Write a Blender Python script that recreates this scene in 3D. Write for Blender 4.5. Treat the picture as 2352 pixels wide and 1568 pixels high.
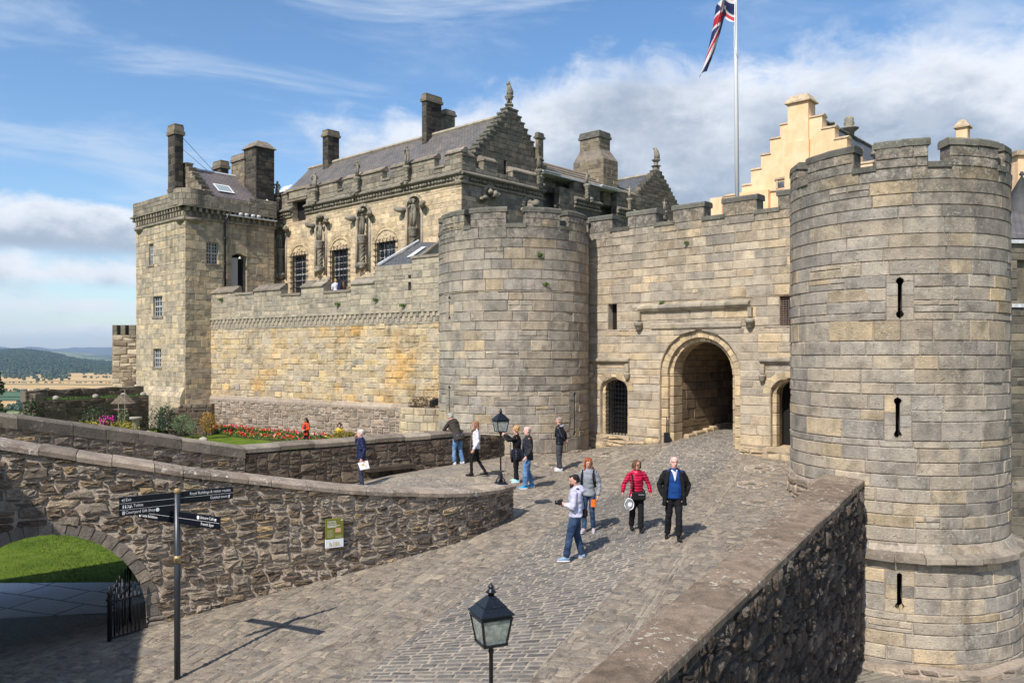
import bpy, math, random
import numpy as np
from mathutils import Vector, Matrix
for o in list(bpy.data.objects): bpy.data.objects.remove(o)
SC=bpy.context.scene; COL=SC.collection
R_=math.radians; sin,cos,pi=math.sin,math.cos,math.pi
# ---------------------------------------------------------------- camera, sky, sun, exposure
F=1866.0; CX=1176.0; CY=815.0
cam=bpy.data.cameras.new('camera'); co=bpy.data.objects.new('camera',cam); COL.objects.link(co)
co.location=(0,0,0); co.rotation_euler=(R_(90),0,0)
cam.sensor_width=36; cam.lens=F/2352*36; cam.shift_y=31/2352; cam.clip_start=.1; cam.clip_end=60000
SC.camera=co
SUN_EL,SUN_AZ=47.0,212.0
SC.view_settings.view_transform='Standard'; SC.view_settings.look='None'
SC.view_settings.exposure=0.27; SC.view_settings.gamma=1; SC.view_settings.use_curve_mapping=False

class NT:
    """tiny node helper"""
    def __init__(s,nt): s.nt=nt; nt.nodes.clear()
    def n(s,kind,props=None,**inp):
        nd=s.nt.nodes.new(kind)
        if props:
            for k,v in props.items(): setattr(nd,k,v)
        for k,v in inp.items():
            key=k
            if k.startswith('i') and k[1:].isdigit(): key=int(k[1:])
            else: key=k.replace('_',' ')
            s.put(nd,key,v)
        return nd
    def put(s,nd,key,v):
        sock=nd.inputs[key]
        if isinstance(v,bpy.types.NodeSocket): s.nt.links.new(v,sock)
        elif isinstance(v,bpy.types.Node): s.nt.links.new(v.outputs[0],sock)
        else:
            if isinstance(v,(tuple,list)) and len(v)==3 and sock.type=='RGBA': v=(*v,1)
            sock.default_value=v
    def m(s,op,a,b=0.0,c=None,clamp=False):
        nd=s.nt.nodes.new('ShaderNodeMath'); nd.operation=op; nd.use_clamp=clamp
        s.put(nd,0,a); s.put(nd,1,b)
        if c is not None: s.put(nd,2,c)
        return nd.outputs[0]
    def mix(s,f,a,b,blend='MIX'):
        nd=s.nt.nodes.new('ShaderNodeMix'); nd.data_type='RGBA'; nd.blend_type=blend
        s.put(nd,0,f); s.put(nd,6,a); s.put(nd,7,b); return nd.outputs[2]
    def ramp(s,f,stops,interp='LINEAR'):
        nd=s.nt.nodes.new('ShaderNodeValToRGB'); cr=nd.color_ramp; cr.interpolation=interp
        while len(cr.elements)<len(stops): cr.elements.new(1)
        for e,(p,c) in zip(cr.elements,stops):
            e.position=p; e.color=(*c,1) if len(c)==3 else c
        s.put(nd,0,f); return nd.outputs[0]
    def rng(s,v,a,b,c=0.0,d=1.0,smooth=True):
        nd=s.nt.nodes.new('ShaderNodeMapRange'); nd.interpolation_type='SMOOTHSTEP' if smooth else 'LINEAR'
        s.put(nd,0,v); s.put(nd,1,a); s.put(nd,2,b); s.put(nd,3,c); s.put(nd,4,d); return nd.outputs[0]
    def noise(s,vec,scale,det=4,rough=.55,dist=0.0):
        return s.n('ShaderNodeTexNoise',Vector=vec,Scale=scale,Detail=det,Roughness=rough,Distortion=dist).outputs[0]
    def mapp(s,vec,loc=(0,0,0),rot=(0,0,0),sc=(1,1,1)):
        return s.n('ShaderNodeMapping',Vector=vec,Location=loc,Rotation=rot,Scale=sc).outputs[0]

def make_world():
    w=bpy.data.worlds.new('World'); SC.world=w; w.use_nodes=True
    t=NT(w.node_tree)
    sky=t.n('ShaderNodeTexSky',dict(sky_type='NISHITA',sun_disc=False,sun_elevation=R_(SUN_EL),sun_rotation=R_(SUN_AZ),altitude=100,air_density=1.0,dust_density=.6,ozone_density=2.5))
    skyc=t.n('ShaderNodeHueSaturation',Saturation=1.15,Value=1.42,Fac=1.0,Color=sky.outputs[0]).outputs[0]
    d=t.n('ShaderNodeTexCoord').outputs['Generated']
    sp=t.n('ShaderNodeSeparateXYZ',Vector=d); x,y,z=sp.outputs
    az=t.m('MULTIPLY',t.m('ARCTAN2',x,y),57.2958); el=t.m('MULTIPLY',t.m('ARCSINE',z),57.2958)
    q=t.n('ShaderNodeCombineXYZ',X=az,Y=el,Z=0.0).outputs[0]
    big=t.noise(t.mapp(q,loc=(3,1,0),sc=(.075,.13,1)),1,7,.6)
    fine=t.noise(t.mapp(q,loc=(13,5,0),sc=(.28,.42,1)),1,8,.62,.3)
    lay=t.noise(t.mapp(q,loc=(1,7.3,0),sc=(.06,.34,1)),1,7,.6,.2)
    wisp=t.noise(t.mapp(q,loc=(5.3,2,0),rot=(0,0,R_(14)),sc=(.05,.24,1)),1,8,.6,.6)
    # the great bank to the right: lies below a ragged upper edge
    edge=t.m('ADD',t.rng(az,-14,10,16.2,20.0),t.m('MULTIPLY',t.m('SUBTRACT',fine,.5),7.0))
    edge=t.m('ADD',edge,t.m('MULTIPLY',t.m('SUBTRACT',big,.5),4.0))
    bank=t.m('MULTIPLY',t.rng(t.m('SUBTRACT',edge,el),-.8,3.0),t.rng(t.m('ADD',az,t.m('MULTIPLY',t.m('SUBTRACT',fine,.5),14.0)),-15.5,-8))
    shade=t.rng(t.m('ADD',t.m('SUBTRACT',edge,el),t.m('MULTIPLY',t.m('SUBTRACT',big,.5),20)),0.3,7.5)
    bankc=t.mix(shade,(7.9,8.1,8.5),(3.1,3.7,4.6))
    bankc=t.mix(t.rng(fine,.42,.62),bankc,t.mix(.28,bankc,(7.4,7.8,8.3)))
    # layered low clouds on the left
    low=t.m('MULTIPLY',t.rng(t.m('ADD',lay,t.rng(el,8.5,12.5,.0,-.4)),.44,.56),t.rng(az,-9,-16))
    low=t.m('MULTIPLY',low,t.rng(el,-1,2.0,.45,1.0))
    lowc=t.mix(t.rng(t.noise(t.mapp(q,loc=(1,7.15,0),sc=(.06,.34,1)),1,7,.6,.2),.46,.62),(7.4,7.7,8.2),(4.2,4.8,5.9))
    def puff(base,top,amp,sc,seed,az1=-23.5):
        n_=t.noise(t.mapp(q,loc=(seed,seed*2,0),sc=(sc,sc*1.6,1)),1,8,.62)
        hi=t.m('ADD',t.m('ADD',top,0.0),t.m('MULTIPLY',t.m('SUBTRACT',n_,.5),amp)); d_=t.m('SUBTRACT',hi,el)
        m_=t.m('MULTIPLY',t.rng(d_,-.2,.7),t.rng(t.m('ADD',el,t.m('MULTIPLY',t.m('SUBTRACT',n_,.5),.8)),base-.5,base+.5))
        m_=t.m('MULTIPLY',m_,t.rng(az,az1+3,az1-1)); cc=t.mix(t.rng(t.m('ADD',d_,t.m('MULTIPLY',t.m('SUBTRACT',fine,.5),4.0)),.3,3.2),(7.7,7.9,8.3),(3.5,4.1,5.0)); return m_,cc
    puffs=[puff(6.5,9.6,4.6,.16,2.3,-20),puff(4.4,6.0,3.2,.2,5.1,-18),puff(2.7,3.5,2.2,.25,7.7,-22),puff(1.2,2.0,1.6,.3,3.9,-20)]
    # thin wisps
    wm=t.m('MULTIPLY',t.rng(wisp,.47,.74),.62)
    c=t.mix(wm,skyc,(5.9,6.7,7.8))
    c=t.mix(t.m('MULTIPLY',low,.35),c,lowc)
    c=t.mix(t.m('MULTIPLY',bank,.93),c,bankc)
    for m_,cc in puffs: c=t.mix(t.m('MULTIPLY',m_,.9),c,cc)
    below=t.rng(el,-1.5,-.2)
    c=t.mix(below,(2.5,2.8,3.0),c)
    bg=t.n('ShaderNodeBackground',Color=c,Strength=.102)
    t.n('ShaderNodeOutputWorld',Surface=bg)
make_world()
sl=bpy.data.lights.new('sun','SUN'); sl.energy=4.6; sl.angle=R_(.55); sl.color=(1,.943,.868)
so=bpy.data.objects.new('sun',sl); COL.objects.link(so)
sd=Vector((sin(R_(SUN_AZ))*cos(R_(SUN_EL)),cos(R_(SUN_AZ))*cos(R_(SUN_EL)),sin(R_(SUN_EL))))
so.rotation_euler=sd.to_track_quat('Z','Y').to_euler(); so.location=sd*50

# ---------------------------------------------------------------- mesh building helpers
rnd=random.Random(7)
class MB:
    def __init__(s): s.v=[];s.f=[];s.a=[];s.m=[];s.sm=[]
    def add(s,vs,fs,a=(.5,.5,0),m=0,sm=False):
        k=len(s.v); s.v.extend(vs)
        for f in fs:
            s.f.append([i+k for i in f]); s.a.append(a); s.m.append(m); s.sm.append(sm)
    def build(s,name,mats,parent=None,local=False,kind=None):
        me=bpy.data.meshes.new(name)
        v=np.array(s.v,dtype=float).reshape(-1,3)
        if parent is not None and not local: v=v-np.array(wloc(parent))
        me.from_pydata(v.tolist(),[],s.f)
        if not isinstance(mats,(list,tuple)): mats=[mats]
        for m in mats: me.materials.append(m)
        at=me.attributes.new('stone','FLOAT_VECTOR','FACE')
        if len(me.polygons)==len(s.f):
            at.data.foreach_set('vector',np.array(s.a,dtype=np.float32).ravel())
            me.polygons.foreach_set('material_index',s.m)
            me.polygons.foreach_set('use_smooth',s.sm)
        me.update()
        o=bpy.data.objects.new(name,me); COL.objects.link(o)
        if parent is not None: o.parent=parent
        if kind: o['kind']=kind
        return o
def wloc(o):
    p=Vector((0,0,0))
    while o is not None: p=p+o.location; o=o.parent
    return p
def tag(o,label=None,cat=None,group=None,kind=None):
    if label: o['label']=label
    if cat: o['category']=cat
    if group: o['group']=group
    if kind: o['kind']=kind
    return o
def thing(name,label,cat,loc=(0,0,0),rz=0,group=None):
    o=bpy.data.objects.new(name,None); COL.objects.link(o); o.empty_display_size=.3
    o.location=loc; o.rotation_euler=(0,0,rz); return tag(o,label,cat,group)
def copy_tree(o,parent=None):
    c=o.copy(); COL.objects.link(c)
    if parent is not None: c.parent=parent
    for ch in list(o.children): copy_tree(ch,c)
    return c

class Wl:
    """a vertical wall plane: origin, unit direction d, outward normal n (towards the viewer)"""
    def __init__(s,o,d,n): s.o=o; L=math.hypot(*d); s.d=(d[0]/L,d[1]/L); L=math.hypot(*n); s.n=(n[0]/L,n[1]/L)
    def off(s,t): return Wl((s.o[0]+t*s.n[0],s.o[1]+t*s.n[1]),s.d,s.n)
    def s(s,px):
        r=(px-CX)/F; return (r*s.o[1]-s.o[0])/(s.d[0]-r*s.d[1])
    def Y(s,px): return s.o[1]+s.s(px)*s.d[1]
    def z(s,px,py): return (CY-py)/F*s.Y(px)
    def mp(s,a,t,z): return (s.o[0]+a*s.d[0]+t*s.n[0],s.o[1]+a*s.d[1]+t*s.n[1],z)
def P(px,py,Y): return ((px-CX)/F*Y,Y,(CY-py)/F*Y)
def ident(s,t,z): return (s,-t,z)
class Tw:
    """a round tower: centre, radius(z); s is arc length from the side that faces the viewer"""
    def __init__(s,c,R,Rf=None): s.c=c;s.R=R;s.Rf=Rf or (lambda z:R); s.a0=math.atan2(-c[1],-c[0])
    def mp(s,a,t,z):
        th=s.a0+a/s.R; r=s.Rf(z)+t; return (s.c[0]+r*cos(th),s.c[1]+r*sin(th),z)
    def s(s,px,R=None):
        R=R or s.R; r=(px-CX)/F; d=Vector((r,1)).normalized(); c=Vector(s.c)
        b=d.dot(c); q=b*b-(c.length_squared-R*R)
        k=b-math.sqrt(max(q,0)); p=d*k-c
        th=math.atan2(p.y,p.x)-s.a0; th=(th+pi)%(2*pi)-pi
        return th*s.R, d.y*k
BOXF=[(0,1,2,3),(7,6,5,4),(0,4,5,1),(1,5,6,2),(2,6,7,3),(3,7,4,0)]
def box(mb,mp,s0,s1,t0,t1,z0,z1,a=(.5,.5,0),m=0,seg=1,z0b=None,z1b=None):
    """box between s0..s1, t0 (front) .. t1, z0..z1; z0b/z1b = heights at the s1 end"""
    if z0b is None: z0b=z0
    if z1b is None: z1b=z1
    for i in range(seg):
        u,w=i/seg,(i+1)/seg
        sa=s0+(s1-s0)*u; sb=s0+(s1-s0)*w
        la,lb=z0+(z0b-z0)*u,z0+(z0b-z0)*w; ha,hb=z1+(z1b-z1)*u,z1+(z1b-z1)*w
        vs=[mp(sa,t0,la),mp(sb,t0,lb),mp(sb,t0,hb),mp(sa,t0,ha),mp(sa,t1,la),mp(sb,t1,lb),mp(sb,t1,hb),mp(sa,t1,ha)]
        fs=list(BOXF[:3])+[BOXF[4]]
        if i==0: fs.append(BOXF[5])
        if i==seg-1: fs.append(BOXF[3])
        mb.add(vs,fs,a,m)
def bbox(mb,mp,s0,s1,t0,t1,z0,z1,b=.02,a=(.5,.5,0),m=0):
    """bevelled box"""
    lo=(min(s0,s1),min(t0,t1),min(z0,z1)); hi=(max(s0,s1),max(t0,t1),max(z0,z1))
    vs=[];idx={}
    for ix in (0,1):
        for iy in (0,1):
            for iz in (0,1):
                c=[hi[0] if ix else lo[0],hi[1] if iy else lo[1],hi[2] if iz else lo[2]]
                for ax in range(3):
                    p=list(c)
                    for k,sg in enumerate((ix,iy,iz)):
                        if k!=ax: p[k]+= -b if sg else b
                    idx[ix,iy,iz,ax]=len(vs); vs.append(mp(*p))
    fs=[]
    # vertex 'ax' lies on faces: it is displaced along the other axes, so it lies on the face normal to ax
    for sg in (0,1):
        fs.append([idx[sg,0,0,0],idx[sg,1,0,0],idx[sg,1,1,0],idx[sg,0,1,0]])
        fs.append([idx[0,sg,0,1],idx[1,sg,0,1],idx[1,sg,1,1],idx[0,sg,1,1]])
        fs.append([idx[0,0,sg,2],idx[1,0,sg,2],idx[1,1,sg,2],idx[0,1,sg,2]])
    for i in (0,1):
        for j in (0,1):
            fs.append([idx[0,i,j,1],idx[1,i,j,1],idx[1,i,j,2],idx[0,i,j,2]])
            fs.append([idx[i,0,j,0],idx[i,1,j,0],idx[i,1,j,2],idx[i,0,j,2]])
            fs.append([idx[i,j,0,0],idx[i,j,1,0],idx[i,j,1,1],idx[i,j,0,1]])
            for k in (0,1): fs.append([idx[i,j,k,0],idx[i,j,k,1],idx[i,j,k,2]])
    mb.add(vs,fs,a,m)
def prism(mb,mp,poly,t0,t1,a=(.5,.5,0),m=0,sm=False):
    n=len(poly)
    vs=[mp(p[0],t0,p[1]) for p in poly]+[mp(p[0],t1,p[1]) for p in poly]
    fs=[list(range(n)),list(range(2*n-1,n-1,-1))]+[(i,(i+1)%n,(i+1)%n+n,i+n) for i in range(n)]
    mb.add(vs,fs,a,m,sm)
def tube(mb,pts,rad,n=8,a=(.5,.5,0),m=0,side=(1,0,0),cap=True,sm=True,tw=0.0,star=0.0,stn=0):
    """loft of ellipses along pts; rad = r or (rx,ry)"""
    pts=[Vector(p) for p in pts]; k=len(mb.v); N=len(pts)
    vs=[]
    for i,p in enumerate(pts):
        tg=(pts[min(i+1,N-1)]-pts[max(i-1,0)]);
        if tg.length<1e-9: tg=Vector((0,0,1))
        tg.normalize(); sd=Vector(side); 
        if abs(sd.dot(tg))>.95: sd=Vector((0,1,0)) if abs(tg.y)<.9 else Vector((0,0,1))
        sd=(sd-tg*sd.dot(tg)).normalized(); ot=tg.cross(sd)
        r=rad[i] if isinstance(rad,(list,tuple)) else rad
        rx,ry=r if isinstance(r,(list,tuple)) else (r,r)
        for j in range(n):
            th=2*pi*j/n+tw*i; q=1+(star*cos(stn*(2*pi*j/n)) if stn else 0)
            vs.append(tuple(p+sd*(cos(th)*rx*q)+ot*(sin(th)*ry*q)))
    fs=[]
    for i in range(N-1):
        for j in range(n):
            a_=i*n+j;b_=i*n+(j+1)%n; fs.append((a_,b_,b_+n,a_+n))
    mb.add(vs,fs,a,m,sm)
    if cap: 
        k2=len(mb.v)-len(vs)
        mb.f.append([k2+j for j in range(n)][::-1]); mb.a.append(a); mb.m.append(m); mb.sm.append(False)
        mb.f.append([k2+(N-1)*n+j for j in range(n)]); mb.a.append(a); mb.m.append(m); mb.sm.append(False)
def lathe(mb,c,prof,n=16,a=(.5,.5,0),m=0,sm=True,rot=0.0,sx=1,sy=1):
    vs=[];fs=[]
    for r,z in prof:
        for j in range(n):
            th=2*pi*j/n+rot; vs.append((c[0]+r*cos(th)*sx,c[1]+r*sin(th)*sy,c[2]+z))
    for i in range(len(prof)-1):
        for j in range(n):
            a_=i*n+j;b_=i*n+(j+1)%n; fs.append((a_,b_,b_+n,a_+n))
    fs.append(list(range(n))[::-1]); fs.append([(len(prof)-1)*n+j for j in range(n)])
    mb.add(vs,fs,a,m,sm)
def blob(mb,c,r,n=8,k=5,a=(.5,.5,0),m=0,j=0.0,rg=rnd,sm=True):
    rx,ry,rz=r if isinstance(r,(tuple,list)) else (r,r,r)
    vs=[];fs=[]
    for i in range(k+1):
        ph=-pi/2+pi*i/k
        for q in range(n):
            th=2*pi*q/n; w=1+rg.uniform(-j,j)
            vs.append((c[0]+rx*w*cos(ph)*cos(th),c[1]+ry*w*cos(ph)*sin(th),c[2]+rz*w*sin(ph)))
    for i in range(k):
        for q in range(n):
            a_=i*n+q;b_=i*n+(q+1)%n; fs.append((a_,b_,b_+n,a_+n))
    mb.add(vs,fs,a,m,sm)

# ---------------------------------------------------------------- masonry
def stone(mb,mp,bl,br,tl,tr,za,zb,t,rg,bev=.018,gap=.008,rough=.006,maxseg=.5,attr=None):
    w=max(br-bl,tr-tl)
    if w<.04 or zb-za<.03: return
    n=max(1,int(math.ceil(w/maxseg)))
    g=gap; b=min(bev,w*.25,(zb-za)*.25)
    h=t
    def row(l,r,z,tt,ins,j):
        out=[]
        for i in range(n+1):
            u=i/n; s=(l+ins)+(r-l-2*ins)*u
            out.append(mp(s,tt+(rg.uniform(-j,j) if j else 0),z))
        return out
    vs=row(bl,br,za+g,0,g,0)+row(tl,tr,zb-g,0,g,0)+row(bl,br,za+g+b,h,g+b,rough)+row(tl,tr,zb-g-b,h,g+b,rough)
    k=n+1; fs=[]
    for i in range(n):
        fs+= [(2*k+i,2*k+i+1,3*k+i+1,3*k+i),(i,i+1,2*k+i+1,2*k+i),(3*k+i,3*k+i+1,k+i+1,k+i)]
    fs+=[(0,2*k,3*k,k),(n,k+n,3*k+n,2*k+n)]
    mb.add(vs,fs,attr or (rg.random(),rg.random(),0))
def rect_hole(l,r,b,t): return dict(fn=lambda z:(l,r) if b-1e-6<=z<=t+1e-6 else None,c=(l+r)/2,br=[b,t],rg=(l,r))
def disc_hole(c,zc,r):
    fn=lambda z:(c-math.sqrt(r*r-(z-zc)**2),c+math.sqrt(r*r-(z-zc)**2)) if abs(z-zc)<r-1e-6 else None
    return dict(fn=fn,c=c,br=[zc-r+.001,zc-r*.6,zc+r*.6,zc+r-.001],rg=(c-r,c+r))
def arch_hole(c,w,b,spring,r=None):
    """round-headed opening of half width w"""
    r=r or w; top=spring+r
    def fn(z):
        if z<b-1e-6 or z>top+1e-6: return None
        if z<=spring: return (c-w,c+w)
        q=w*math.sqrt(max(0,1-((z-spring)/r)**2)); return (c-q,c+q)
    return dict(fn=fn,c=c,br=[b,top],rg=(c-w,c+w))
def ashlar(mb,mp,s0,s1,z0,z1,ch=.31,cw=(.45,1.0),holes=(),thick=.8,gap=.008,pr=(.012,.032),bev=.018,rough=.006,rg=rnd,maxseg=.5,backseg=None,hv=.16,att=None,split=.05):
    n=max(1,round((z1-z0)/ch)); ws=[1+rg.uniform(-hv,hv) for _ in range(n)]; S=sum(ws); q=z0; lv=[z0]
    for w in ws: q+=w/S*(z1-z0); lv.append(q)
    lv[-1]=z1; pin={0,len(lv)-1}; extra_=[]
    for b in sorted(set(b for h in holes for b in h['br'] if z0+.02<b<z1-.02)): # nudge the nearest course line on to the edge of an opening
        k=min(range(len(lv)),key=lambda i:abs(lv[i]-b)+(9 if i in pin else 0))
        if abs(lv[k]-b)<ch*.62 and k not in pin: lv[k]=b; pin.add(k)
        elif min(abs(x-b) for x in lv)>.03: extra_.append(b)
    lv=sorted(set(lv+extra_))
    for za,zb in zip(lv[:-1],lv[1:]):
        if zb-za<1e-4: continue
        e=min(.004,(zb-za)*.2)
        iv=[(s0,s1,s0,s1)]
        for h in holes:
            lo=h['fn'](za+e); hi=h['fn'](zb-e)
            if not lo and not hi: continue
            lo=lo or (h['c'],h['c']); hi=hi or (h['c'],h['c']); nv=[]
            for a0,b0,a1,b1 in iv:
                if lo[0]>=b0 or lo[1]<=a0: nv.append((a0,b0,a1,b1)); continue
                if lo[0]>a0+.01: nv.append((a0,lo[0],a1,max(hi[0],a1)))
                if lo[1]<b0-.01: nv.append((lo[1],b0,min(hi[1],b1),b1))
            iv=nv
        for a0,b0,a1,b1 in iv:
            seg=max(1,int((b0-a0)/(backseg or 99)))
            for i in range(seg):
                u,w=i/seg,(i+1)/seg
                A0,B0,A1,B1=a0+(b0-a0)*u,a0+(b0-a0)*w,a1+(b1-a1)*u,a1+(b1-a1)*w
                vs=[mp(A0,0,za),mp(B0,0,za),mp(B1,0,zb),mp(A1,0,zb),mp(A0,-thick,za),mp(B0,-thick,za),mp(B1,-thick,zb),mp(A1,-thick,zb)]
                mb.add(vs,[BOXF[0]],(0,rg.random(),1))
                fs=[BOXF[1],BOXF[2],BOXF[4]]
                if i==0: fs.append(BOXF[5])
                if i==seg-1: fs.append(BOXF[3])
                mb.add(vs,fs,(rg.random(),rg.random(),0))
            L=max(a0,a1);Rr=min(b0,b1); js=[]
            if Rr-L>cw[0]*1.3:
                q=L+rg.uniform(cw[0]*.5,cw[1])
                while q<Rr-cw[0]*.5: js.append(q); q+=rg.uniform(*cw)
            eds=[(a0,a1)]+[(q,q) for q in js]+[(b0,b1)]
            for (l0,l1),(r0,r1) in zip(eds[:-1],eds[1:]):
                if rg.random()<split and zb-za>.24 and l0==l1 and r0==r1 and r0-l0>.3:
                    zm_=za+(zb-za)*rg.uniform(.35,.65)
                    stone(mb,mp,l0,r0,l1,r1,za,zm_,rg.uniform(*pr),rg,bev,gap,rough,maxseg,att); q_=l0+(r0-l0)*rg.uniform(.3,.7)
                    stone(mb,mp,l0,q_,l0,q_,zm_,zb,rg.uniform(*pr),rg,bev,gap,rough,maxseg,att); stone(mb,mp,q_,r0,q_,r0,zm_,zb,rg.uniform(*pr),rg,bev,gap,rough,maxseg,att)
                else: stone(mb,mp,l0,r0,l1,r1,za,zb,rg.uniform(*pr),rg,bev,gap,rough,maxseg,att)
def rubble(mb,mp,s0,s1,zlo,zhi,cs=.13,cz=.11,thick=.5,rg=rnd,pr=(.02,.06),ds=.25,brk=(),big=1.0,noback=False,gap=.014,skip=.0,keep=None,dome=.012,sizes=None,jit=.25):
    zl=zlo if callable(zlo) else (lambda s:zlo); zh=zhi if callable(zhi) else (lambda s:zhi)
    if not noback:
        cuts=sorted(set([s0,s1]+[b for b in brk if s0<b<s1])); col=[s0]
        for a,b in zip(cuts[:-1],cuts[1:]):
            n=max(1,int(math.ceil((b-a)/ds)))
            for i in range(n): col.append(a+(b-a)*(i+1)/n)
        for i,(a,b) in enumerate(zip(col[:-1],col[1:])):
            e=(b-a)*.01
            la,lb,ha,hb=zl(a+e),zl(b-e),zh(a+e),zh(b-e)
            vs=[mp(a,0,la),mp(b,0,lb),mp(b,0,hb),mp(a,0,ha),mp(a,-thick,la),mp(b,-thick,lb),mp(b,-thick,hb),mp(a,-thick,ha)]
            mb.add(vs,[BOXF[0]],(0,.5,1)); fs=[BOXF[1],BOXF[2],BOXF[4]]
            if i==0 or abs(a-s0)<1e-6 or any(abs(a-x)<1e-6 for x in brk): fs.append(BOXF[5])
            if i==len(col)-2 or any(abs(b-x)<1e-6 for x in brk): fs.append(BOXF[3])
            mb.add(vs,fs,(rg.random(),rg.random(),.6))
    smp=[s0+(s1-s0)*i/60 for i in range(61)]
    Z0=min(zl(s) for s in smp); Z1=max(zh(s) for s in smp)
    nx=int((s1-s0)/cs)+1; nz=int((Z1-Z0)/cz)+1
    cs2=(s1-s0)/nx; cz2=(Z1-Z0)/nz
    occ=[[False]*nx for _ in range(nz)]
    jx=[[rg.uniform(-jit,jit)*cs2 for _ in range(nx+1)] for _ in range(nz+1)]
    jz=[[rg.uniform(-jit*1.2,jit*1.2)*cz2 for _ in range(nx+1)] for _ in range(nz+1)]
    sizes=sizes or [(1,1),(2,1),(2,1),(3,1),(2,2),(3,2),(4,2),(2,2),(4,3),(3,3)]
    wts=[1.2,2.6,2.6,1.6,2.0*big,1.9*big,.8*big,1.2*big,.45*big,.5*big]
    for k in range(nz):
        for i in range(nx):
            if occ[k][i]: continue
            for tr in range(4):
                w,h=rg.choices(sizes,wts)[0]
                if tr==3: w,h=1,1
                if i+w<=nx and k+h<=nz and all(not occ[k+b][i+a] for a in range(w) for b in range(h)): break
            for a in range(w):
                for b in range(h): occ[k+b][i+a]=True
            cn=[]
            for (aa,bb) in ((i,k),(i+w,k),(i+w,k+h),(i,k+h)):
                s=s0+aa*cs2+(jx[bb][aa] if 0<aa<nx else 0); z=Z0+bb*cz2+jz[bb][aa]; cn.append((s,z))
            sc=sum(c[0] for c in cn)/4; zc=sum(c[1] for c in cn)/4
            scc=min(max(sc,s0+.001),s1-.001)
            if zc<zl(scc)+.02 or zc>zh(scc)-.02: continue
            if rg.random()<skip or (keep and not keep(sc,zc)): continue
            ring=[]
            for q in range(4):
                p0=cn[q];p1=cn[(q+1)%4]
                u=rg.uniform(.03,.22); ring.append((p0[0]+(p1[0]-p0[0])*u,p0[1]+(p1[1]-p0[1])*u))
                u=rg.uniform(.78,.97); ring.append((p0[0]+(p1[0]-p0[0])*u,p0[1]+(p1[1]-p0[1])*u))
            g=gap*rg.uniform(.6,1.8); W=max(.03,w*cs2);H=max(.03,h*cz2); t=rg.uniform(*pr)*(1 if w*h>1 else .7)
            def put(f,tt,jt):
                o=[]
                for s,z in ring:
                    ns=sc+(s-sc)*f*(1-2*g/W); nz_=zc+(z-zc)*f*(1-2*g/H)
                    ns=min(max(ns,s0),s1); lo=zl(min(max(ns,s0+.001),s1-.001));hi=zh(min(max(ns,s0+.001),s1-.001))
                    nz_=min(max(nz_,lo+.005),hi-.005)
                    o.append(mp(ns,tt+rg.uniform(-jt,jt),nz_))
                return o
            vs=put(1,0,0)+put(.90,t*.85,dome*.65)+put(.5,t,dome*1.1)+[mp(sc,t+rg.uniform(-.5,1)*dome,zc)]
            fs=[]
            for q in range(8):
                r=(q+1)%8; fs+=[(q,r,8+r,8+q),(8+q,8+r,16+r,16+q),(16+q,16+r,24)]
            mb.add(vs,fs,(rg.random(),rg.random(),0),0,False)
def voussoirs(mb,mp,c,zs,r0,r1,a0,a1,n,t0,t1,rg=rnd,gap=.008,ell=1.0):
    """wedge stones from angle a0 to a1 (0 = right springing, 180 = left)"""
    for i in range(n):
        x0=a0+(a1-a0)*i/n; x1=a0+(a1-a0)*(i+1)/n; gg=gap/r1; t=t0+rg.uniform(-.012,.012)
        poly=[]
        for ang,rr in ((x0+gg,r0),(x0+gg,r1+rg.uniform(-.02,.02)),(x1-gg,r1+rg.uniform(-.02,.02)),(x1-gg,r0)):
            poly.append((c+rr*cos(ang),zs+ell*rr*sin(ang)))
        # split inner and outer edge for roundness
        mid=(x0+x1)/2
        poly=[poly[0],poly[1],(c+r1*cos(mid),zs+ell*r1*sin(mid)),poly[2],poly[3],(c+r0*cos(mid),zs+ell*r0*sin(mid))]
        prism(mb,mp,poly,t,t1,(rg.random(),rg.random(),0))
def path_map(pts,side):
    """mapping along a polyline in plan; side=+1: outward is to the right of travel"""
    P2=[Vector(p) for p in pts]; L=[0]
    for a,b in zip(P2[:-1],P2[1:]): L.append(L[-1]+(b-a).length)
    ns=[]
    for i in range(len(P2)):
        d=(P2[min(i+1,len(P2)-1)]-P2[max(i-1,0)]).normalized(); ns.append(Vector((d.y,-d.x))*side)
    def mp(s,t,z):
        s=min(max(s,0),L[-1]); i=0
        while i<len(L)-2 and s>L[i+1]: i+=1
        u=(s-L[i])/(L[i+1]-L[i]); p=P2[i].lerp(P2[i+1],u); n=ns[i].lerp(ns[i+1],u)
        return (p.x+n.x*t,p.y+n.y*t,z)
    return mp,L
def interp(xs,ys):
    def f(x):
        return float(np.interp(x,xs,ys))
    return f
def smooth_path(pts,n=8):
    """Catmull-Rom through points of any dimension"""
    P_=[np.array(p,float) for p in pts]; P_=[2*P_[0]-P_[1]]+P_+[2*P_[-1]-P_[-2]]; out=[]
    for i in range(1,len(P_)-2):
        a,b,c,d=P_[i-1:i+3]
        for k in range(n):
            t=k/n; out.append(tuple(.5*((2*b)+(-a+c)*t+(2*a-5*b+4*c-d)*t*t+(-a+3*b-3*c+d)*t**3)))
    out.append(tuple(P_[-2])); return out
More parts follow.
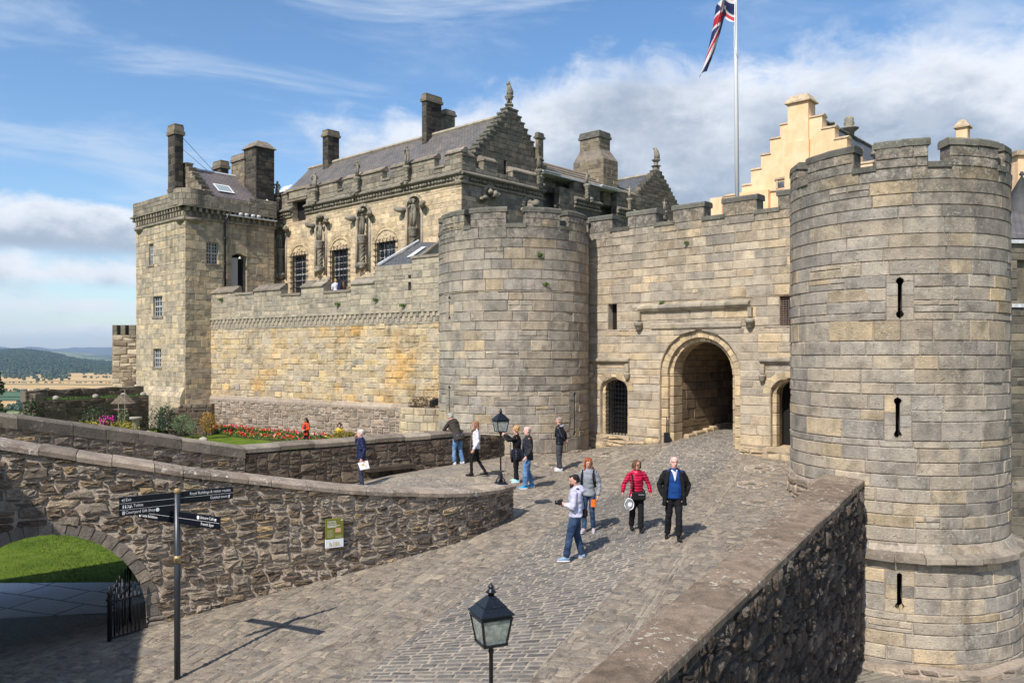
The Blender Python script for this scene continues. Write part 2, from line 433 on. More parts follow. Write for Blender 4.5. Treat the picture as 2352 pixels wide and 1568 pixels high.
# ---------------------------------------------------------------- materials
def newmat(name):
    m=bpy.data.materials.new(name); m.use_nodes=True; return m,NT(m.node_tree)
def simple(name,col,rough=.7,metal=0.0,spec=.3,var=.0,vs=20,bump=0.0,bs=60,**kw):
    m,t=newmat(name); tc=t.n('ShaderNodeTexCoord').outputs['Object']; c=(*col,1)
    if var: c=t.mix(t.rng(t.noise(tc,vs,4),.3,.7),tuple(x*(1-var) for x in col),tuple(min(1,x*(1+var)) for x in col))
    b=t.n('ShaderNodeBsdfPrincipled',Base_Color=c,Roughness=rough,Metallic=metal)
    b.inputs['Specular IOR Level'].default_value=spec
    for k,v in kw.items(): b.inputs[k.replace('_',' ')].default_value=v
    if bump: t.put(b,'Normal',t.n('ShaderNodeBump',Height=t.noise(tc,bs,4),Strength=bump,Distance=.02).outputs[0])
    t.n('ShaderNodeOutputMaterial',Surface=b); return m
def mat_stone(name,pal,mortar,bump=.5,dist=.03,lich=None,lamt=.6,dark=None,dcol=(.07,.068,.06),stain=.35,vs=1.0,rough=.92,grain=1.0,pits=.0,warm=None,aniso=1.0,streak=None,lcov=0.0):
    m,t=newmat(name); tc=t.n('ShaderNodeTexCoord').outputs['Object']
    at=t.n('ShaderNodeAttribute',dict(attribute_name='stone')).outputs['Vector']
    sp=t.n('ShaderNodeSeparateXYZ',Vector=at); rx,ry,rz=sp.outputs
    n=len(pal); c=t.ramp(rx,[(i/(n-1) if n>1 else 0,p) for i,p in enumerate(pal)])
    # per stone offset of the textures so that no two stones share their veining
    off=t.n('ShaderNodeCombineXYZ',X=t.m('MULTIPLY',rx,37.0),Y=t.m('MULTIPLY',ry,23.0),Z=t.m('MULTIPLY',rx,11.0)).outputs[0]
    pv=t.n('ShaderNodeVectorMath',dict(operation='ADD'),i0=tc,i1=off).outputs[0]
    c=t.mix(1.0,c,t.ramp(ry,[(0,(.80,.80,.81)),(.5,(1,1,1)),(1,(1.17,1.16,1.13))]),'MULTIPLY')
    a=t.noise(pv,2.2*vs,5,.6); c=t.mix(1.0,c,t.ramp(a,[(.28,(.58,.57,.56)),(.5,(1,1,1)),(.70,(1.28,1.24,1.16))]),'MULTIPLY')
    g=t.noise(t.mapp(pv,sc=(1,1,2.2)),26*vs,5,.7); c=t.mix(.8,c,t.ramp(g,[(.3,(.48,.46,.44)),(.52,(1,1,1)),(.72,(1.42,1.40,1.36))]),'MULTIPLY')
    mm=t.mix(t.rng(t.noise(tc,9,4),.3,.7),tuple(x*.75 for x in mortar),tuple(x*1.15 for x in mortar))
    c=t.mix(rz,c,mm)
    if stain:
        s=t.noise(t.mapp(tc,sc=(.9,.9,.16)),1.3,6,.65); s2=t.noise(tc,.45,4,.6)
        k=t.m('MULTIPLY',t.rng(s,.5,.7),t.rng(s2,.4,.62)); c=t.mix(t.m('MULTIPLY',k,stain),c,dcol)
    if warm:
        k=t.rng(t.noise(tc,.32,5,.6),.47,.62); c=t.mix(t.m('MULTIPLY',k,warm[1]),c,t.mix(1.0,c,warm[0],'MULTIPLY'))
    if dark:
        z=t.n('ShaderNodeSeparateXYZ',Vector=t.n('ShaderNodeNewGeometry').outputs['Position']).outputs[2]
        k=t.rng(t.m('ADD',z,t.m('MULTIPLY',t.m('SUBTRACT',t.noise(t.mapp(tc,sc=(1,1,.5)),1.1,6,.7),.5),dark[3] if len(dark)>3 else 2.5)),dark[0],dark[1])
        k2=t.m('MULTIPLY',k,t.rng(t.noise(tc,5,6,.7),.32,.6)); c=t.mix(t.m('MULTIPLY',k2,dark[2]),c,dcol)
    if streak:
        z=t.n('ShaderNodeSeparateXYZ',Vector=t.n('ShaderNodeNewGeometry').outputs['Position']).outputs[2]
        k=t.rng(t.noise(t.mapp(tc,sc=(1.6,1.6,.07)),1.5,5,.7),.5,.63)
        k=t.m('MULTIPLY',k,t.rng(z,streak[0],streak[1])); c=t.mix(t.m('MULTIPLY',k,streak[2]),c,streak[3])
    c=t.mix(1.0,c,(1.01,1.0,.975),'MULTIPLY')
    if lich:
        l=t.m('MULTIPLY',t.rng(t.noise(tc,11,6,.72),.57-lcov,.64-lcov),t.rng(t.noise(tc,.9,3),.42-lcov*2,.6-lcov*2)); c=t.mix(t.m('MULTIPLY',l,lamt),c,lich)
    b=t.n('ShaderNodeBsdfPrincipled',Base_Color=c,Roughness=rough); b.inputs['Specular IOR Level'].default_value=.2
    h=t.m('ADD',t.m('MULTIPLY',t.noise(t.mapp(pv,sc=(1,1,aniso)),13*vs,6,.65,.4),1.0),t.m('MULTIPLY',t.noise(tc,70,3,.6),.35*grain))
    if pits: h=t.m('SUBTRACT',h,t.m('MULTIPLY',t.rng(t.noise(pv,9,3,.5),.66,.72),pits))
    t.put(b,'Normal',t.n('ShaderNodeBump',Height=h,Strength=bump,Distance=dist).outputs[0])
    t.n('ShaderNodeOutputMaterial',Surface=b); return m
M={}
GREY=[(.31,.275,.235),(.37,.33,.275),(.335,.30,.255),(.43,.365,.28),(.355,.32,.28),(.41,.345,.265),(.32,.295,.265),(.47,.37,.24),(.38,.34,.285)]
M['gate']=mat_stone('gatehouse_stone',GREY,(.40,.34,.28),dark=(2.6,5.4,.8,4.0),lich=(.5,.49,.44),lamt=.5,aniso=2.5,bump=.9,pits=.8,stain=.5,lcov=.02,streak=(-6,4.5,.42,(.17,.16,.14)))
M['gatewall']=mat_stone('gate_wall_stone',[(.41,.355,.285),(.48,.405,.305),(.40,.355,.295),(.52,.43,.315),(.44,.385,.31),(.53,.42,.28),(.42,.37,.30),(.55,.43,.28)],(.42,.35,.28),dark=(3.1,5.4,.62),lich=(.5,.48,.42),lamt=.4,aniso=2.5,bump=.8,pits=.7,stain=.35,lcov=.02,streak=(-3,5,.45,(.20,.18,.145)))
M['cap']=mat_stone('dark_coping_stone',[(.10,.10,.085),(.15,.145,.125),(.12,.12,.10),(.19,.18,.15)],(.1,.1,.08),lich=(.42,.42,.36),lamt=.5,stain=.4)
M['jamb']=mat_stone('dressed_warm_stone',[(.47,.37,.24),(.52,.42,.28),(.44,.34,.23),(.55,.43,.26)],(.33,.27,.2),stain=.25,bump=.5)
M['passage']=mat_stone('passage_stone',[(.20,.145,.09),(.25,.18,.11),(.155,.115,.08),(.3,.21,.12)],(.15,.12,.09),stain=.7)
M['yellow']=mat_stone('golden_curtain_stone',[(.52,.43,.30),(.61,.49,.32),(.48,.41,.32),(.66,.50,.28),(.56,.47,.36),(.63,.47,.25),(.51,.45,.37)],(.54,.45,.35),stain=.7,bump=1.1,dist=.07,pits=1.4,warm=((1.18,.94,.60),1.0),vs=.8,streak=(-3.0,.5,.5,(.58,.50,.37)))
M['parapet']=mat_stone('grey_parapet_stone',[(.34,.30,.235),(.40,.35,.27),(.31,.28,.235),(.44,.375,.28)],(.35,.30,.24),stain=.4,bump=.6)
M['base']=mat_stone('rubble_base_stone',[(.30,.24,.18),(.38,.30,.235),(.25,.205,.16),(.42,.35,.28),(.33,.28,.23)],(.46,.38,.31),stain=.3,bump=.8,dist=.05)
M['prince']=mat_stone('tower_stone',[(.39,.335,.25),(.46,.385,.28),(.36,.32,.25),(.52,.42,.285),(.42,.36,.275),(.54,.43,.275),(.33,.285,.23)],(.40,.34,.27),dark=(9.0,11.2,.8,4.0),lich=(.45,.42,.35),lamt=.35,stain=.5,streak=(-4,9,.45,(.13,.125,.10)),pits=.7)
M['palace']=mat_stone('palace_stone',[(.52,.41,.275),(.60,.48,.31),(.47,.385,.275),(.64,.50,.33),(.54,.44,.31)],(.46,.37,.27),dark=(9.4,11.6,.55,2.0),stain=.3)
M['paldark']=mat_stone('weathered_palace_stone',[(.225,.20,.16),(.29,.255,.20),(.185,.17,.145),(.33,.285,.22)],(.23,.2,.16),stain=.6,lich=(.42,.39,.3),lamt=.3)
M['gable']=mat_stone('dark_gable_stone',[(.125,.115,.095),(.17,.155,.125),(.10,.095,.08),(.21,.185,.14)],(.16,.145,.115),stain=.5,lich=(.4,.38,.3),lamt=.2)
M['carve']=mat_stone('carved_dark_stone',[(.24,.22,.18),(.32,.29,.235),(.19,.175,.145)],(.13,.12,.1),stain=.6,bump=1.0,dist=.05,lich=(.33,.31,.16),lamt=.45)
M['soot']=mat_stone('sooty_chimney_stone',[(.05,.045,.04),(.085,.075,.065),(.035,.033,.03),(.13,.11,.085)],(.20,.18,.15),stain=.2,lich=(.22,.21,.1),lamt=.3)
M['chim']=mat_stone('chimney_stone',[(.19,.165,.125),(.26,.22,.16),(.14,.125,.1),(.3,.25,.17)],(.24,.2,.15),stain=.5)
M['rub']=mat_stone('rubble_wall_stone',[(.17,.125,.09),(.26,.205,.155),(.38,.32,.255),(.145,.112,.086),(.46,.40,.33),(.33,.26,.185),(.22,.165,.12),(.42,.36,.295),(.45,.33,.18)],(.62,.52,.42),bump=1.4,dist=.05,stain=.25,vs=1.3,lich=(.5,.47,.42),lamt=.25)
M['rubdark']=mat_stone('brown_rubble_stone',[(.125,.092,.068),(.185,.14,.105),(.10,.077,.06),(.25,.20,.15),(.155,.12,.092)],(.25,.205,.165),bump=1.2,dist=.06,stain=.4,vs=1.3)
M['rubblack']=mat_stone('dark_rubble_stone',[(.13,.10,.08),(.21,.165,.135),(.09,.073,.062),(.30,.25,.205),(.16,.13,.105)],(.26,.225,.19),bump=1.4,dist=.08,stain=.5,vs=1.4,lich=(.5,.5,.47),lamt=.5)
M['coping']=mat_stone('red_brown_coping',[(.31,.25,.20),(.38,.31,.25),(.27,.22,.175),(.42,.35,.285)],(.42,.35,.28),lich=(.68,.64,.56),lamt=.9,lcov=.02,stain=.3,vs=1.4)
M['capgrey']=mat_stone('garden_wall_coping',[(.21,.175,.14),(.28,.24,.195),(.185,.16,.13),(.33,.285,.235)],(.2,.17,.13),lich=(.5,.47,.4),lamt=.5,stain=.4)
M['moss']=mat_stone('lichened_slab',[(.21,.155,.115),(.26,.20,.15),(.18,.135,.10)],(.3,.26,.2),lich=(.56,.53,.42),lamt=.9,lcov=.012,stain=.5,vs=1.8,dcol=(.15,.105,.075))
M['white']=mat_stone('whitish_rubble',[(.46,.38,.28),(.55,.47,.37),(.30,.23,.16),(.24,.18,.13),(.5,.42,.3)],(.34,.27,.19),stain=.3)
M['wallrock']=mat_stone('boulder_stone',[(.32,.29,.25),(.4,.37,.32)],(.3,.3,.3),lich=(.5,.5,.45),stain=.3)
def mat_harl():
    m,t=newmat('cream_harling'); tc=t.n('ShaderNodeTexCoord').outputs['Object']
    c=t.mix(t.rng(t.noise(tc,.7,6,.6),.35,.65),(.82,.505,.275),(.90,.605,.375))
    c=t.mix(t.m('MULTIPLY',t.rng(t.noise(t.mapp(tc,sc=(1,1,2)),4,5,.7),.62,.68),.5),c,(.70,.38,.17))
    c=t.mix(t.m('MULTIPLY',t.rng(t.noise(t.mapp(tc,sc=(1,1,.2)),1.6,6,.7),.5,.66),.4),c,(.60,.40,.22))
    b=t.n('ShaderNodeBsdfPrincipled',Base_Color=c,Roughness=.95)
    t.put(b,'Normal',t.n('ShaderNodeBump',Height=t.noise(tc,12,6,.7),Strength=.9,Distance=.04).outputs[0])
    t.n('ShaderNodeOutputMaterial',Surface=b); return m
M['harl']=mat_harl()
def mat_slate(name,cols,wd=.28,ht=.2,dirs=(1,0)):
    m,t=newmat(name); tc=t.n('ShaderNodeUVMap').outputs[0]
    tc2=t.n('ShaderNodeTexCoord').outputs['Object']
    br=t.n('ShaderNodeTexBrick',dict(offset=.5),Vector=tc,Color1=(*cols[0],1),Color2=(*cols[1],1),Mortar=(.05,.05,.05,1),Scale=1.0)
    br.inputs['Mortar Size'].default_value=.016; br.inputs['Brick Width'].default_value=wd; br.inputs['Row Height'].default_value=ht; br.inputs['Bias'].default_value=0.0
    c=t.mix(1.0,br.outputs[0],t.ramp(t.noise(tc2,.8,6,.65),[(.3,(.7,.7,.7)),(.5,(1,1,1)),(.7,(1.3,1.22,1.1))]),'MULTIPLY')
    sp=t.n('ShaderNodeSeparateXYZ',Vector=tc); row=t.m('FRACT',t.m('DIVIDE',sp.outputs[1],ht))
    b=t.n('ShaderNodeBsdfPrincipled',Base_Color=c,Roughness=.62)
    h=t.m('ADD',t.m('MULTIPLY',t.m('SUBTRACT',1.0,row),1.0),t.m('MULTIPLY',br.outputs[1],-.6))
    h=t.m('ADD',h,t.m('MULTIPLY',t.noise(tc2,9,4),.6))
    t.put(b,'Normal',t.n('ShaderNodeBump',Height=h,Strength=.7,Distance=.03).outputs[0])
    t.n('ShaderNodeOutputMaterial',Surface=b); return m
M['slate']=mat_slate('grey_brown_slate',[(.12,.108,.10),(.175,.152,.132)])
M['slatep']=mat_slate('purplish_slate',[(.14,.115,.115),(.185,.155,.15)])
M['slateb']=mat_slate('blue_slate',[(.075,.08,.088),(.11,.115,.12)])
M['lead']=simple('pale_lead_flashing',(.55,.56,.57),.5,.0,.4,.2,8)
M['iron']=simple('black_ironwork',(.008,.009,.011),.4,.0,.5,.3,30)
M['ironm']=simple('black_gloss_cast_iron',(.008,.010,.013),.28,.0,.6,.5,40,.3,50)
M['glassw']=simple('dark_window_glass',(.02,.026,.034),.08,0,.8)
M['frost']=simple('frosted_lantern_glass',(.60,.66,.60),.22,0,.5,.35,14,Transmission_Weight=.62)
M['whitep']=simple('white_painted_metal',(.82,.82,.82),.35)
M['sashp']=simple('grey_white_sash_paint',(.42,.42,.42),.5)
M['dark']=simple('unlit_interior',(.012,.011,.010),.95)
M['wood']=simple('weathered_timber',(.20,.16,.12),.8,0,.2,.4,12)
M['postgrey']=simple('dark_grey_post_paint',(.035,.042,.05),.35,0,.5,.2,5)
M['signblk']=simple('blue_black_sign_enamel',(.006,.008,.014),.3,0,.5)
M['signwht']=simple('white_lettering',(.85,.85,.85),.6)
M['gold']=simple('tarnished_gold_collar',(.40,.28,.12),.45,.3,.5,.3,30)
M['olive']=simple('olive_green_panel',(.17,.17,.025),.5)
M['panelw']=simple('white_panel',(.72,.76,.78),.5)
M['salmon']=simple('salmon_picture',(.62,.36,.22),.5,var=.3,vs=60)
M['sand']=simple('sand_drawing_ink',(.55,.46,.28),.5)
M['oltext']=simple('pale_body_text',(.38,.40,.22),.6)
M['galv']=simple('weathered_grille',(.20,.14,.13),.6)
def mat_grass(name,a,b_,sc=1.0):
    m,t=newmat(name); tc=t.n('ShaderNodeTexCoord').outputs['Object']
    c=t.mix(t.rng(t.noise(tc,1.2*sc,6,.65),.35,.65),a,b_)
    c=t.mix(.8,c,t.ramp(t.noise(tc,35*sc,4,.7),[(.3,(.55,.6,.5)),(.5,(1,1,1)),(.7,(1.4,1.35,1.3))]),'MULTIPLY')
    b=t.n('ShaderNodeBsdfPrincipled',Base_Color=c,Roughness=.9); b.inputs['Specular IOR Level'].default_value=.1
    t.put(b,'Normal',t.n('ShaderNodeBump',Height=t.noise(tc,60*sc,4,.8),Strength=.9,Distance=.03).outputs[0])
    t.n('ShaderNodeOutputMaterial',Surface=b); return m
M['lawn']=mat_grass('mown_lawn',(.075,.125,.012),(.135,.19,.022))
M['rough']=mat_grass('rough_hill_grass',(.07,.11,.03),(.13,.15,.05),.3)
def leafm(name,a,b_,tr=.25):
    m,t=newmat(name); at=t.n('ShaderNodeAttribute',dict(attribute_name='stone')).outputs['Vector']
    rx=t.n('ShaderNodeSeparateXYZ',Vector=at).outputs[0]
    c=t.mix(rx,a,b_); d=t.n('ShaderNodeBsdfPrincipled',Base_Color=c,Roughness=.6)
    tl=t.n('ShaderNodeBsdfTranslucent',Color=c)
    t.n('ShaderNodeOutputMaterial',Surface=t.n('ShaderNodeMixShader',Fac=tr,i1=d.outputs[0],i2=tl.outputs[0])); return m
M['leafd']=leafm('dark_leaf',(.025,.05,.02),(.07,.11,.035))
M['leafg']=leafm('green_leaf',(.05,.11,.02),(.13,.2,.04))
M['leafs']=leafm('silvery_leaf',(.10,.15,.07),(.22,.27,.13))
M['leafy']=leafm('yellow_leaf',(.30,.26,.03),(.55,.45,.05))
M['leafo']=leafm('russet_leaf',(.28,.16,.03),(.45,.28,.05))
M['leafb']=leafm('bronze_leaf',(.16,.14,.03),(.35,.27,.05))
M['heath']=leafm('heather_brown',(.07,.035,.02),(.14,.07,.03))
M['red']=leafm('red_petal',(.55,.02,.02),(.75,.08,.04),.15)
M['pet']=None
def petal():
    m,t=newmat('mixed_petals'); at=t.n('ShaderNodeAttribute',dict(attribute_name='stone')).outputs['Vector']
    rx=t.n('ShaderNodeSeparateXYZ',Vector=at).outputs[0]
    c=t.ramp(rx,[(0,(.6,.02,.02)),(.45,(.75,.07,.02)),(.62,(.8,.25,.03)),(.75,(.8,.6,.05)),(.88,(.65,.2,.35)),(.96,(.8,.75,.7))],'CONSTANT')
    t.n('ShaderNodeOutputMaterial',Surface=t.n('ShaderNodeBsdfPrincipled',Base_Color=c,Roughness=.6)); return m
M['pet']=petal()
M['magenta']=leafm('magenta_petal',(.45,.02,.25),(.6,.05,.35))

# ---------------------------------------------------------------- the ground: heights
GW=Wl((.07,32.45),(10.63,-9.75),(-.6765,-.7365)).off(-2.0)
def gp(px,py,Y): p=P(px,py,Y); return p
ctrl=[gp(830,1113,23.4),gp(1047,1066,27.5),gp(1187,1109,24.5),gp(1213,1122,23.9),gp(1288,1083,27.2),gp(1350,1222,18.7),gp(1318,1292,17.0),
 gp(1462,1220,18.7),gp(1547,1235,17.9),gp(407,1560,12.5),gp(1360,1031,GW.Y(1360)),gp(1530,1013,GW.Y(1530)),gp(1700,1042,GW.Y(1700)-.2),gp(1828,1128,23.5),gp(1181,1046,29.5),
 (7.7,21.2,-4.0),(3.6,14.2,-4.25),(0.6,8.7,-4.55),(-.2,20.4,-4.12),(-1.7,18.0,-4.33),(-3.4,16.8,-4.55),(-5,16.0,-4.78),(-6.3,15.4,-4.97),(-6.8,15.0,-5.05),
 (-9.5,13.6,-5.35),(-9,17,-5.5),(-9,10,-5.3),(-4,7,-5.0),(0,5,-4.8),(-12,20,-5.6),(-8,20.5,-5.6),(10.3,33.2,-2.75),(13,37,-2.4),(-10,26,-5.5),(-6,30,-5.0),(-2.5,33,-4.2),(-3.5,0,-5.1)]
_c=np.array(ctrl)
def _k(r2): return np.where(r2>1e-9,.5*r2*np.log(np.maximum(r2,1e-12)),0)
def _fit():
    n=len(_c); d=((_c[:,None,:2]-_c[None,:,:2])**2).sum(-1)
    A=np.zeros((n+3,n+3)); A[:n,:n]=_k(d)+np.eye(n)*1.5; A[:n,n]=1; A[:n,n+1:]=_c[:,:2]; A[n,:n]=1; A[n+1:,:n]=_c[:,:2].T
    return np.linalg.solve(A,np.concatenate([_c[:,2],[0,0,0]]))
_w=_fit()
def gz(x,y):
    r2=(_c[:,0]-x)**2+(_c[:,1]-y)**2; return float(_k(r2)@_w[:-3]+_w[-3]+_w[-2]*x+_w[-1]*y)
def gpx(px,py):
    r=(px-CX)/F; q=(CY-py)/F; Y=8.0
    for i in range(900):
        if q*Y<=gz(r*Y,Y): break
        Y+=.04
    return (r*Y,Y)
if 0:
    for c in ctrl: print('ctrl',[round(v,2) for v in c],round(gz(c[0],c[1])-c[2],3))
# ---------------------------------------------------------------- paving materials
def mat_cobble():
    m,t=newmat('irregular_stone_paving'); tc=t.n('ShaderNodeTexCoord').outputs['Object']
    w=t.n('ShaderNodeVectorMath',dict(operation='ADD'),i0=tc,i1=t.n('ShaderNodeVectorMath',dict(operation='SCALE'),i0=t.n('ShaderNodeTexNoise',Vector=tc,Scale=2.5,Detail=2.0).outputs[1],Scale=.12).outputs[0]).outputs[0]
    v=t.mapp(w,rot=(0,0,R_(20)),sc=(1.45,.95,.001))
    vo=t.n('ShaderNodeTexVoronoi',dict(voronoi_dimensions='2D'),Vector=v,Scale=5.2,Randomness=.95)
    ve=t.n('ShaderNodeTexVoronoi',dict(voronoi_dimensions='2D',feature='DISTANCE_TO_EDGE'),Vector=v,Scale=5.2,Randomness=.95)
    edge=t.rng(ve.outputs[0],.008,.045); sp=t.n('ShaderNodeSeparateColor',Color=vo.outputs[1])
    c=t.ramp(sp.outputs[0],[(0,(.20,.175,.145)),(.3,(.30,.26,.205)),(.55,(.235,.205,.175)),(.8,(.36,.30,.23)),(1,(.28,.25,.215))])
    c=t.mix(1.0,c,t.ramp(t.noise(tc,.55,5,.6),[(.3,(.78,.77,.76)),(.5,(1,1,1)),(.7,(1.25,1.2,1.1))]),'MULTIPLY')
    c=t.mix(.8,c,t.ramp(t.noise(tc,30,4,.7),[(.3,(.7,.7,.7)),(.7,(1.3,1.28,1.25))]),'MULTIPLY')
    mort=t.mix(t.rng(t.noise(tc,.8,4,.6),.42,.6),(.10,.085,.065),(.42,.36,.285))
    c=t.mix(edge,mort,c)
    b=t.n('ShaderNodeBsdfPrincipled',Base_Color=c,Roughness=.75); b.inputs['Specular IOR Level'].default_value=.3
    h=t.m('ADD',t.m('MULTIPLY',edge,.7),t.m('ADD',t.m('MULTIPLY',t.noise(tc,18,5,.6),.35),t.m('MULTIPLY',sp.outputs[1],.25)))
    t.put(b,'Normal',t.n('ShaderNodeBump',Height=h,Strength=.75,Distance=.04).outputs[0])
    t.n('ShaderNodeOutputMaterial',Surface=b); return m
def mat_setts(name,rot,cols,wd=.27,ht=.125,mort=(.50,.42,.33),ms=.021,bump=.8,uv=False):
    m,t=newmat(name); tc=t.n('ShaderNodeTexCoord').outputs['Object']
    src=t.n('ShaderNodeUVMap').outputs[0] if uv else tc
    wv=t.n('ShaderNodeVectorMath',dict(operation='SCALE'),i0=t.n('ShaderNodeTexNoise',Vector=tc,Scale=1.6,Detail=5.0).outputs[1],Scale=.075).outputs[0]
    v=t.mapp(t.n('ShaderNodeVectorMath',dict(operation='ADD'),i0=src,i1=wv).outputs[0],rot=(0,0,rot))
    br=t.n('ShaderNodeTexBrick',dict(offset=.45,squash=1.25,squash_frequency=3),Vector=v,Color1=(0,0,0,1),Color2=(1,1,1,1),Mortar=(.5,.5,.5,1),Scale=1.0)
    for k,q in (('Mortar Size',ms),('Brick Width',wd),('Row Height',ht),('Mortar Smooth',.4),('Bias',0.0)): br.inputs[k].default_value=q
    sp=t.n('ShaderNodeSeparateColor',Color=br.outputs[0]).outputs[0]
    c=t.ramp(sp,[(i/(len(cols)-1),k) for i,k in enumerate(cols)])
    c=t.mix(1.0,c,t.ramp(t.noise(tc,.5,5,.6),[(.3,(.8,.8,.82)),(.5,(1,1,1)),(.7,(1.22,1.17,1.08))]),'MULTIPLY')
    c=t.mix(.8,c,t.ramp(t.noise(tc,24,4,.7),[(.3,(.7,.7,.7)),(.7,(1.3,1.3,1.28))]),'MULTIPLY')
    mc=t.mix(t.rng(t.noise(tc,1.3,5,.65),.34,.5),(.06,.055,.045),mort)
    c=t.mix(br.outputs[1],c,mc)
    b=t.n('ShaderNodeBsdfPrincipled',Base_Color=c,Roughness=.6); b.inputs['Specular IOR Level'].default_value=.35
    h=t.m('ADD',t.m('MULTIPLY',br.outputs[1],-1.0),t.m('MULTIPLY',t.noise(tc,16,5,.6),.5))
    t.put(b,'Normal',t.n('ShaderNodeBump',Height=h,Strength=bump,Distance=.035).outputs[0])
    t.n('ShaderNodeOutputMaterial',Surface=b); return m
M['cobble']=mat_cobble()
M['bed']=mat_stone('paving_bed_mortar',[(.33,.275,.22),(.37,.31,.25)],(.27,.225,.175),stain=.7,dcol=(.085,.075,.055),bump=.8,vs=2)
M['sett']=mat_stone('sett_stone',[(.125,.12,.115),(.18,.17,.155),(.15,.143,.135),(.215,.195,.17),(.165,.158,.15),(.20,.18,.155)],(.2,.2,.2),rough=.62,stain=.25,bump=.5,dist=.02,vs=2.2,dcol=(.12,.11,.095))
M['slab']=mat_stone('strip_slab_stone',[(.25,.225,.185),(.31,.27,.215),(.22,.20,.17),(.36,.30,.23)],(.2,.2,.2),rough=.7,stain=.3,bump=.5,dist=.02,vs=1.6,dcol=(.13,.115,.09))
M['bedl']=mat_stone('pale_joint_mortar',[(.38,.325,.26),(.42,.36,.29)],(.34,.29,.23),stain=.6,dcol=(.10,.09,.07),bump=.8,vs=2)
M['cob']=mat_stone('cobble_stone',[(.20,.175,.145),(.27,.235,.19),(.20,.178,.15),(.31,.265,.21),(.235,.21,.18),(.29,.245,.19),(.16,.15,.14)],(.2,.2,.2),rough=.7,stain=.35,bump=.6,dist=.02,vs=2.2,dcol=(.13,.115,.09))
M['setts']=mat_setts('road_setts',R_(14),[(.17,.155,.135),(.235,.205,.175),(.195,.175,.155),(.27,.23,.19),(.215,.19,.165)])
M['setts2']=mat_setts('wet_dark_setts',R_(18),[(.07,.075,.08),(.11,.115,.12),(.09,.09,.095)],.3,.07,(.04,.04,.04),bump=1.0)  # setts in a darker, cooler grey than those of the road
M['slabs']=mat_setts('paving_slabs',0,[(.23,.205,.17),(.32,.27,.21),(.27,.24,.195)],.75,.36,(.30,.26,.20),.018,.5,True)
M['flags']=mat_setts('smooth_flagstones',R_(20),[(.40,.42,.46),(.52,.51,.52),(.44,.45,.48)],1.3,.8,(.03,.03,.03),.03,.3)
M['ditch']=mat_setts('ditch_setts',R_(-25),[(.2,.175,.14),(.28,.25,.2),(.235,.21,.17)],.32,.16,(.24,.21,.17),.03)

# ---------------------------------------------------------------- ground, roads, plain
PIN=((.75,9.05,-3.65),(8.18,21.3,-3.15)); 
def sheet(name,pts,mat,zf,step=.5,kind='structure',uvdir=None):
    """polygon in plan, gridded and draped on zf"""
    import bmesh
    bm=bmesh.new(); vs=[bm.verts.new((p[0],p[1],0)) for p in pts]; bm.faces.new(vs)
    xs=[p[0] for p in pts]; ys=[p[1] for p in pts]
    for ax,(lo,hi) in enumerate(((min(xs),max(xs)),(min(ys),max(ys)))):
        q=lo+step
        while q<hi:
            no=(1,0,0) if ax==0 else (0,1,0); co_=(q,0,0) if ax==0 else (0,q,0)
            bmesh.ops.bisect_plane(bm,geom=bm.verts[:]+bm.edges[:]+bm.faces[:],plane_co=co_,plane_no=no); q+=step
    for v in bm.verts: v.co.z=zf(v.co.x,v.co.y)
    bm.normal_update()
    me=bpy.data.meshes.new(name); 
    for f in bm.faces:
        if f.normal.z<0: f.normal_flip()
        f.smooth=True
    bm.to_mesh(me); me.materials.append(mat); o=bpy.data.objects.new(name,me); COL.objects.link(o)
    if kind: o['kind']=kind
    return o
# walled upper ground on the near side of the parapet
dx,dy=.5184,.855
sheet('courtyard_paving',[(-16,1),(-4.0,1),(PIN[0][0]+.3,PIN[0][1]-.1),(8.5,21.2),(9.6,22.6),(10.4,27),(15,36),(3,36),(-1.2,33.2),(-3.2,29.5),(-6,25),(-12,24),(-16,22)],M['bed'],lambda x,y:gz(x,y),.5)
STRIPS=[]
def strip(name,L,Rr,mat,lift,n=10,uv=True,ext=0):
    """ribbon between two measured polylines laid on the ground"""
    A=[gpx(*p) for p in L]; B=[gpx(*p) for p in Rr]
    if ext:
        for q in (A,B): e=q[-1]; q.append((e[0]+.6752*ext*.5,e[1]+.7376*ext*.5)); q.append((e[0]+.6752*ext,e[1]+.7376*ext))
    A=smooth_path(A,n); B=smooth_path(B,n); STRIPS.append((A,B)); mb=MB(); K=max(2,int(max(math.dist(a,b) for a,b in zip(A,B))/.5)+1)
    vs=[];fs=[];uvs=[];d=0
    for i,(a,b) in enumerate(zip(A,B)):
        if i: d+=math.dist(A[i-1],a)
        for k in range(K+1):
            u=k/K; x=a[0]+(b[0]-a[0])*u; y=a[1]+(b[1]-a[1])*u; vs.append((x,y,gz(x,y)+lift)); uvs.append((d,u*math.dist(a,b)))
    for i in range(len(A)-1):
        for k in range(K): q=i*(K+1)+k; fs.append((q,q+1,q+K+2,q+K+1))
    mb.add(vs,fs,(.5,.5,0),0,True); o=mb.build(name,mat,kind='structure')
    me=o.data; l=me.uv_layers.new(name='UVMap')
    for lp in me.loops: l.data[lp.index].uv=uvs[lp.vertex_index]
    return o
strip('road',[(500,1900),(820,1568),(1000,1420),(1197,1270),(1372,1150),(1470,1080),(1548,1018)],[(1050,1900),(1219,1568),(1393,1372),(1546,1200),(1625,1110),(1668,1072),(1700,1041)],M['bedl'],.004,ext=7)
strip('paving_strip',[(200,1830),(547,1568),(784,1440),(1059,1256),(1276,1117),(1380,1068),(1462,1036)],[(260,1850),(595,1568),(822,1447),(1085,1262),(1296,1121),(1396,1071),(1474,1038)],M['bed'],.006)
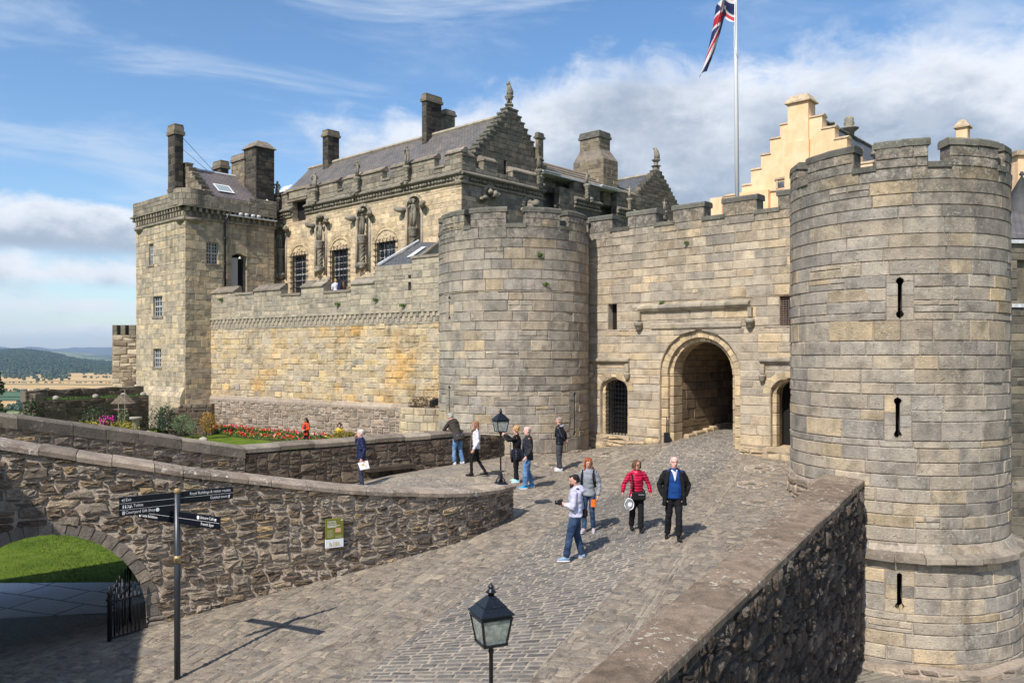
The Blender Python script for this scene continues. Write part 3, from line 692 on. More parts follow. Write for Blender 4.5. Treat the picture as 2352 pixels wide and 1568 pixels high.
strip('paving_strip',[(1100,1800),(1348,1568),(1478,1390),(1580,1240),(1650,1140),(1700,1064)],[(1150,1800),(1388,1568),(1508,1390),(1600,1240),(1665,1142),(1711,1066)],M['bed'],.006)
def inpoly(p,poly):
    x,y=p; c=False; n=len(poly)
    for i in range(n):
        x0,y0=poly[i][:2];x1,y1=poly[i-1][:2]
        if (y0>y)!=(y1>y) and x<(x1-x0)*(y-y0)/(y1-y0)+x0: c=not c
    return c
def setts(idx,name,mat,hr,lr,gp_,topz,slab=False):
    """every sett of the road and every slab of its side strips is a stone of its own"""
    rg=random.Random(77+idx); A,B=STRIPS[idx]; mb=MB()
    LA=[0];
    for a,b in zip(A[:-1],A[1:]): LA.append(LA[-1]+math.dist(a,b))
    mid=[((a[0]+b[0])/2,(a[1]+b[1])/2) for a,b in zip(A,B)]; LM=[0]
    for a,b in zip(mid[:-1],mid[1:]): LM.append(LM[-1]+math.dist(a,b))
    def at(P_,q):
        i=int(np.searchsorted(LM,q))-1; i=min(max(i,0),len(LM)-2); u=(q-LM[i])/(LM[i+1]-LM[i]); return (P_[i][0]+(P_[i+1][0]-P_[i][0])*u,P_[i][1]+(P_[i+1][1]-P_[i][1])*u)
    q=0
    while q<LM[-1]-.2:
        h=rg.uniform(*hr); m0=at(mid,q)
        if m0[1]<7.0: q+=h; continue
        w=math.dist(at(A,q),at(B,q)); s=0 if slab else rg.uniform(-.25,0)
        while s<w:
            l=w/2*rg.uniform(.9,1.1) if slab else rg.uniform(*lr); e=s+l; a,b=max(0,s)/w,min(w,e)/w; s=e
            if (b-a)*w<.06: continue
            top=topz+rg.uniform(-.005,.006); tl=rg.uniform(-.004,.004); vs=[]
            def pt(u,v,z): pa=at(A,q+v);pb=at(B,q+v); x=pa[0]+(pb[0]-pa[0])*u; y=pa[1]+(pb[1]-pa[1])*u; return (x,y,gz(x,y)+z)
            x0,y0=at(A,q); g=gp_/w; bv=.016; bw=bv/w; j=lambda:rg.uniform(-.006,.006)
            c=[(a+g,gp_),(b-g,gp_),(b-g,h-gp_),(a+g,h-gp_)]; base=[pt(u+j()/w,v+j(),.0) for u,v in c]
            c2=[(a+g+bw,gp_+bv),(b-g-bw,gp_+bv),(b-g-bw,h-gp_-bv),(a+g+bw,h-gp_-bv)]
            tp=[pt(u,v,top+tl*(1 if i in (1,2) else -1)) for i,(u,v) in enumerate(c2)]
            mb.add(base+tp,[(4,5,6,7),(0,1,5,4),(1,2,6,5),(2,3,7,6),(3,0,4,7)],(rg.random(),rg.random(),0),0,False)
        q+=h
    mb.build(name,mat,kind='structure')
setts(0,'road_setts',M['sett'],(.12,.15),(.2,.38),.013,.011)
setts(1,'strip_slabs',M['slab'],(.35,.75),None,.012,.014,True)
setts(2,'strip_slabs',M['slab'],(.35,.75),None,.012,.014,True)
def cobbles():
    rg=random.Random(78); th=R_(62); c_,s_=cos(th),sin(th)
    polys=[[p for p in A]+[p for p in B[::-1]] for A,B in STRIPS]
    FY=[(-13.5,12.2),(-11,13.1),(-9,14.1),(-6.75,15.1),(-5,16.1),(-3.4,16.95),(-1.7,18.15),(-.6,19.3),(0.0,20.5)]
    def xy(s,z): return (s*c_-z*s_,s*s_+z*c_)
    PX=lambda y:PIN[0][0]+(y-PIN[0][1])*(PIN[1][0]-PIN[0][0])/(PIN[1][1]-PIN[0][1])
    def keep(s,z):
        x,y=xy(s,z)
        if y<6.5 or abs(x)/y>.75: return False
        if y<21.5 and x>PX(y)-.02: return False
        if x<0 and y>float(np.interp(x,[p[0] for p in FY],[p[1] for p in FY]))-.02: return False
        if x>=0 and x<.02 and y<20.7: return x>-.1
        dgw=(x-GW.o[0])*GW.n[0]+(y-GW.o[1])*GW.n[1]
        if dgw<.05: return False
        if math.dist((x,y),(.07,32.45))<3.0 or math.dist((x,y),(10.7,22.7))<2.8: return False
        return not any(inpoly((x,y),p) for p in polys)
    mb=MB(); mp=lambda s,t,z:(lambda q:(q[0],q[1],gz(*q)+t))(xy(s,z))
    rubble(mb,mp,3,34,-14,17,.125,.115,rg=rg,pr=(.007,.015),noback=True,gap=.011,keep=keep,jit=.42,dome=.004,sizes=[(1,1),(2,1),(1,2),(1,1),(2,2),(1,1),(2,1),(1,2),(2,2),(2,1)])
    mb.build('cobbles',M['cob'],kind='structure')
cobbles()
# passage floor and the way inside
sheet('ditch_floor',[(2.5,3),(30,3),(30,40),(12,40),(8.9,22),(.9,8)],M['ditch'],lambda x,y:-7.72,4)
ter=[(-8.3,0),(45,0),(70,-.9),(320,-67),(1500,-67),(40000,-67)]
def big():
    mb=MB(); rad=[3,12,22,32,45,70,110,160,220,320,600,1500,5000,15000,40000]; n=64; vs=[];fs=[]
    def h(r): return -8.3 if r<=45 else float(np.interp(r,[45,70,320,1e5],[-8.3,-12,-75,-75]))
    for r in rad:
        for j in range(n): th=2*pi*j/n; vs.append((r*cos(th),r*sin(th)+10,h(r)))
    for i in range(len(rad)-1):
        for j in range(n): a=i*n+j;b=i*n+(j+1)%n; fs.append((a,b,b+n,a+n))
    fs.append(list(range(n))[::-1]); mb.add(vs,fs,(.5,.5,0),0,True); mb.build('ground',M['rough'],kind='structure')
big()
sheet('lawn',[(-45,13),(-9,13),(-8,22),(-1,30),(-1,50),(-15,60),(-30,62)],M['lawn'],lambda x,y:float(np.interp(y,[22,45],[-5.52,-5.08]))+.02*sin(x*.7)+.02*sin(y*.4),2)
sheet('flagstone_path',[(-16,15.9),(-6.5,17.6),(-6.5,19.6),(-16,19.4)],M['flags'],lambda x,y:-5.46,3)
sheet('sett_path',[(-16,13.9),(-6.2,15.6),(-6.2,17.3),(-16,15.9)],M['setts2'],lambda x,y:-5.40+.0*(x),3)
def fm(name,a,b,sc=.01):
    m,t=newmat(name); tc=t.n('ShaderNodeTexCoord').outputs['Object']
    c=t.mix(t.rng(t.noise(t.mapp(tc,sc=(1,.3,1)),sc,5,.65),.35,.65),a,b)
    t.n('ShaderNodeOutputMaterial',Surface=t.n('ShaderNodeBsdfPrincipled',Base_Color=c,Roughness=.95)); return m
M['wheat']=fm('ripe_wheat',(.50,.31,.11),(.62,.42,.17)); M['crop']=fm('green_crop',(.045,.10,.03),(.07,.14,.045)); M['past']=fm('pasture',(.16,.20,.06),(.25,.27,.10))
def field(poly,mat,lift=.5):
    vs=[];
    for px,py in poly: Y=75/((py-CY)/F); vs.append(((px-CX)/F*Y,Y,-75+lift))
    mb=MB(); mb.add(vs,[list(range(len(vs)))]); mb.build('field',mat,kind='structure')
field([(-120,853),(120,850),(420,848),(420,852),(100,856),(-120,862)],M['past'],.6)
field([(-120,873),(60,862),(160,856),(420,852),(420,874),(-120,877)],M['wheat'],.8)
field([(-120,878),(420,875),(420,884),(-120,882)],M['wheat'],1.0)
field([(-120,884),(420,886),(420,898),(-120,900)],M['wheat'],1.2)
field([(-120,902),(420,901),(420,911),(-120,912)],M['crop'],1.2)
field([(-120,913.5),(420,912),(420,921),(-120,920)],M['crop'],1.0)
field([(-120,921.5),(420,921.5),(420,937),(-120,939)],M['wheat'],.8)
field([(-120,947),(420,944),(420,962),(-120,962)],M['past'],.8)
def ridge(name,prof,Y0,Y1,mat,kind='structure',foot=-75,jit=0.0,n=60,x0=-150,x1=420):
    """hill: crest profile (D px) at depth Y1, foot at depth Y0"""
    mb=MB(); xs=[p[0] for p in prof]; ys=[p[1] for p in prof]; vs=[];fs=[]; K=10; rg=random.Random(len(name))
    for i in range(n+1):
        px=x0+(x1-x0)*i/n; py=float(np.interp(px,xs,ys)); r=(px-CX)/F; zt=(CY-py)/F*Y1
        for k in range(K+1):
            u=k/K; Y=Y0+(Y1-Y0)*u; e=(1-(1-u)**1.6); z=foot+(zt-foot)*e+rg.uniform(-jit,jit)*sin(pi*u)
            vs.append((r*Y,Y,z))
        vs.append((r*Y1*1.25,Y1*1.25,foot))
    K+=1
    for i in range(n):
        for k in range(K): a=i*(K+1)+k; fs.append((a,a+K+1,a+K+2,a+1))
    mb.add(vs,fs,(.5,.5,0),0,True); return mb.build(name,mat,kind=kind)
M['hillfar']=fm('mountain_moorland',(.05,.06,.05),(.09,.09,.06),.0006)
def mat_hill():
    m,t=newmat('wooded_hill_ground'); tc=t.n('ShaderNodeTexCoord').outputs['Object']
    k=t.noise(t.mapp(tc,sc=(1,.45,1)),.0021,5,.6)
    c=t.ramp(k,[(.40,(.025,.055,.018)),(.50,(.035,.07,.022)),(.53,(.17,.20,.07)),(.60,(.25,.24,.10)),(.64,(.04,.08,.025))])
    t.n('ShaderNodeOutputMaterial',Surface=t.n('ShaderNodeBsdfPrincipled',Base_Color=c,Roughness=1.0)); return m
M['hill']=mat_hill()
ridge('mountains',[(-150,799),(0,795),(25,799),(48,798.5),(65,795.5),(92,797),(120,801.5),(150,800),(175,796.7),(188,799),(200,797),(232,797.5),(258,797),(420,799)],12000,15000,M['hillfar'])
ridge('far_hill',[(-150,802),(0,801),(60,803),(130,806),(200,811),(260,816),(420,817)],6000,9000,M['hill'])
HP=[(-150,806),(0,806),(40,805),(70,806),(100,810),(130,815),(165,821),(200,826),(235,829),(270,832),(420,836)]
ridge('near_hill',HP,3300,5200,M['hill'])
def distant_trees():
    rg=random.Random(3); mb=MB()
    def tree(x,y,z,h):
        blob(mb,(x,y,z+h*.45),(h*rg.uniform(.38,.6),h*rg.uniform(.38,.6),h*.55),6,3,(rg.random(),rg.random(),0),0,.25,rg,False)
    xs=[p[0] for p in HP]; ys=[p[1] for p in HP]
    for i in range(6500):
        px=rg.uniform(-40,275); lim=.98 if px<150 else .75
        u=rg.random()**.8*lim; 
        if px>120 and rg.random()<.45: continue
        Y0,Y1=3300,5200; Y=Y0+(Y1-Y0)*u; py=float(np.interp(px,xs,ys)); zt=(CY-py)/F*Y1; z=-75+(zt+75)*(1-(1-u)**1.6)
        tree((px-CX)/F*Y,Y,z,rg.uniform(8,16))
    o=mb.build('woodland',M['leafd']); tag(o,'dark conifer and broadleaf woodland covering the far hillside','woodland',kind='stuff')
    mb=MB()
    def tree(x,y,z,h):
        for q in range(2): blob(mb,(x+rg.uniform(-.3,.3)*h,y,z+h*rg.uniform(.35,.5)),(h*rg.uniform(.35,.5),h*.4,h*.45),6,4,(rg.random(),rg.random(),0),0,.3,rg,False)
    def row(py,x0,x1,n,h,sp=1.0):
        for i in range(n):
            px=rg.uniform(x0,x1); p=py+rg.uniform(-sp,sp); Y=75/((p-CY)/F); tree((px-CX)/F*Y,Y,-75,rg.uniform(.5,1)*h)
    row(850,0,160,150,26,2.5); row(856,-10,130,110,22,3.5); row(866,10,165,46,17,4.5); row(872,50,165,24,14,4); row(862,100,150,18,20,2)
    row(858,190,262,24,13,3); row(868,170,262,10,9,1); row(853,150,262,70,16,1.5); row(899.5,-10,110,30,8,1.2)
    row(880,-10,262,60,5,.4); row(941,20,100,30,10,3); row(930,35,50,3,8,1); row(934,20,25,2,6,1); row(943,80,100,10,12,2); row(911,60,90,6,3,.3)
    o=mb.build('hedgerow_trees',M['leafd']); tag(o,'rows and clumps of dark trees along the field edges on the plain','trees',kind='stuff')
distant_trees()
def farm():
    t=thing('farm_shed','long low white farm shed beside the green field on the plain','shed',(0,0,0))
    Y=75/((923-CY)/F); x0=(73-CX)/F*Y; x1=(90-CX)/F*Y; t.location=((x0+x1)/2,Y,-75)
    mb=MB(); box(mb,lambda s,tt,z:(s,Y-tt,z),x0,x1,0,-12,-75,-72); mb.build('wall',M['whitep'],t)
    mb=MB(); prism(mb,lambda s,tt,z:(tt,Y+s,z),[(-1,-71.95),(13,-71.95),(6,-69.5)],x0-.5,x1+.5); mb.build('roof',M['lead'],t)
farm()
# ---------------------------------------------------------------- gatehouse: towers and gate wall
def merlon(parent,mp,s0,s1,zb,zt,thick,mat,rg,seg,caph=.19,ov=.05,ch=.33,t0=0.0):
    mb=MB(); mpp=(lambda s,t,z:mp(s,t+t0,z)); ashlar(mb,mpp,s0,s1,zb,zt-caph,ch,(.5,1.1),(),thick,maxseg=seg,backseg=seg,rg=rg)
    o=mb.build('merlon',mat,parent)
    mb=MB(); n=max(1,int((s1-s0)/.75))
    for i in range(n):
        a=s0-ov+(s1-s0+2*ov)*i/n; b=s0-ov+(s1-s0+2*ov)*(i+1)/n; k=2 if seg<2 else 1
        for q in range(k):
            a2=a+(b-a)*q/k+(.004 if q==0 else 0); b2=a+(b-a)*(q+1)/k-(.004 if q==k-1 else 0)
            dz=rg.uniform(-.008,.008)
            vs=[]
            prof=[(ov,zt-caph),(ov,zt-.05),(ov-.06,zt),(-thick+.02-ov*0,zt),(-thick-ov,zt-.05),(-thick-ov,zt-caph)]
            for s in (a2,b2):
                for tt,z in prof: vs.append(mpp(s,tt,z+dz))
            m_=len(prof); fs=[[j,(j+1)%m_,(j+1)%m_+m_,j+m_] for j in range(m_)]
            if q==0: fs.append(list(range(m_)))
            if q==k-1: fs.append(list(range(2*m_-1,m_-1,-1)))
            mb.add(vs,fs,(rg.random(),rg.random(),0))
    mb.build('coping',M['cap'],o); return o
def sill(mb,mp,s0,s1,z,thick,seg=1,h=.14,ov=.06,rg=rnd):
    box(mb,mp,s0+.01,s1-.01,ov,-thick-.04,z-.03,z+h-.03,(rg.random(),rg.random(),0),0,seg)
LT=Tw((.07,32.45),2.96); RT=Tw((10.7,22.7),2.75,lambda z:2.75 if z>-4.9 else 2.75+.16+.06*(-4.9-z))
def keyhole(tw,px,y0,y1,ends=(1,1),w=.05,R=None):
    """a thin slit, with round ends where ends says so: (opening, profile)"""
    s,Y=tw.s(px,R); za=(CY-y1)/F*Y; zb=(CY-y0)/F*Y; h=rect_hole(s-.3,s+.3,za-.06,zb+.06); h['key']=(s,za,zb,ends,w); return [h]
def key_jambs(mb,tw,h,rg):
    s,za,zb,ends,w=h['key']; z0,z1=h['br']; r=w*1.8
    def hw(z):
        if not za<z<zb: return .003
        v=w
        for e,zc in ((ends[0],za+r),(ends[1],zb-r)):
            if e and abs(z-zc)<r: v=max(v,math.sqrt(r*r-(z-zc)**2))
        if ends[0] and z<za+r: v=math.sqrt(max(0,r*r-(z-za-r)**2)) or .003
        if ends[1] and z>zb-r: v=math.sqrt(max(0,r*r-(z-zb+r)**2)) or .003
        return v
    for sg in (-1,1):
        z=z0
        while z<z1-.01:
            e=min(z1,z+rg.uniform(.26,.40)); 
            if z1-e<.15: e=z1
            zs=[z+.005+(e-z-.01)*i/9 for i in range(10)]; t=rg.uniform(.012,.03); ow=rg.uniform(.292,.297)
            poly=[(s+sg*hw(q),q) for q in zs]+[(s+sg*ow,zs[-1]),(s+sg*ow,zs[0])]
            prism(mb,tw.mp,poly,t,-.5,(rg.random(),rg.random(),0)); z=e
def round_tower(tw,label,name,sillz,topz,basez,mlist,holes,seed,mat,ch,cw,ledge=None,group=None):
    rg=random.Random(seed); t=thing(name,label,'tower',(tw.c[0],tw.c[1],basez),0)
    H=pi*tw.R
    mb=MB(); z0=basez
    if ledge:
        ashlar(mb,tw.mp,-H,H,basez,ledge,ch,cw,[h for h in holes if h['br'][0]<ledge],.5,rg=rg,maxseg=.45,backseg=.45,pr=(.01,.035),rough=.01)
        z0=ledge
    zm=2.35
    ashlar(mb,tw.mp,-H,H,z0,zm,ch,cw,[h for h in holes if h['br'][0]>=z0-.1],.5,rg=rg,maxseg=.45,backseg=.45,pr=(.012,.04),rough=.012)
    ashlar(mb,tw.mp,-H,H,zm,sillz,ch*1.02,(cw[0]*1.2,cw[1]*1.15),[],.5,rg=rg,maxseg=.45,backseg=.45,pr=(.022,.034),rough=.003,bev=.01)
    for h in holes: key_jambs(mb,tw,h,rg)
    mb.build('wall',mat,t)
    mb=MB(); lathe(mb,(tw.c[0],tw.c[1],0),[(tw.R-.52,basez),(tw.R-.52,sillz-.35)],32); mb.build('dark_interior',M['dark'],t)
    mb=MB(); lathe(mb,(tw.c[0],tw.c[1],0),[(tw.R-.2,sillz-.34),(tw.R-.2,sillz-.3)],32); mb.build('roof_deck',M['chim'],t)
    if ledge:
        mb=MB(); n=26
        for i in range(n):
            a=-H*.9+1.8*H*i/n; b=-H*.9+1.8*H*(i+1)/n; o_=.24+rg.uniform(-.02,.02)
            for (t0,t1,zz0,zz1) in ((.0,o_,ledge-.12,ledge+.02),):
                vs=[tw.mp(a+.01,t0,ledge+.12),tw.mp(b-.01,t0,ledge+.12),tw.mp(b-.01,o_,ledge+.02),tw.mp(a+.01,o_,ledge+.02),tw.mp(b-.01,o_,ledge-.09-rg.random()*.03),tw.mp(a+.01,o_,ledge-.09-rg.random()*.03),tw.mp(b-.01,0,ledge-.16),tw.mp(a+.01,0,ledge-.12)]
                mb.add(vs,[(0,1,2,3),(3,2,4,5),(5,4,6,7),(0,3,5,7),(1,6,4,2)],(rg.random(),rg.random(),0))
        mb.build('string_course',M['capgrey'],t)
    ed=sorted(mlist)
    for a,b in ed: merlon(t,tw.mp,a,b,sillz,topz,.45,mat,rg,.45,t0=.0)
    for i,(a,b) in enumerate(ed):
        a2=ed[(i+1)%len(ed)][0]+(2*H if i==len(ed)-1 else 0)
        mb=MB(); sill(mb,tw.mp,b-.03,a2+.03,sillz,.45,3,rg=rg); mb.build('crenel_sill',M['cap'],t)
    return t
# left tower battlements, measured from the photo, the rest of the ring repeated behind
def ring_m(meas,H,w,g):
    out=[m for m in meas]; out.sort(); a=out[-1][1]+g; end=out[0][0]+2*H-g
    n=max(1,round((end-a+g)/(w+g))); p=(end-a+g)/n
    for i in range(n): out.append((a+i*p,a+i*p+p-g))
    return [(x-2*H if x>H else x,y-2*H if x>H else y) for x,y in out]
ml=[]
for a,b in ((1010,1066),(1081,1162),(1206,1286),(1304,1351)): ml.append((LT.s(a)[0],LT.s(b)[0]))
ml[0]=(ml[0][1]-1.5,ml[0][1]); ml[3]=(ml[3][0],ml[3][0]+1.5)
hl=keyhole(LT,1033,680,737)+keyhole(LT,1033,886,985,(0,1))+keyhole(LT,1319,900,1000,(1,1))
lt=round_tower(LT,'round gate tower on the left of the archway, behind the far lamp','round_tower',4.66,5.40,-4.3,ring_m(ml,pi*2.96,1.45,.75),hl,11,M['gate'],.35,(.5,1.25))
mr=[]
for a,b in ((1856,1960),(2011,2132),(2182,2291)): mr.append((RT.s(a)[0],RT.s(b)[0]))
q=RT.s(1835)[0]; mr.append((q-1.25,q-.05)); q=RT.s(2303)[0]; mr.append((q+.05,q+1.2))
hr=keyhole(RT,2067,637,730)+keyhole(RT,2062,912,1006)+keyhole(RT,2066,1316,1400,(1,0),.055,2.95)
rt=round_tower(RT,'large round gate tower at the right with three arrow slits and a low ledge','round_tower',4.64,5.35,-7.8,ring_m(mr,pi*2.75,1.3,.7),hr,12,M['gate'],.33,(.5,1.3),ledge=-4.95)
# masonry footing of the towers
def footing(tw,zb,zt,t,lab,parent,s0,s1):
    mb=MB(); rubble(mb,lambda s,tt,z:tw.mp(s,tt+t,z),s0,s1,zb,lambda s:zt+.05*sin(s*3),.16,.13,.3,random.Random(5)); mb.build('footing',M['base'],parent)
footing(LT,-4.4,-3.62,.10,'',lt,-4,5)
footing(RT,-4.6,-3.30,.07,'',rt,-7.5,RT.s(1895)[0])
footing(RT,-8.0,-7.55,.38,'',rt,RT.s(1950,3.1)[0]-1,6)

gw=thing('gate_wall','flat gateway wall between the two round towers with a round-headed archway','wall',(6.1,26.9,-3.1))
def grect(W,x0,x1,y0,y1):
    xm=(x0+x1)/2; return rect_hole(W.s(x0),W.s(x1),W.z(xm,y1),W.z(xm,y0))
GS0,GS1=1.2,13.4
ac=(GW.s(1516)+GW.s(1700))/2; aw=(GW.s(1700)-GW.s(1516))/2
atop=GW.z(1600,757); asp=atop-aw
# openings
gh=[arch_hole(ac,aw,-4.2,asp)]
dl=(GW.s(1379),GW.s(1443)); dlc=sum(dl)/2; dlw=(dl[1]-dl[0])/2; dlb=GW.z(1410,999); dlt=GW.z(1410,866)
gh.append(arch_hole(dlc,dlw,dlb,dlt-dlw*.75,dlw*.75))
d2=(GW.s(1770),GW.s(1770)+1.35); d2c=sum(d2)/2; d2w=(d2[1]-d2[0])/2; d2b=GW.z(1795,1028); d2t=GW.z(1795,868)
gh.append(arch_hole(d2c,d2w,d2b,d2t-d2w*.8,d2w*.8))
gh.append(grect(GW,1397,1417,698,757)); w2=grect(GW,1791,1821,680,748); gh.append(w2)
SZ,TZ=GW.z(1640,502),GW.z(1580,467)
def gate():
    rg=random.Random(21); mb=MB()
    ashlar(mb,GW.mp,GS0,GS1,-4.3,SZ,.315,(.45,1.15),gh,.9,rg=rg,pr=(.01,.035),rough=.008)
    mb.build('wall_face',M['gatewall'],gw)
    # merlons
    px=[(1344,1406),(1442,1507),(1546,1617),(1661,1738),(1787,1835)]
    for a,b in px: merlon(gw,GW.mp,GW.s(a),GW.s(b),SZ,TZ,.5,M['gate'],rg,9)
    for a,b in ((1404,1444),(1505,1548),(1615,1663),(1736,1789)):
        mb=MB(); sill(mb,GW.mp,GW.s(a)-.05,GW.s(b)+.05,SZ,.5,rg=rg); mb.build('crenel_sill',M['cap'],gw)
    # roof platform behind the parapet
    mb=MB(); box(mb,GW.mp,2.0,13,-.55,-6.5,4.1,4.2); mb.build('roof_deck',M['chim'],gw)
    # arch orders
    mb=MB()
    voussoirs(mb,GW.mp,ac,asp,aw-.27,aw+.02,0,pi,19,-.10,-.45,rg)
    voussoirs(mb,GW.mp,ac,asp,aw-.42,aw-.25,0,pi,17,-.26,-.9,rg)
    for sg in (-1,1):
        for (o0,o1,t0,t1) in ((-.27,.02,-.10,-.45),(-.42,-.25,-.26,-.9)):
            z=-4.0
            while z<asp-.01:
                z2=min(asp,z+rg.uniform(.3,.45)); a=ac+sg*(aw+o0); b=ac+sg*(aw+o1)
                bbox(mb,GW.mp,min(a,b),max(a,b),t1,t0+rg.uniform(-.01,.01),z+.005,z2-.005,.025,(rg.random(),rg.random(),0)); z=z2
    mb.build('arch_ring',M['jamb'],gw)
    # raised frame about the arch, and the long hood mould above
    mb=MB()
    z0=GW.z(1600,712); z1=GW.z(1600,697); s0,s1=GW.s(1470),GW.s(1725)
    n=5
    for i in range(n):
        a=s0+(s1-s0)*i/n;b=s0+(s1-s0)*(i+1)/n; o=.20+rg.uniform(-.02,.03)
        prism(mb,lambda u,s,z:GW.mp(s,u,z),[(0,z0+.0),(o*.6,z0+.02),(o,z0+.12),(o,z0+.20),(0,z0+.30)],a,b-.006,(rg.random(),rg.random(),0))
    for s in (s0,s1):
        prism(mb,lambda u,q,z:GW.mp(q,u,z),[(0,z0-.38),(.14,z0-.30),(.16,z0+.02),(0,z0+.02)],s-.06,s+.08,(rg.random(),rg.random(),0))
        p=GW.mp(s+.01,.12,z0-.52); lathe(mb,p,[(.02,-.2),(.10,-.12),(.13,0),(.17,.02),(.17,.10),(.15,.16)],8,(rg.random(),rg.random(),0))
    mb.build('hood_mould',M['parapet'],gw)
    mb=MB(); z2=GW.z(1600,747)
    for i in range(3):
        a=GW.s(1497)+(GW.s(1704)-GW.s(1497))*i/3; b=GW.s(1497)+(GW.s(1704)-GW.s(1497))*(i+1)/3
        prism(mb,lambda u,s,z:GW.mp(s,u,z),[(0,z2-.14),(.07,z2-.08),(.08,z2+.06),(0,z2+.12)],a,b-.006,(rg.random(),rg.random(),0))
    mb.build('string_course',M['gatewall'],gw)
    # small hood moulds over the side doors
    for (a,b,yt,dr) in ((1356,1447,826,32),(1748,1835,826,38)):
        mb=MB(); xm=(a+b)/2; zt=GW.z(xm,yt); s0,s1=GW.s(a),GW.s(b)
        prism(mb,lambda u,s,z:GW.mp(s,u,z),[(0,zt-.16),(.06,zt-.14),(.16,zt-.05),(.16,zt+.02),(0,zt+.08)],s0,s1,(rg.random(),.4,0))
        for s,sg in ((s0,1),(s1,-1)):
            bbox(mb,GW.mp,min(s,s+sg*.16),max(s,s+sg*.16),0,.14,zt-.48,zt-.15,.02,(rg.random(),.4,0))
            p=GW.mp(s+sg*.08,.09,zt-.62); lathe(mb,p,[(.03,-.14),(.09,-.08),(.11,.03),(.13,.06),(.13,.13)],8,(rg.random(),.4,0))
        mb.build('hood_mould',M['parapet'],gw)
    # door surrounds
    for c,w,b,t in ((dlc,dlw,dlb,dlt),(d2c,d2w,d2b,d2t)):
        mb=MB(); sp=t-w*.78
        voussoirs(mb,GW.mp,c,sp,w+.0,w+.26,0,pi,9,.035,-.1,rg,ell=.8)
        voussoirs(mb,GW.mp,c,sp,w-.14,w+.01,0,pi,9,-.14,-.4,rg,ell=.8)
        for sg in (-1,1):
            for o0,o1,t0,t1 in ((-.14,.01,-.14,-.4),):
                z=b
                while z<sp-.01:
                    z2=min(sp,z+rg.uniform(.3,.45)); x0=c+sg*(w+o0);x1=c+sg*(w+o1)
                    bbox(mb,GW.mp,min(x0,x1),max(x0,x1),t1,t0,z,z2-.006,.02,(rg.random(),rg.random(),0)); z=z2
        box(mb,GW.mp,c-w-.1,c+w+.1,.12,-.6,b-.16,b-.01)
        mb.build('door_surround',M['jamb'],gw)
    mb=MB()
    fz=GW.z(1430,1006); rubble(mb,lambda s,t,z:GW.mp(s,t+.12,z),2.0,GW.s(1508),-4.2,lambda s:fz+.08*sin(s*4),.22,.15,.3,rg,(.03,.09)); 
    rubble(mb,lambda s,t,z:GW.mp(s,t+.14,z),GW.s(1702),13.0,-4.6,lambda s:GW.z(1710,1028)+.05*sin(s*5)-.06*(s-ac-aw),.22,.16,.3,rg,(.03,.1))
    # the worn corner stones by the arch
    for px_,s_ in ((1497,.22),(1513,.16)):
        p=GW.mp(GW.s(px_),.16,GW.z(px_,1014)); blob(mb,p,(s_,s_*.8,s_*.75),10,6,(rg.random(),.7,0),0,.06,rg)
    mb.build('footing',M['jamb'],gw)
    # iron grille in the left door
    def grille(c,w,b,t,dx_,dz_,name,r=.013,tt=-.2,flat=False,mat='iron'):
        mb=MB(); s=c-w
        k=int(2*w/dx_); 
        for i in range(1,k):
            ss=c-w+2*w*i/k; top=t-(0 if flat else w*.8*(1-math.sqrt(max(0,1-((ss-c)/w)**2))))
            bbox(mb,GW.mp,ss-r,ss+r,tt-r,tt+r,b,top,.003)
        k=int((t-b)/dz_)
        for i in range(1,k):
            zz=b+(t-b)*i/k; bbox(mb,GW.mp,c-w,c+w,tt+r+.002,tt+3*r,zz-r,zz+r,.003)
        return mb.build(name,M[mat],gw)
    grille(dlc,dlw-.12,dlb,dlt-.1,.15,.17,'iron_grille',.016)
    w2c=w2['c']; w2w=(w2['rg'][1]-w2['rg'][0])/2
    grille(w2c,w2w,w2['br'][0],w2['br'][1],.075,.075,'window_grille',.009,-.1,True,'galv')
    # the vaulted passage
    mb=MB(); r=aw-.42+.03; L=7.5; N=14
    prof=[(-r,-4.2),(-r,asp)]+[(-r*cos(pi*i/N),asp+r*sin(pi*i/N)) for i in range(1,N)]+[(r,asp),(r,-4.2)]
    rg2=random.Random(4)
    def pmap(side):
        return lambda s,t,z:GW.mp(ac+side*(r-t),-.88-s,z)
    ashlar(mb,pmap(-1),0,L,-4.2,asp,.33,(.4,1.0),(),.3,rg=rg2); ashlar(mb,pmap(1),0,L,-4.2,asp,.33,(.4,1.0),(),.3,rg=rg2)
    def vmap(s,t,z): # z = arc length
        th=z/r; return GW.mp(ac-(r-t)*cos(th),-.88-s,asp+(r-t)*sin(th))
    ashlar(mb,vmap,0,L,0,pi*r,.26,(.5,1.1),(),.3,rg=rg2)
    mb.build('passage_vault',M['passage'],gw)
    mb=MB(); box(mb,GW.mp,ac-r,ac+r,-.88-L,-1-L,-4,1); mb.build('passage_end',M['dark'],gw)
    # kerb of rough stone along the passage wall
    mb=MB(); s=.1
    while s<L-.5:
        l=rg.uniform(.4,.8); z=gz(*GW.mp(ac-r,-.88-s,0)[:2])
        bbox(mb,lambda a,t,zz:GW.mp(ac-r+t,-.88-a,zz),s,s+l-.02,0,.22,z-.2,z+.20+rg.uniform(-.05,.05),.04,(rg.random(),rg.random(),0)); s+=l
    mb.build('passage_kerb',M['jamb'],gw)
    # dark recesses behind doors and windows
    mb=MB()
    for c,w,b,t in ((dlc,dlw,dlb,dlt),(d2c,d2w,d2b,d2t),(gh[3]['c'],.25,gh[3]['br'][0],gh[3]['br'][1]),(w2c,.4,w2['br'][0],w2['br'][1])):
        box(mb,GW.mp,c-w-.15,c+w+.15,-.92,-1.0,b-.1,t+.1)
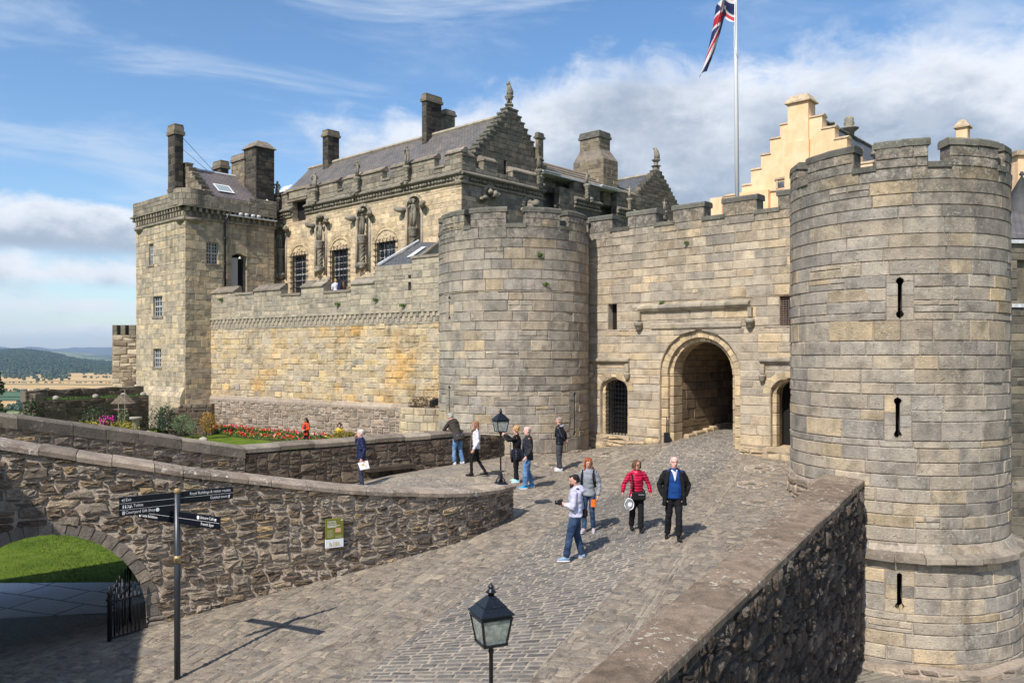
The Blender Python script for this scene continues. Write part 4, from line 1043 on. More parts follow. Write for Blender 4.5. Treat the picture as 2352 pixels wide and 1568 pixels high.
    h3=gh[3]; box(mb,GW.mp,h3['rg'][0]+.005,h3['rg'][1]-.005,-.30,-.36,h3['br'][0]+.005,h3['br'][1]-.005)
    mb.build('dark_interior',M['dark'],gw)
    # black litter/door stop box at the foot of the left jamb
    t=thing('black_bin','small black box with upright post at the foot of the archway jamb','box')
    p=GW.mp(ac-aw+.30,.02,0); z=gz(p[0],p[1]); t.location=(p[0],p[1],z)
    mb=MB(); bbox(mb,lambda s,tt,zz:(p[0]+s,p[1]+tt,z+zz),-.10,.10,-.09,.09,0,.36,.01); mb.build('box_body',M['iron'],t)
    mb=MB(); tube(mb,[(p[0],p[1]+.02,z+.36),(p[0],p[1]+.02,z+.95)],.018,6); mb.build('post',M['iron'],t)
gate()
# ---------------------------------------------------------------- front rubble wall with arch, garden wall, parapet
FP=smooth_path([(-13.5,12.2),(-11,13.1),(-9,14.1),(-6.75,15.1),(-5,16.1),(-3.4,16.95),(-1.7,18.15),(-.6,19.3),(0.02,20.55)],6)
fmp,FL=path_map(FP,1)
def s_of_x(P_,L,x):
    for i in range(len(P_)-1):
        if (P_[i][0]-x)*(P_[i+1][0]-x)<=0: u=(x-P_[i][0])/(P_[i+1][0]-P_[i][0]); return L[i]+(L[i+1]-L[i])*u
    return 0 if x<P_[0][0] else L[-1]
def xs_of(P_,L): return lambda s:float(np.interp(s,L,[p[0] for p in P_]))
fx=xs_of(FP,FL)
ftop=lambda s:float(np.interp(fx(s),[-13.5,-11,-8.95,-8.2,-6.75,-6.2,-5,-3.4,-1.7,0.02],[-.9,-1.2,-1.48,-1.68,-2.02,-2.17,-2.44,-2.76,-3.04,-3.26]))
fc=s_of_x(FP,FL,-8.28); fw=1.66; fspr=-4.85; frise=1.68
fw_=thing('rubble_wall','long curving rubble wall with an arch at its left end and brown coping','wall',(-4,16.4,-4.7))
def front_wall():
    rg=random.Random(31); L=FL[-1]; CH=.13
    def zlo(s):
        if abs(s-fc)<fw: return fspr+frise*math.sqrt(max(0,1-((s-fc)/fw)**2))
        p=fmp(s,0,0); return gz(p[0],p[1])-.12
    def zlos(s): # stones keep clear of the arch ring
        w=fw+.17
        if abs(s-fc)<w: return fspr+(frise+.17)*math.sqrt(max(0,1-((s-fc)/w)**2))
        return zlo(s)
    mb=MB(); zh=lambda s:ftop(s)-CH
    brk=[fc-fw,fc-fw*.94,fc-fw*.8,fc+fw*.8,fc+fw*.94,fc+fw]
    rubble(mb,fmp,0,L,zlo,zh,.16,.1,.5,rg,(.02,.06),.2,brk,noback=False,skip=1.0)
    rubble(mb,fmp,0,L,zlos,zh,.125,.078,.5,rg,(.015,.055),noback=True,big=1.6,gap=.015,jit=.38,dome=.018)
    # the end of the wall below the lamp: squared dark blocks
    a=Vector(fmp(L,0,0)); b=Vector(fmp(L,-.5,0))
    ez=gz(a.x,a.y)
    d=(b-a).normalized(); nn=Vector((-d.y,d.x,0))*-1
    def emp(s,t,z): q=a+d*s; v=Vector((FP[-1][0]-FP[-2][0],FP[-1][1]-FP[-2][1],0)).normalized(); return (q.x+v.x*t,q.y+v.y*t,z)
    ashlar(mb,emp,0,.5,ez-.15,-3.26-CH,.28,(.2,.5),(),.05,rg=rg,pr=(.02,.05),bev=.03)
    mb.build('wall_face',M['rub'],fw_)
    mb=MB(); s=0
    while s<L-.05:
        l=rg.uniform(.42,.8); e=min(L+.04,s+l); 
        if L-e<.3: e=L+.04
        za=ftop(s);zb=ftop(min(e,L)); dz=rg.uniform(-.012,.012); vs=[]
        prof=[(.07,-CH),(.075,-.05),(.03,.0),(-.42,.03),(-.53,-.03),(-.55,-CH)]
        for ss,zz in ((s+.006,za),((s+e)/2,(za+zb)/2),(e-.006,zb)):
            for t_,z_ in prof: vs.append(fmp(min(ss,L),t_,zz+z_+dz) if ss<=L else tuple(Vector(fmp(L,t_,zz+z_+dz))+Vector((.02,.03,0))))
        k=len(prof); fs=[[j,(j+1)%k,(j+1)%k+k,j+k] for j in range(k)]+[[j+k,(j+1)%k+k,(j+1)%k+2*k,j+2*k] for j in range(k)]+[list(range(k)),list(range(3*k-1,2*k-1,-1))]
        mb.add(vs,fs,(rg.random(),rg.random(),0)); s=e
    mb.build('coping',M['coping'],fw_)
    mb=MB(); voussoirs(mb,fmp,fc,fspr,fw-.02,fw+.20,0,pi,25,.03,-.52,rg,ell=frise/fw,gap=.012)
    for sg in (-1,1):
        z=gz(-7,15)-.1
        while z<fspr-.02:
            z2=min(fspr,z+rg.uniform(.2,.32)); a_=fc+sg*(fw-.02); b_=fc+sg*(fw+rg.uniform(.28,.5)); bbox(mb,fmp,min(a_,b_),max(a_,b_),-.5,.04+rg.uniform(-.01,.02),z,z2-.01,.03,(rg.random(),rg.random(),0)); z=z2
    mb.build('arch_ring',M['archst'],fw_)
    # tunnel sides and crown below the ramp
    mb=MB(); N=12; vs=[]
    A=[(fc-fw*cos(pi*i/N),fspr+frise*sin(pi*i/N)) for i in range(N+1)]; A=[(fc-fw,-5.8)]+A+[(fc+fw,-5.8)]
    B=[(-12.7,17.3,-5.8),(-12.7,17.3,-4.4)]+[(-12.7+3.9*(i/(N-2)),17.3+3.9*(i/(N-2)),-3.75) for i in range(N-1)]+[(-8.8,21.2,-4.4),(-8.8,21.2,-5.8)]
    for a_,b_ in zip(A,B): vs+= [fmp(a_[0],-.5,a_[1]),b_]
    mb.add(vs,[(2*i,2*i+2,2*i+3,2*i+1) for i in range(len(A)-1)]); mb.build('tunnel_vault',M['rubdark'],fw_)
M['archst']=mat_stone('dark_arch_stone',[(.19,.165,.14),(.26,.225,.19),(.16,.14,.125),(.32,.275,.22)],(.26,.22,.18),stain=.3,lich=(.4,.37,.33),lamt=.35,bump=.8)
front_wall()
GPp=[(-15.2,15.1),(-11.7,18.6),(-7.5,22.8),(-2.0,27.5),(-1.2,28.3)]
gmp,GL=path_map(GPp,1); gxx=xs_of(GPp,GL)
gtop=lambda s:float(np.interp(gxx(s),[-15.2,-11.7,-7.5,-2,-1.2],[-.25,-1.34,-2.58,-2.6,-2.62]))
gwl=thing('garden_wall','dark rubble garden wall with heavy coping, behind the strolling people','wall',(-6,24,-4))
def garden_wall():
    rg=random.Random(41); CH=.22
    def zlo(s):
        x=gxx(s)
        if -12.8<x<-8.9: return -3.75
        return float(np.interp(x,[-12.9,-8.8,-7.4,-4.3,-2,-1.2],[-5.8,-5.8,-5.0,-4.3,-3.9,-3.9]))
    mb=MB(); brk=[s_of_x(GPp,GL,-12.8),s_of_x(GPp,GL,-8.9)]
    cs=s_of_x(GPp,GL,-7.5)
    rubble(mb,gmp,0,cs,zlo,lambda s:gtop(s)-CH,.16,.075,.45,rg,(.02,.06),.3,brk)
    o=mb.build('left_wall_face',M['rub'],gwl); o.name='wall_face'; o['label']='pale rough stretch of garden wall left of its corner'
    mb=MB(); rubble(mb,gmp,cs,GL[-1],zlo,lambda s:gtop(s)-CH,.17,.13,.45,rg,(.02,.06),.3)
    # stone ledge seat
    a=s_of_x(GPp,GL,-4.6);b=s_of_x(GPp,GL,-3.3); box(mb,gmp,a,b,.02,.35,-3.62,-3.50)
    mb.build('wall_face',M['rubdark'],gwl)
    def cope(s0,s1,mat,lmin,lmax,ch,ov,name):
        mb=MB(); s=s0
        while s<s1-.02:
            e=min(s1,s+rg.uniform(lmin,lmax)); 
            if s1-e<lmin*.5: e=s1
            za,zb=gtop(s),gtop(e); dz=rg.uniform(-.02,.02); vs=[]
            prof=[(ov,-ch),(ov+.01,-.05),(ov-.05,0),(-.42,.04),(-.5,-.03),(-.5,-ch)]
            for ss,zz in ((s+.008,za),(e-.008,zb)):
                for t_,z_ in prof: vs.append(gmp(ss,t_,zz+z_+dz))
            k=len(prof); fs=[[j,(j+1)%k,(j+1)%k+k,j+k] for j in range(k)]+[list(range(k)),list(range(2*k-1,k-1,-1))]
            mb.add(vs,fs,(rg.random(),rg.random(),0)); s=e
        mb.build(name,mat,gwl)
    cope(0,cs,M['capgrey'],.7,1.4,.3,.06,'coping'); cope(cs,GL[-1],M['capgrey'],.6,1.3,.16,.04,'coping')
    # short return of the wall towards the tower
    mb=MB(); W=Wl((-1.2,28.3),(.75,1.0),(.8,-.6)); rubble(mb,W.mp,0,1.6,-4.1,lambda s:-2.75-.12*s,.2,.13,.4,rg); mb.build('return_wall',M['rubdark'],gwl)
garden_wall()
def deck():
    pr=[((-13.7,12.6),(-15,15.6),-2.0,-2.0),((-11.2,13.5),(-11.6,18.9),-2.3,-2.35),((-9.2,14.5),(-9.5,21.0),-2.7,-2.85),((-6.95,15.5),(-7.5,22.9),-3.15,-3.7),((-5.2,16.5),(-6,24.1),-3.45,-3.98),((-3.6,17.3),(-4.4,25.6),-3.66,-4.0),((-1.95,18.5),(-2.2,27.5),-3.9,-3.72),((-.75,19.7),(-1.0,28.8),-4.05,-3.66),((-.3,20.4),(-.2,29.6),-4.1,-3.7)]
    vs=[];fs=[];K=14; pr2=smooth_path([a+b+(c,d) for a,b,c,d in pr],4)
    for i,p in enumerate(pr2):
        for k in range(K+1):
            u=k/K; x=p[0]+(p[2]-p[0])*u;y=p[1]+(p[3]-p[1])*u; z=p[4]+(p[5]-p[4])*u
            w=min(1,max(0,(i-(len(pr2)-11))/9)); z=z*(1-w)+(gz(x,y)+.012)*w if w>0 else z
            if 20<y<27.6 and x>-5.2: # keep the surface where people stand
                g=gz(x,y)+.012; q=min(1,max(0,(x+5.2)/1.0)); z=z*(1-q)+g*q
            vs.append((x,y,z))
    for i in range(len(pr2)-1):
        for k in range(K): q=i*(K+1)+k; fs.append((q,q+1,q+K+2,q+K+1))
    mb=MB(); mb.add(vs,fs,(.5,.5,0),0,True); mb.build('terrace_path',M['cobble'],kind='structure')
deck()
pw=thing('parapet_wall','sloping rubble parapet wall with broad lichened top running down to the lower right','wall',(4.5,15.2,-7.7))
def parapet():
    rg=random.Random(51)
    d=Vector((.5184,.8551)); A=Vector(PIN[0][:2])-d*8; B=Vector(PIN[1][:2])+d*.3
    Lw=(B-A).length; n=Vector((.8551,-.5184))
    ztop=lambda s:-3.65-.0349*8+.0349*s
    wid=lambda s:.66+.022*max(0,s-8)
    mp=lambda s,t,z:(A.x+d.x*s+n.x*(wid(s)+t),A.y+d.y*s+n.y*(wid(s)+t),z)
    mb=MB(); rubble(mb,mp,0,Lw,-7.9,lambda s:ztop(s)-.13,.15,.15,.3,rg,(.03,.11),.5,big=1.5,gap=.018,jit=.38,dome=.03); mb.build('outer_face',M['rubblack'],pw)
    mi=lambda s,t,z:(A.x+d.x*(Lw-s)-n.x*t,A.y+d.y*(Lw-s)-n.y*t,z)
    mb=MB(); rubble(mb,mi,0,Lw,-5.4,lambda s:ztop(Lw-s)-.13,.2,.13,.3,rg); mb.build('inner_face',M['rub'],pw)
    mb=MB(); s=0
    while s<Lw-.02:
        e=min(Lw,s+rg.uniform(.7,1.5)); vs=[]
        for ss in (s+.004,e-.004):
            w=wid(ss); 
            for t_,z_ in ((-w-.05,-.14),(-w-.05,-.03),(-w-.02,0),(-w*.5,.03),(.02,0),(.05,-.03),(.05,-.14)):
                vs.append(mp(ss,t_+rg.uniform(-.014,.014),ztop(ss)+z_+rg.uniform(-.008,.008)))
        k=7; mb.add(vs,[[j,(j+1)%k,(j+1)%k+k,j+k] for j in range(k)]+[list(range(k)),list(range(2*k-1,k-1,-1))],(rg.random(),.5+rg.uniform(-.1,.1),0)); s=e
    mb.build('coping',M['moss'],pw)
parapet()
# ---------------------------------------------------------------- curtain wall behind the garden
wd=(-.817,.577)
CW=Wl((-2.9*1.37,32.5*1.37),(.817,-.577),(-.577,-.817))
cw=thing('curtain_wall','tall golden stone curtain wall with corbelled string course above the garden','wall',(-12,50,-5.5))
def fboxes(mb,mp,lst,a=(.5,.5,0)):
    for l in lst: box(mb,mp,*l,a)
def curtain():
    rg=random.Random(61); s0=CW.s(480); s1=CW.s(1012)+1.5
    zs0=CW.z(740,745); zs1=CW.z(740,724); zp=CW.z(740,930)
    mb=MB(); ashlar(mb,CW.mp,s0,s1,zp,zs0,.36,(.45,1.1),(),1.2,rg=rg,pr=(.005,.05),rough=.02,bev=.03,hv=.25); mb.build('wall_face',M['yellow'],cw)
    mb=MB(); rubble(mb,lambda s,t,z:CW.mp(s,t+.12,z),s0,s1,-5.8,zp,.24,.17,.8,rg,(.02,.08),.8)
    n=9
    for i in range(n):
        a=s0+(s1-s0)*i/n;b=s0+(s1-s0)*(i+1)/n; prism(mb,lambda u,s,z:CW.mp(s,u,z),[(0,zp-.05),(.16,zp-.05),(.16,zp+.08),(.02,zp+.3),(0,zp+.3)],a,b-.01,(rg.random(),rg.random(),.35))
    mb.build('rubble_base',M['base'],cw)
    # string course of small corbels
    mb=MB(); s=s0; i=0
    box(mb,CW.mp,s0,s1,.08,-.2,zs1-.02,zs1+.13,(.4,.5,0)); box(mb,CW.mp,s0,s1,.05,-.2,zs0-.12,zs0-.02,(.7,.5,0))
    while s<s1-.2:
        a=s+.02; bbox(mb,CW.mp,a,a+.2,-.1,.07+rg.uniform(-.01,.01),zs0+(zs1-zs0)*.5,zs1-.03,.02,(rg.random(),rg.random(),0))
        bbox(mb,CW.mp,a+.2,a+.4,-.1,.055,zs0-.01,zs0+(zs1-zs0)*.5,.02,(rg.random(),rg.random(),0)); s+=.41
    box(mb,CW.mp,s0,s1,0,-.3,zs0-.02,zs1,(.1,.1,1))
    mb.build('corbel_course',M['parapet'],cw)
    # parapet with embrasures; the right half rises to a lean-to
    zc=zs1+.12
    xs=[(487,539,657,0),(539,583,672,1),(583,645,651,0),(645,691,674,1),(691,743,642,0),(743,805,667,1),(805,860,634,0)]
    mb=MB(); mc=MB()
    for a,b,y,low in xs:
        sa,sb=CW.s(a),CW.s(b); xm=(a+b)/2; zt=(CY-y)/F*CW.Y(xm)
        if a==487: sa=s0
        ashlar(mb,lambda s,t,z:CW.mp(s,t-.02,z),sa,sb,zc,zt-(.13 if low else .45),.34,(.4,.9),(),.55,rg=rg)
        if low: box(mc,CW.mp,sa+.01,sb-.01,.06,-.7,zt-.13,zt+.02,(rg.random(),rg.random(),0))
        else:
            k=2
            for i in range(k):
                p=sa+(sb-sa)*i/k;q=sa+(sb-sa)*(i+1)/k
                prism(mc,lambda u,s,z:CW.mp(s,u,z),[(.08,zt-.47),(.08,zt-.38),(-.35,zt-.12),(-.36,zt),(-.52,zt),(-.6,zt-.1),(-.6,zt-.47)],p+.005,q-.005,(rg.random(),rg.random(),0))
    # right part
    pts=[(860,612),(943,606),(948,592),(1012,589)]
    sa=CW.s(860); sb=s1; zt=CW.z(900,609); zt2=CW.z(980,591); hole=rect_hole(CW.s(937),CW.s(943.5),CW.z(940,667),CW.z(940,648)); hole2=rect_hole(CW.s(937),CW.s(943.5),CW.z(940,640),CW.z(940,632))
    ashlar(mb,lambda s,t,z:CW.mp(s,t-.02,z),sa,CW.s(946),zc,zt,.34,(.4,.9),[hole,hole2],.55,rg=rg)
    ashlar(mb,lambda s,t,z:CW.mp(s,t-.02,z),CW.s(946),sb,zc,zt2,.34,(.4,.9),(),.55,rg=rg)
    box(mc,CW.mp,CW.s(944),sb,.06,-.6,zt2,zt2+.15,(.3,.4,0))
    mb.build('battlement',M['parapet'],cw); mc.build('coping',M['capgrey'],cw)
    mb=MB(); box(mb,CW.mp,CW.s(930),CW.s(950),-.62,-.7,CW.z(940,670),CW.z(940,630)); mb.build('dark_interior',M['dark'],cw)
    # wall walk
    tp=CW.off(-.6)
    mb=MB(); box(mb,CW.mp,s0,CW.s(862),-.6,-9,2.9,3.1); mb.build('wall_walk',M['chim'],cw)
    # lean-to with slate roof built against the tower
    t=thing('lean_to','small lean-to with grey slate roof and rooflight behind the curtain wall','lean-to',P(950,600,46))
    g=lambda px,py,Y:P(px,py,Y)
    Yw=CW.Y(940)-.3
    e0=g(868,613,CW.Y(870)+.2); e1=g(946,607,CW.Y(946)+.2); r1=g(1012,556,CW.Y(1000)+3.0); r0=g(962,556,CW.Y(960)+3.6)
    quadroof(t,[e0,e1,r1,r0],M['slateb'],.12,'roof')
    mb=MB(); vs=[e1,r1,(r1[0],r1[1],r1[2]-3),(e1[0],e1[1],e1[2]-1.5)]; mb.add(vs,[(0,1,2,3)]); mb.build('side_wall',M['parapet'],t)
    mb=MB(); tube(mb,[tuple(Vector(e1)+Vector((0,-.05,.05))),tuple(Vector(r1)+Vector((0,-.05,.05)))],.10,6,sm=False); mb.build('skew_coping',M['capgrey'],t)
    mb=MB(); 
    a=Vector(e0);b=Vector(r0); tube(mb,[tuple(a+Vector((0,-.04,.1))),tuple(b+Vector((0,-.04,.1)))],(.09,.06),5,sm=False); mb.build('flashing',M['lead'],t)
    mb=MB(); 
    def rp(u,v): return Vector(e0).lerp(Vector(e1),u).lerp(Vector(r0).lerp(Vector(r1),u),v)
    nrm=(Vector(e1)-Vector(e0)).cross(Vector(r0)-Vector(e0)).normalized(); nrm=nrm if nrm.z>0 else -nrm
    q=[rp(.55,.3),rp(.72,.3),rp(.72,.75),rp(.55,.75)]; mb.add([tuple(x+nrm*.08) for x in q],[(0,1,2,3)]); mb.build('rooflight',M['lead'],t)
def quadroof(parent,c,mat,th=.12,name='roof',uvs=1.0):
    """roof slope: corners eave-left, eave-right, ridge-right, ridge-left; UV in metres"""
    c=[Vector(x) for x in c]; n=(c[1]-c[0]).cross(c[3]-c[0]).normalized()
    if n.z<0: n=-n
    mb=MB(); vs=[tuple(x) for x in c]+[tuple(x-n*th) for x in c]; mb.add(vs,[(0,1,2,3),(7,6,5,4),(0,4,5,1),(1,5,6,2),(2,6,7,3),(3,7,4,0)])
    o=mb.build(name,mat,parent); me=o.data; l=me.uv_layers.new(name='UVMap'); ex=(c[1]-c[0]).normalized(); ey=(c[3]-c[0]); ey=(ey-ex*ey.dot(ex)).normalized()
    w=Vector(wloc(parent)) if parent else Vector((0,0,0))
    for lp in me.loops:
        v=me.vertices[lp.vertex_index].co+w-c[0]; l.data[lp.index].uv=(v.dot(ex),v.dot(ey))
    return o
curtain()
# ---------------------------------------------------------------- palace, corner tower, hall
U=(-.7376,.6752); V=(.6752,.7376)
def corner_planes(px,Y):
    X=(px-CX)/F*Y
    return Wl((X,Y),(.7376,-.6752),(-.6752,-.7376)),Wl((X,Y),(.6752,.7376),(.7376,-.6752))
def stack(parent,name,xl,xc,xr,ytop,ybot,Y,mat,ch=.33,cw=(.35,.8),cap=None,capm=None,rg=None,batter=0,caps=(.06,.10)):
    """rectangular shaft seen corner-on, measured by its left, corner and right edges"""
    rg=rg or random.Random(int(xl*7+Y)); A,B=corner_planes(xc,Y); a=-A.s(xl); b=B.s(xr); zt=(CY-ytop)/F*Y; zb=(CY-ybot)/F*Y
    mb=MB(); ct=zt-(cap or 0)
    ashlar(mb,A.mp,-a,0,zb,ct,ch,cw,(),.05,rg=rg,gap=.012,pr=(.01,.025)); ashlar(mb,B.mp,0,b,zb,ct,ch,cw,(),.05,rg=rg,gap=.012,pr=(.01,.025))
    box(mb,lambda s,t,z:A.mp(s,t,z),-a,0,-.04,-b+.0,zb,ct-.01)
    o=mb.build(name,mat,parent)
    if cap:
        mc=MB(); e,f=caps
        box(mc,A.mp,-a-f,f,f,-b-f,ct,ct+cap*.35,(.5,.5,0)); box(mc,A.mp,-a-f*.4,f*.4,f*.4,-b-f*.4,ct+cap*.35,zt-cap*.2,(.3,.5,0)); box(mc,A.mp,-a-f*.1,f*.1,f*.1,-b-f*.1,zt-cap*.2,zt,(.6,.6,0))
        mc.build('chimney_cap',capm or mat,o)
    return o,A,B,a,b
class KMB(MB):
    """collects a shape and scales it about a point"""
    def __init__(s,c,k): super().__init__(); s.c=c; s.k=k
    def add(s,vs,fs,a=(.5,.5,0),m=0,sm=False): super().add([tuple(s.c[i]+(v[i]-s.c[i])*s.k for i in range(3)) for v in vs],fs,a,m,sm)
def statue_mb(mb,p,h,rg,twist=0.0,pose=0):
    """a weathered carved figure, height h, standing at p"""
    x,y,z=p; k=h/1.75; V3=Vector
    c,s_=cos(twist),sin(twist)
    def q(a,b,cc): return (x+(a*c-b*s_)*k,y+(a*s_+b*c)*k,z+cc*k)
    at=(rg.random(),rg.random(),0)
    tube(mb,[q(0,0,.75),q(.02,0,.95),q(.0,0,1.2),q(0,0,1.42),q(0,0,1.5)],[.19*k,.2*k,.2*k,.23*k,.09*k],8,at)
    tube(mb,[q(0,0,1.48),q(0,.0,1.56),q(.01,0,1.66),q(0,0,1.76)],[.07*k,.11*k,.13*k,.07*k],8,at)
    tube(mb,[q(-.1,0,.9),q(-.12,.06,.48),q(-.1,0,.05)],[.13*k,.1*k,.08*k],6,at); tube(mb,[q(.1,0,.9),q(.13,-.03,.48),q(.11,0,.05)],[.13*k,.1*k,.08*k],6,at)
    if pose%2: tube(mb,[q(.22,0,1.4),q(.36,.05,1.15),q(.12,.22,1.1)],[.08*k,.07*k,.06*k],6,at)
    else: tube(mb,[q(.22,0,1.4),q(.34,0,1.15),q(.22,.1,.9)],[.08*k,.07*k,.06*k],6,at)
    tube(mb,[q(-.22,0,1.4),q(-.36,.05,1.2),q(-.2,.2,1.35 if pose>1 else .95)],[.08*k,.07*k,.06*k],6,at)
    tube(mb,[q(0,-.12,.05),q(0,-.16,.6),q(.02,-.12,1.3)],[.12*k,.13*k,.12*k],7,at)
def lump(mb,p,r,rg,n=5):
    for _ in range(n):
        blob(mb,(p[0]+rg.uniform(-.5,.5)*r,p[1]+rg.uniform(-.5,.5)*r,p[2]+rg.uniform(-.35,.35)*r),(r*rg.uniform(.35,.6),r*rg.uniform(.35,.6),r*rg.uniform(.3,.55)),7,5,(rg.random(),rg.random(),0),0,.15,rg)
PF,PG=corner_planes(1060,48.0)
pal=thing('palace','ornate stone palace with slate roof, stepped gable, statue niches and barred windows','palace',(-8,55,3))
ZC0,ZC1,ZSI,ZME=10.15,10.72,11.35,12.35
def px_statue(parent,W,x,yt,yf,yb,rg,pose,beast=True,h_extra=0):
    """small parapet statue on a twisted colonnette"""
    t=.32; Wo=W.off(t); s=Wo.s(x); Y=Wo.Y(x); z1=(CY-yt)/F*Y; z2=(CY-yf)/F*Y; z3=(CY-yb)/F*Y
    mb=MB(); p=Wo.mp(s,0,z2); statue_mb(mb,p,z1-z2,rg,rg.uniform(-.4,.4)+(.75 if W is PF else 0),pose)
    mc=MB(); p=Wo.mp(s,0,0); at=(rg.random(),.6,0)
    lathe(mc,p,[(.12,z2-.40),(.16,z2-.34),(.14,z2-.28),(.22,z2-.2),(.26,z2-.06),(.18,z2-.02)],10,at)
    tube(mc,[Wo.mp(s,0,z3+(z2-.38-z3)*i/12) for i in range(13)],.12,12,at,tw=.35,star=.18,stn=4)
    o=mc.build('colonnette',M['carve'],parent); mb.build('statue',M['carve'],o)
    if beast:
        mb=MB(); lump(mb,W.mp(W.s(x),.3,z3-.05),.27,rg,6); mb.build('carved_beast',M['carve'],o)
def barred_window(parent,W,x0,x1,y0,y1,rg,bars=True,nx=6,ny=9,lun=True):
    s0,s1=W.s(x0),W.s(x1); xm=(x0+x1)/2; z0,z1=W.z(xm,y1),W.z(xm,y0)
    fr=MB(); box(fr,W.mp,s0,s1,-.28,-.33,z0,z1,(.5,.5,0)); o=fr.build('window',M['glassw'],parent)
    mb=MB()
    for i in range(5):
        s=s0+(s1-s0)*i/4; box(mb,W.mp,s-.02,s+.02,-.24,-.275,z0,z1)
    k=max(4,int((z1-z0)/.42))
    for i in range(k+1):
        z=z0+(z1-z0)*i/k; w=.05 if i==k//2 else .02; box(mb,W.mp,s0,s1,-.235,-.27,z-w,z+w)
    mb.build('glazing_bars',M['sashp'],o)
    mb=MB() # dressed surround
    for a,b in ((s0-.2,s0+.01),(s1-.01,s1+.2)):
        z=z0
        while z<z1-.01:
            z2=min(z1,z+rg.uniform(.35,.5)); bbox(mb,W.mp,a,b,-.3,.035,z,z2-.006,.02,(rg.random(),rg.random(),0)); z=z2
    bbox(mb,W.mp,s0-.2,s1+.2,-.3,.06,z1-.0,z1+.16,.02,(.5,.5,0))
    if lun:
        c=(s0+s1)/2; r=(s1-s0)/2+.12; voussoirs(mb,W.mp,c,z1+.17,r-.12,r,0,pi,9,.06,-.05,rg,ell=.62); voussoirs(mb,W.mp,c,z1+.17,r+.03,r+.36,0,pi,13,.03,-.05,rg,ell=.75)
        for i in range(5): lump(mb,W.mp(c+(i-2)*r*.33,.0,z1+.2+r*.25*(1-abs(i-2)/2.5)),.16,rg,2)
    mb.build('window_surround',M['jamb'],o)
    if bars:
        mb=MB(); a,b=s0-.14,s1+.14; r=.02
        for i in range(nx):
            s=a+(b-a)*(i+.5)/nx; box(mb,W.mp,s-r,s+r,.17,.13,z0-.3,z1+.12)
            tube(mb,[W.mp(s,.15,z1+.1),W.mp(s,.13,z1+.24),W.mp(s,.03,z1+.24)],.02,4)
        k=max(4,int((z1-z0)/.36))
        for i in range(k+1):
            z=z0+(z1-z0)*i/k; box(mb,W.mp,a-.1,b+.1,.125,.09,z-.018,z+.018); 
            for s in (a-.1,b+.1): box(mb,W.mp,s-.02,s+.02,.12,0,z-.02,z+.02)
        mb.build('iron_grille',M['iron'],o)
def cornice(mb,mc,W,s0,s1,rg):
    prism(mb,lambda u,s,z:W.mp(s,u,z),[(0,ZC0),(.06,ZC0),(.14,ZC0+.06),(.14,ZC0+.13),(.02,ZC0+.17),(0,ZC0+.17)],s0,s1,(.4,.5,0))
    prism(mb,lambda u,s,z:W.mp(s,u,z),[(0,ZC1-.12),(.10,ZC1-.12),(.28,ZC1-.02),(.28,ZC1+.06),(.02,ZC1+.22),(0,ZC1+.22)],s0,s1,(.6,.5,0))
    box(mb,W.mp,s0,s1,-.005,-.45,ZC0,ZC1+.2,(.3,.5,0))
    s=s0+.1
    while s<s1-.1:
        p=W.mp(s,.06,(ZC0+ZC1)/2+.05); blob(mc,p,(.13,.13,.12),6,4,(rg.random(),rg.random(),0),0,.25,rg); s+=rg.uniform(.22,.34)
def niche(W,x,ya,ys0,ys1,yc,yb,hw,rg,pose):
    s=W.s(x); Y=W.Y(x); Z=lambda y:(CY-y)/F*Y; w=hw
    g=MB(); r0=w
    zsp=Z(ya)-w
    box(g,W.mp,s-w-.05,s+w+.05,-.42,-.5,Z(yb)-.2,Z(ya)+.1,(.5,.5,0)); o=g.build('niche',M['palace'],pal)
    mb=MB(); voussoirs(mb,W.mp,s,zsp,w-.02,w+.16,0,pi,11,.09,-.3,rg)
    for sg in (-1,1):
        tube(mb,[W.mp(s+sg*(w+.06),.03,Z(yb)),W.mp(s+sg*(w+.06),.03,zsp)],.09,8,(.5,.5,0)); 
    mb.build('niche_arch',M['parapet'],o)
    st=MB(); statue_mb(st,W.mp(s,.12,Z(ys1)),Z(ys0)-Z(ys1),rg,.75,pose); st.build('statue',M['carve'],o)
    c=MB(); zc=Z(ys1); p=W.mp(s,.10,0); at=(rg.random(),.6,0)
    lathe(c,p,[(.2,zc-.62),(.27,zc-.5),(.22,zc-.42),(.33,zc-.3),(.28,zc-.2),(.36,zc-.12),(.34,zc-.02)],12,at)
    n=20; tube(c,[W.mp(s,.10,Z(yc)+(zc-.55-Z(yc))*i/n) for i in range(n+1)],.185,16,at,tw=.30,star=.16,stn=5)
    c.build('twisted_column',M['carve'],o)
    k=MB(); zb=Z(yb); zc2=Z(yc); lathe(k,p,[(.06,zb),(.2,zb+(zc2-zb)*.3),(.36,zb+(zc2-zb)*.8),(.34,zc2)],10,at); lump(k,W.mp(s,.25,(zb+zc2)/2+.1),.36,rg,6); k.build('carved_corbel',M['carve'],o)
    b=MB()
    for sg,dz in ((-1,0),(1,.08)):
        cx=s+sg*(w+.35); zz=zsp-.1+dz
        tube(b,[W.mp(cx-sg*.25,.05,zz-.05),W.mp(cx,.28,zz),W.mp(cx+sg*.25,.48,zz+.05)],[.16,.2,.14],8,(rg.random(),.5,0)); lump(b,W.mp(cx+sg*.2,.4,zz+.05),.24,rg,4)
        tube(b,[W.mp(cx,.02,zsp-.2),W.mp(cx,.02,zsp-.6)],[.16,.06],6,(.4,.5,0))
    lump(b,W.mp(s,.15,zsp+w*.55),.30,rg,5)
    b.build('carved_beast',M['carve'],o)
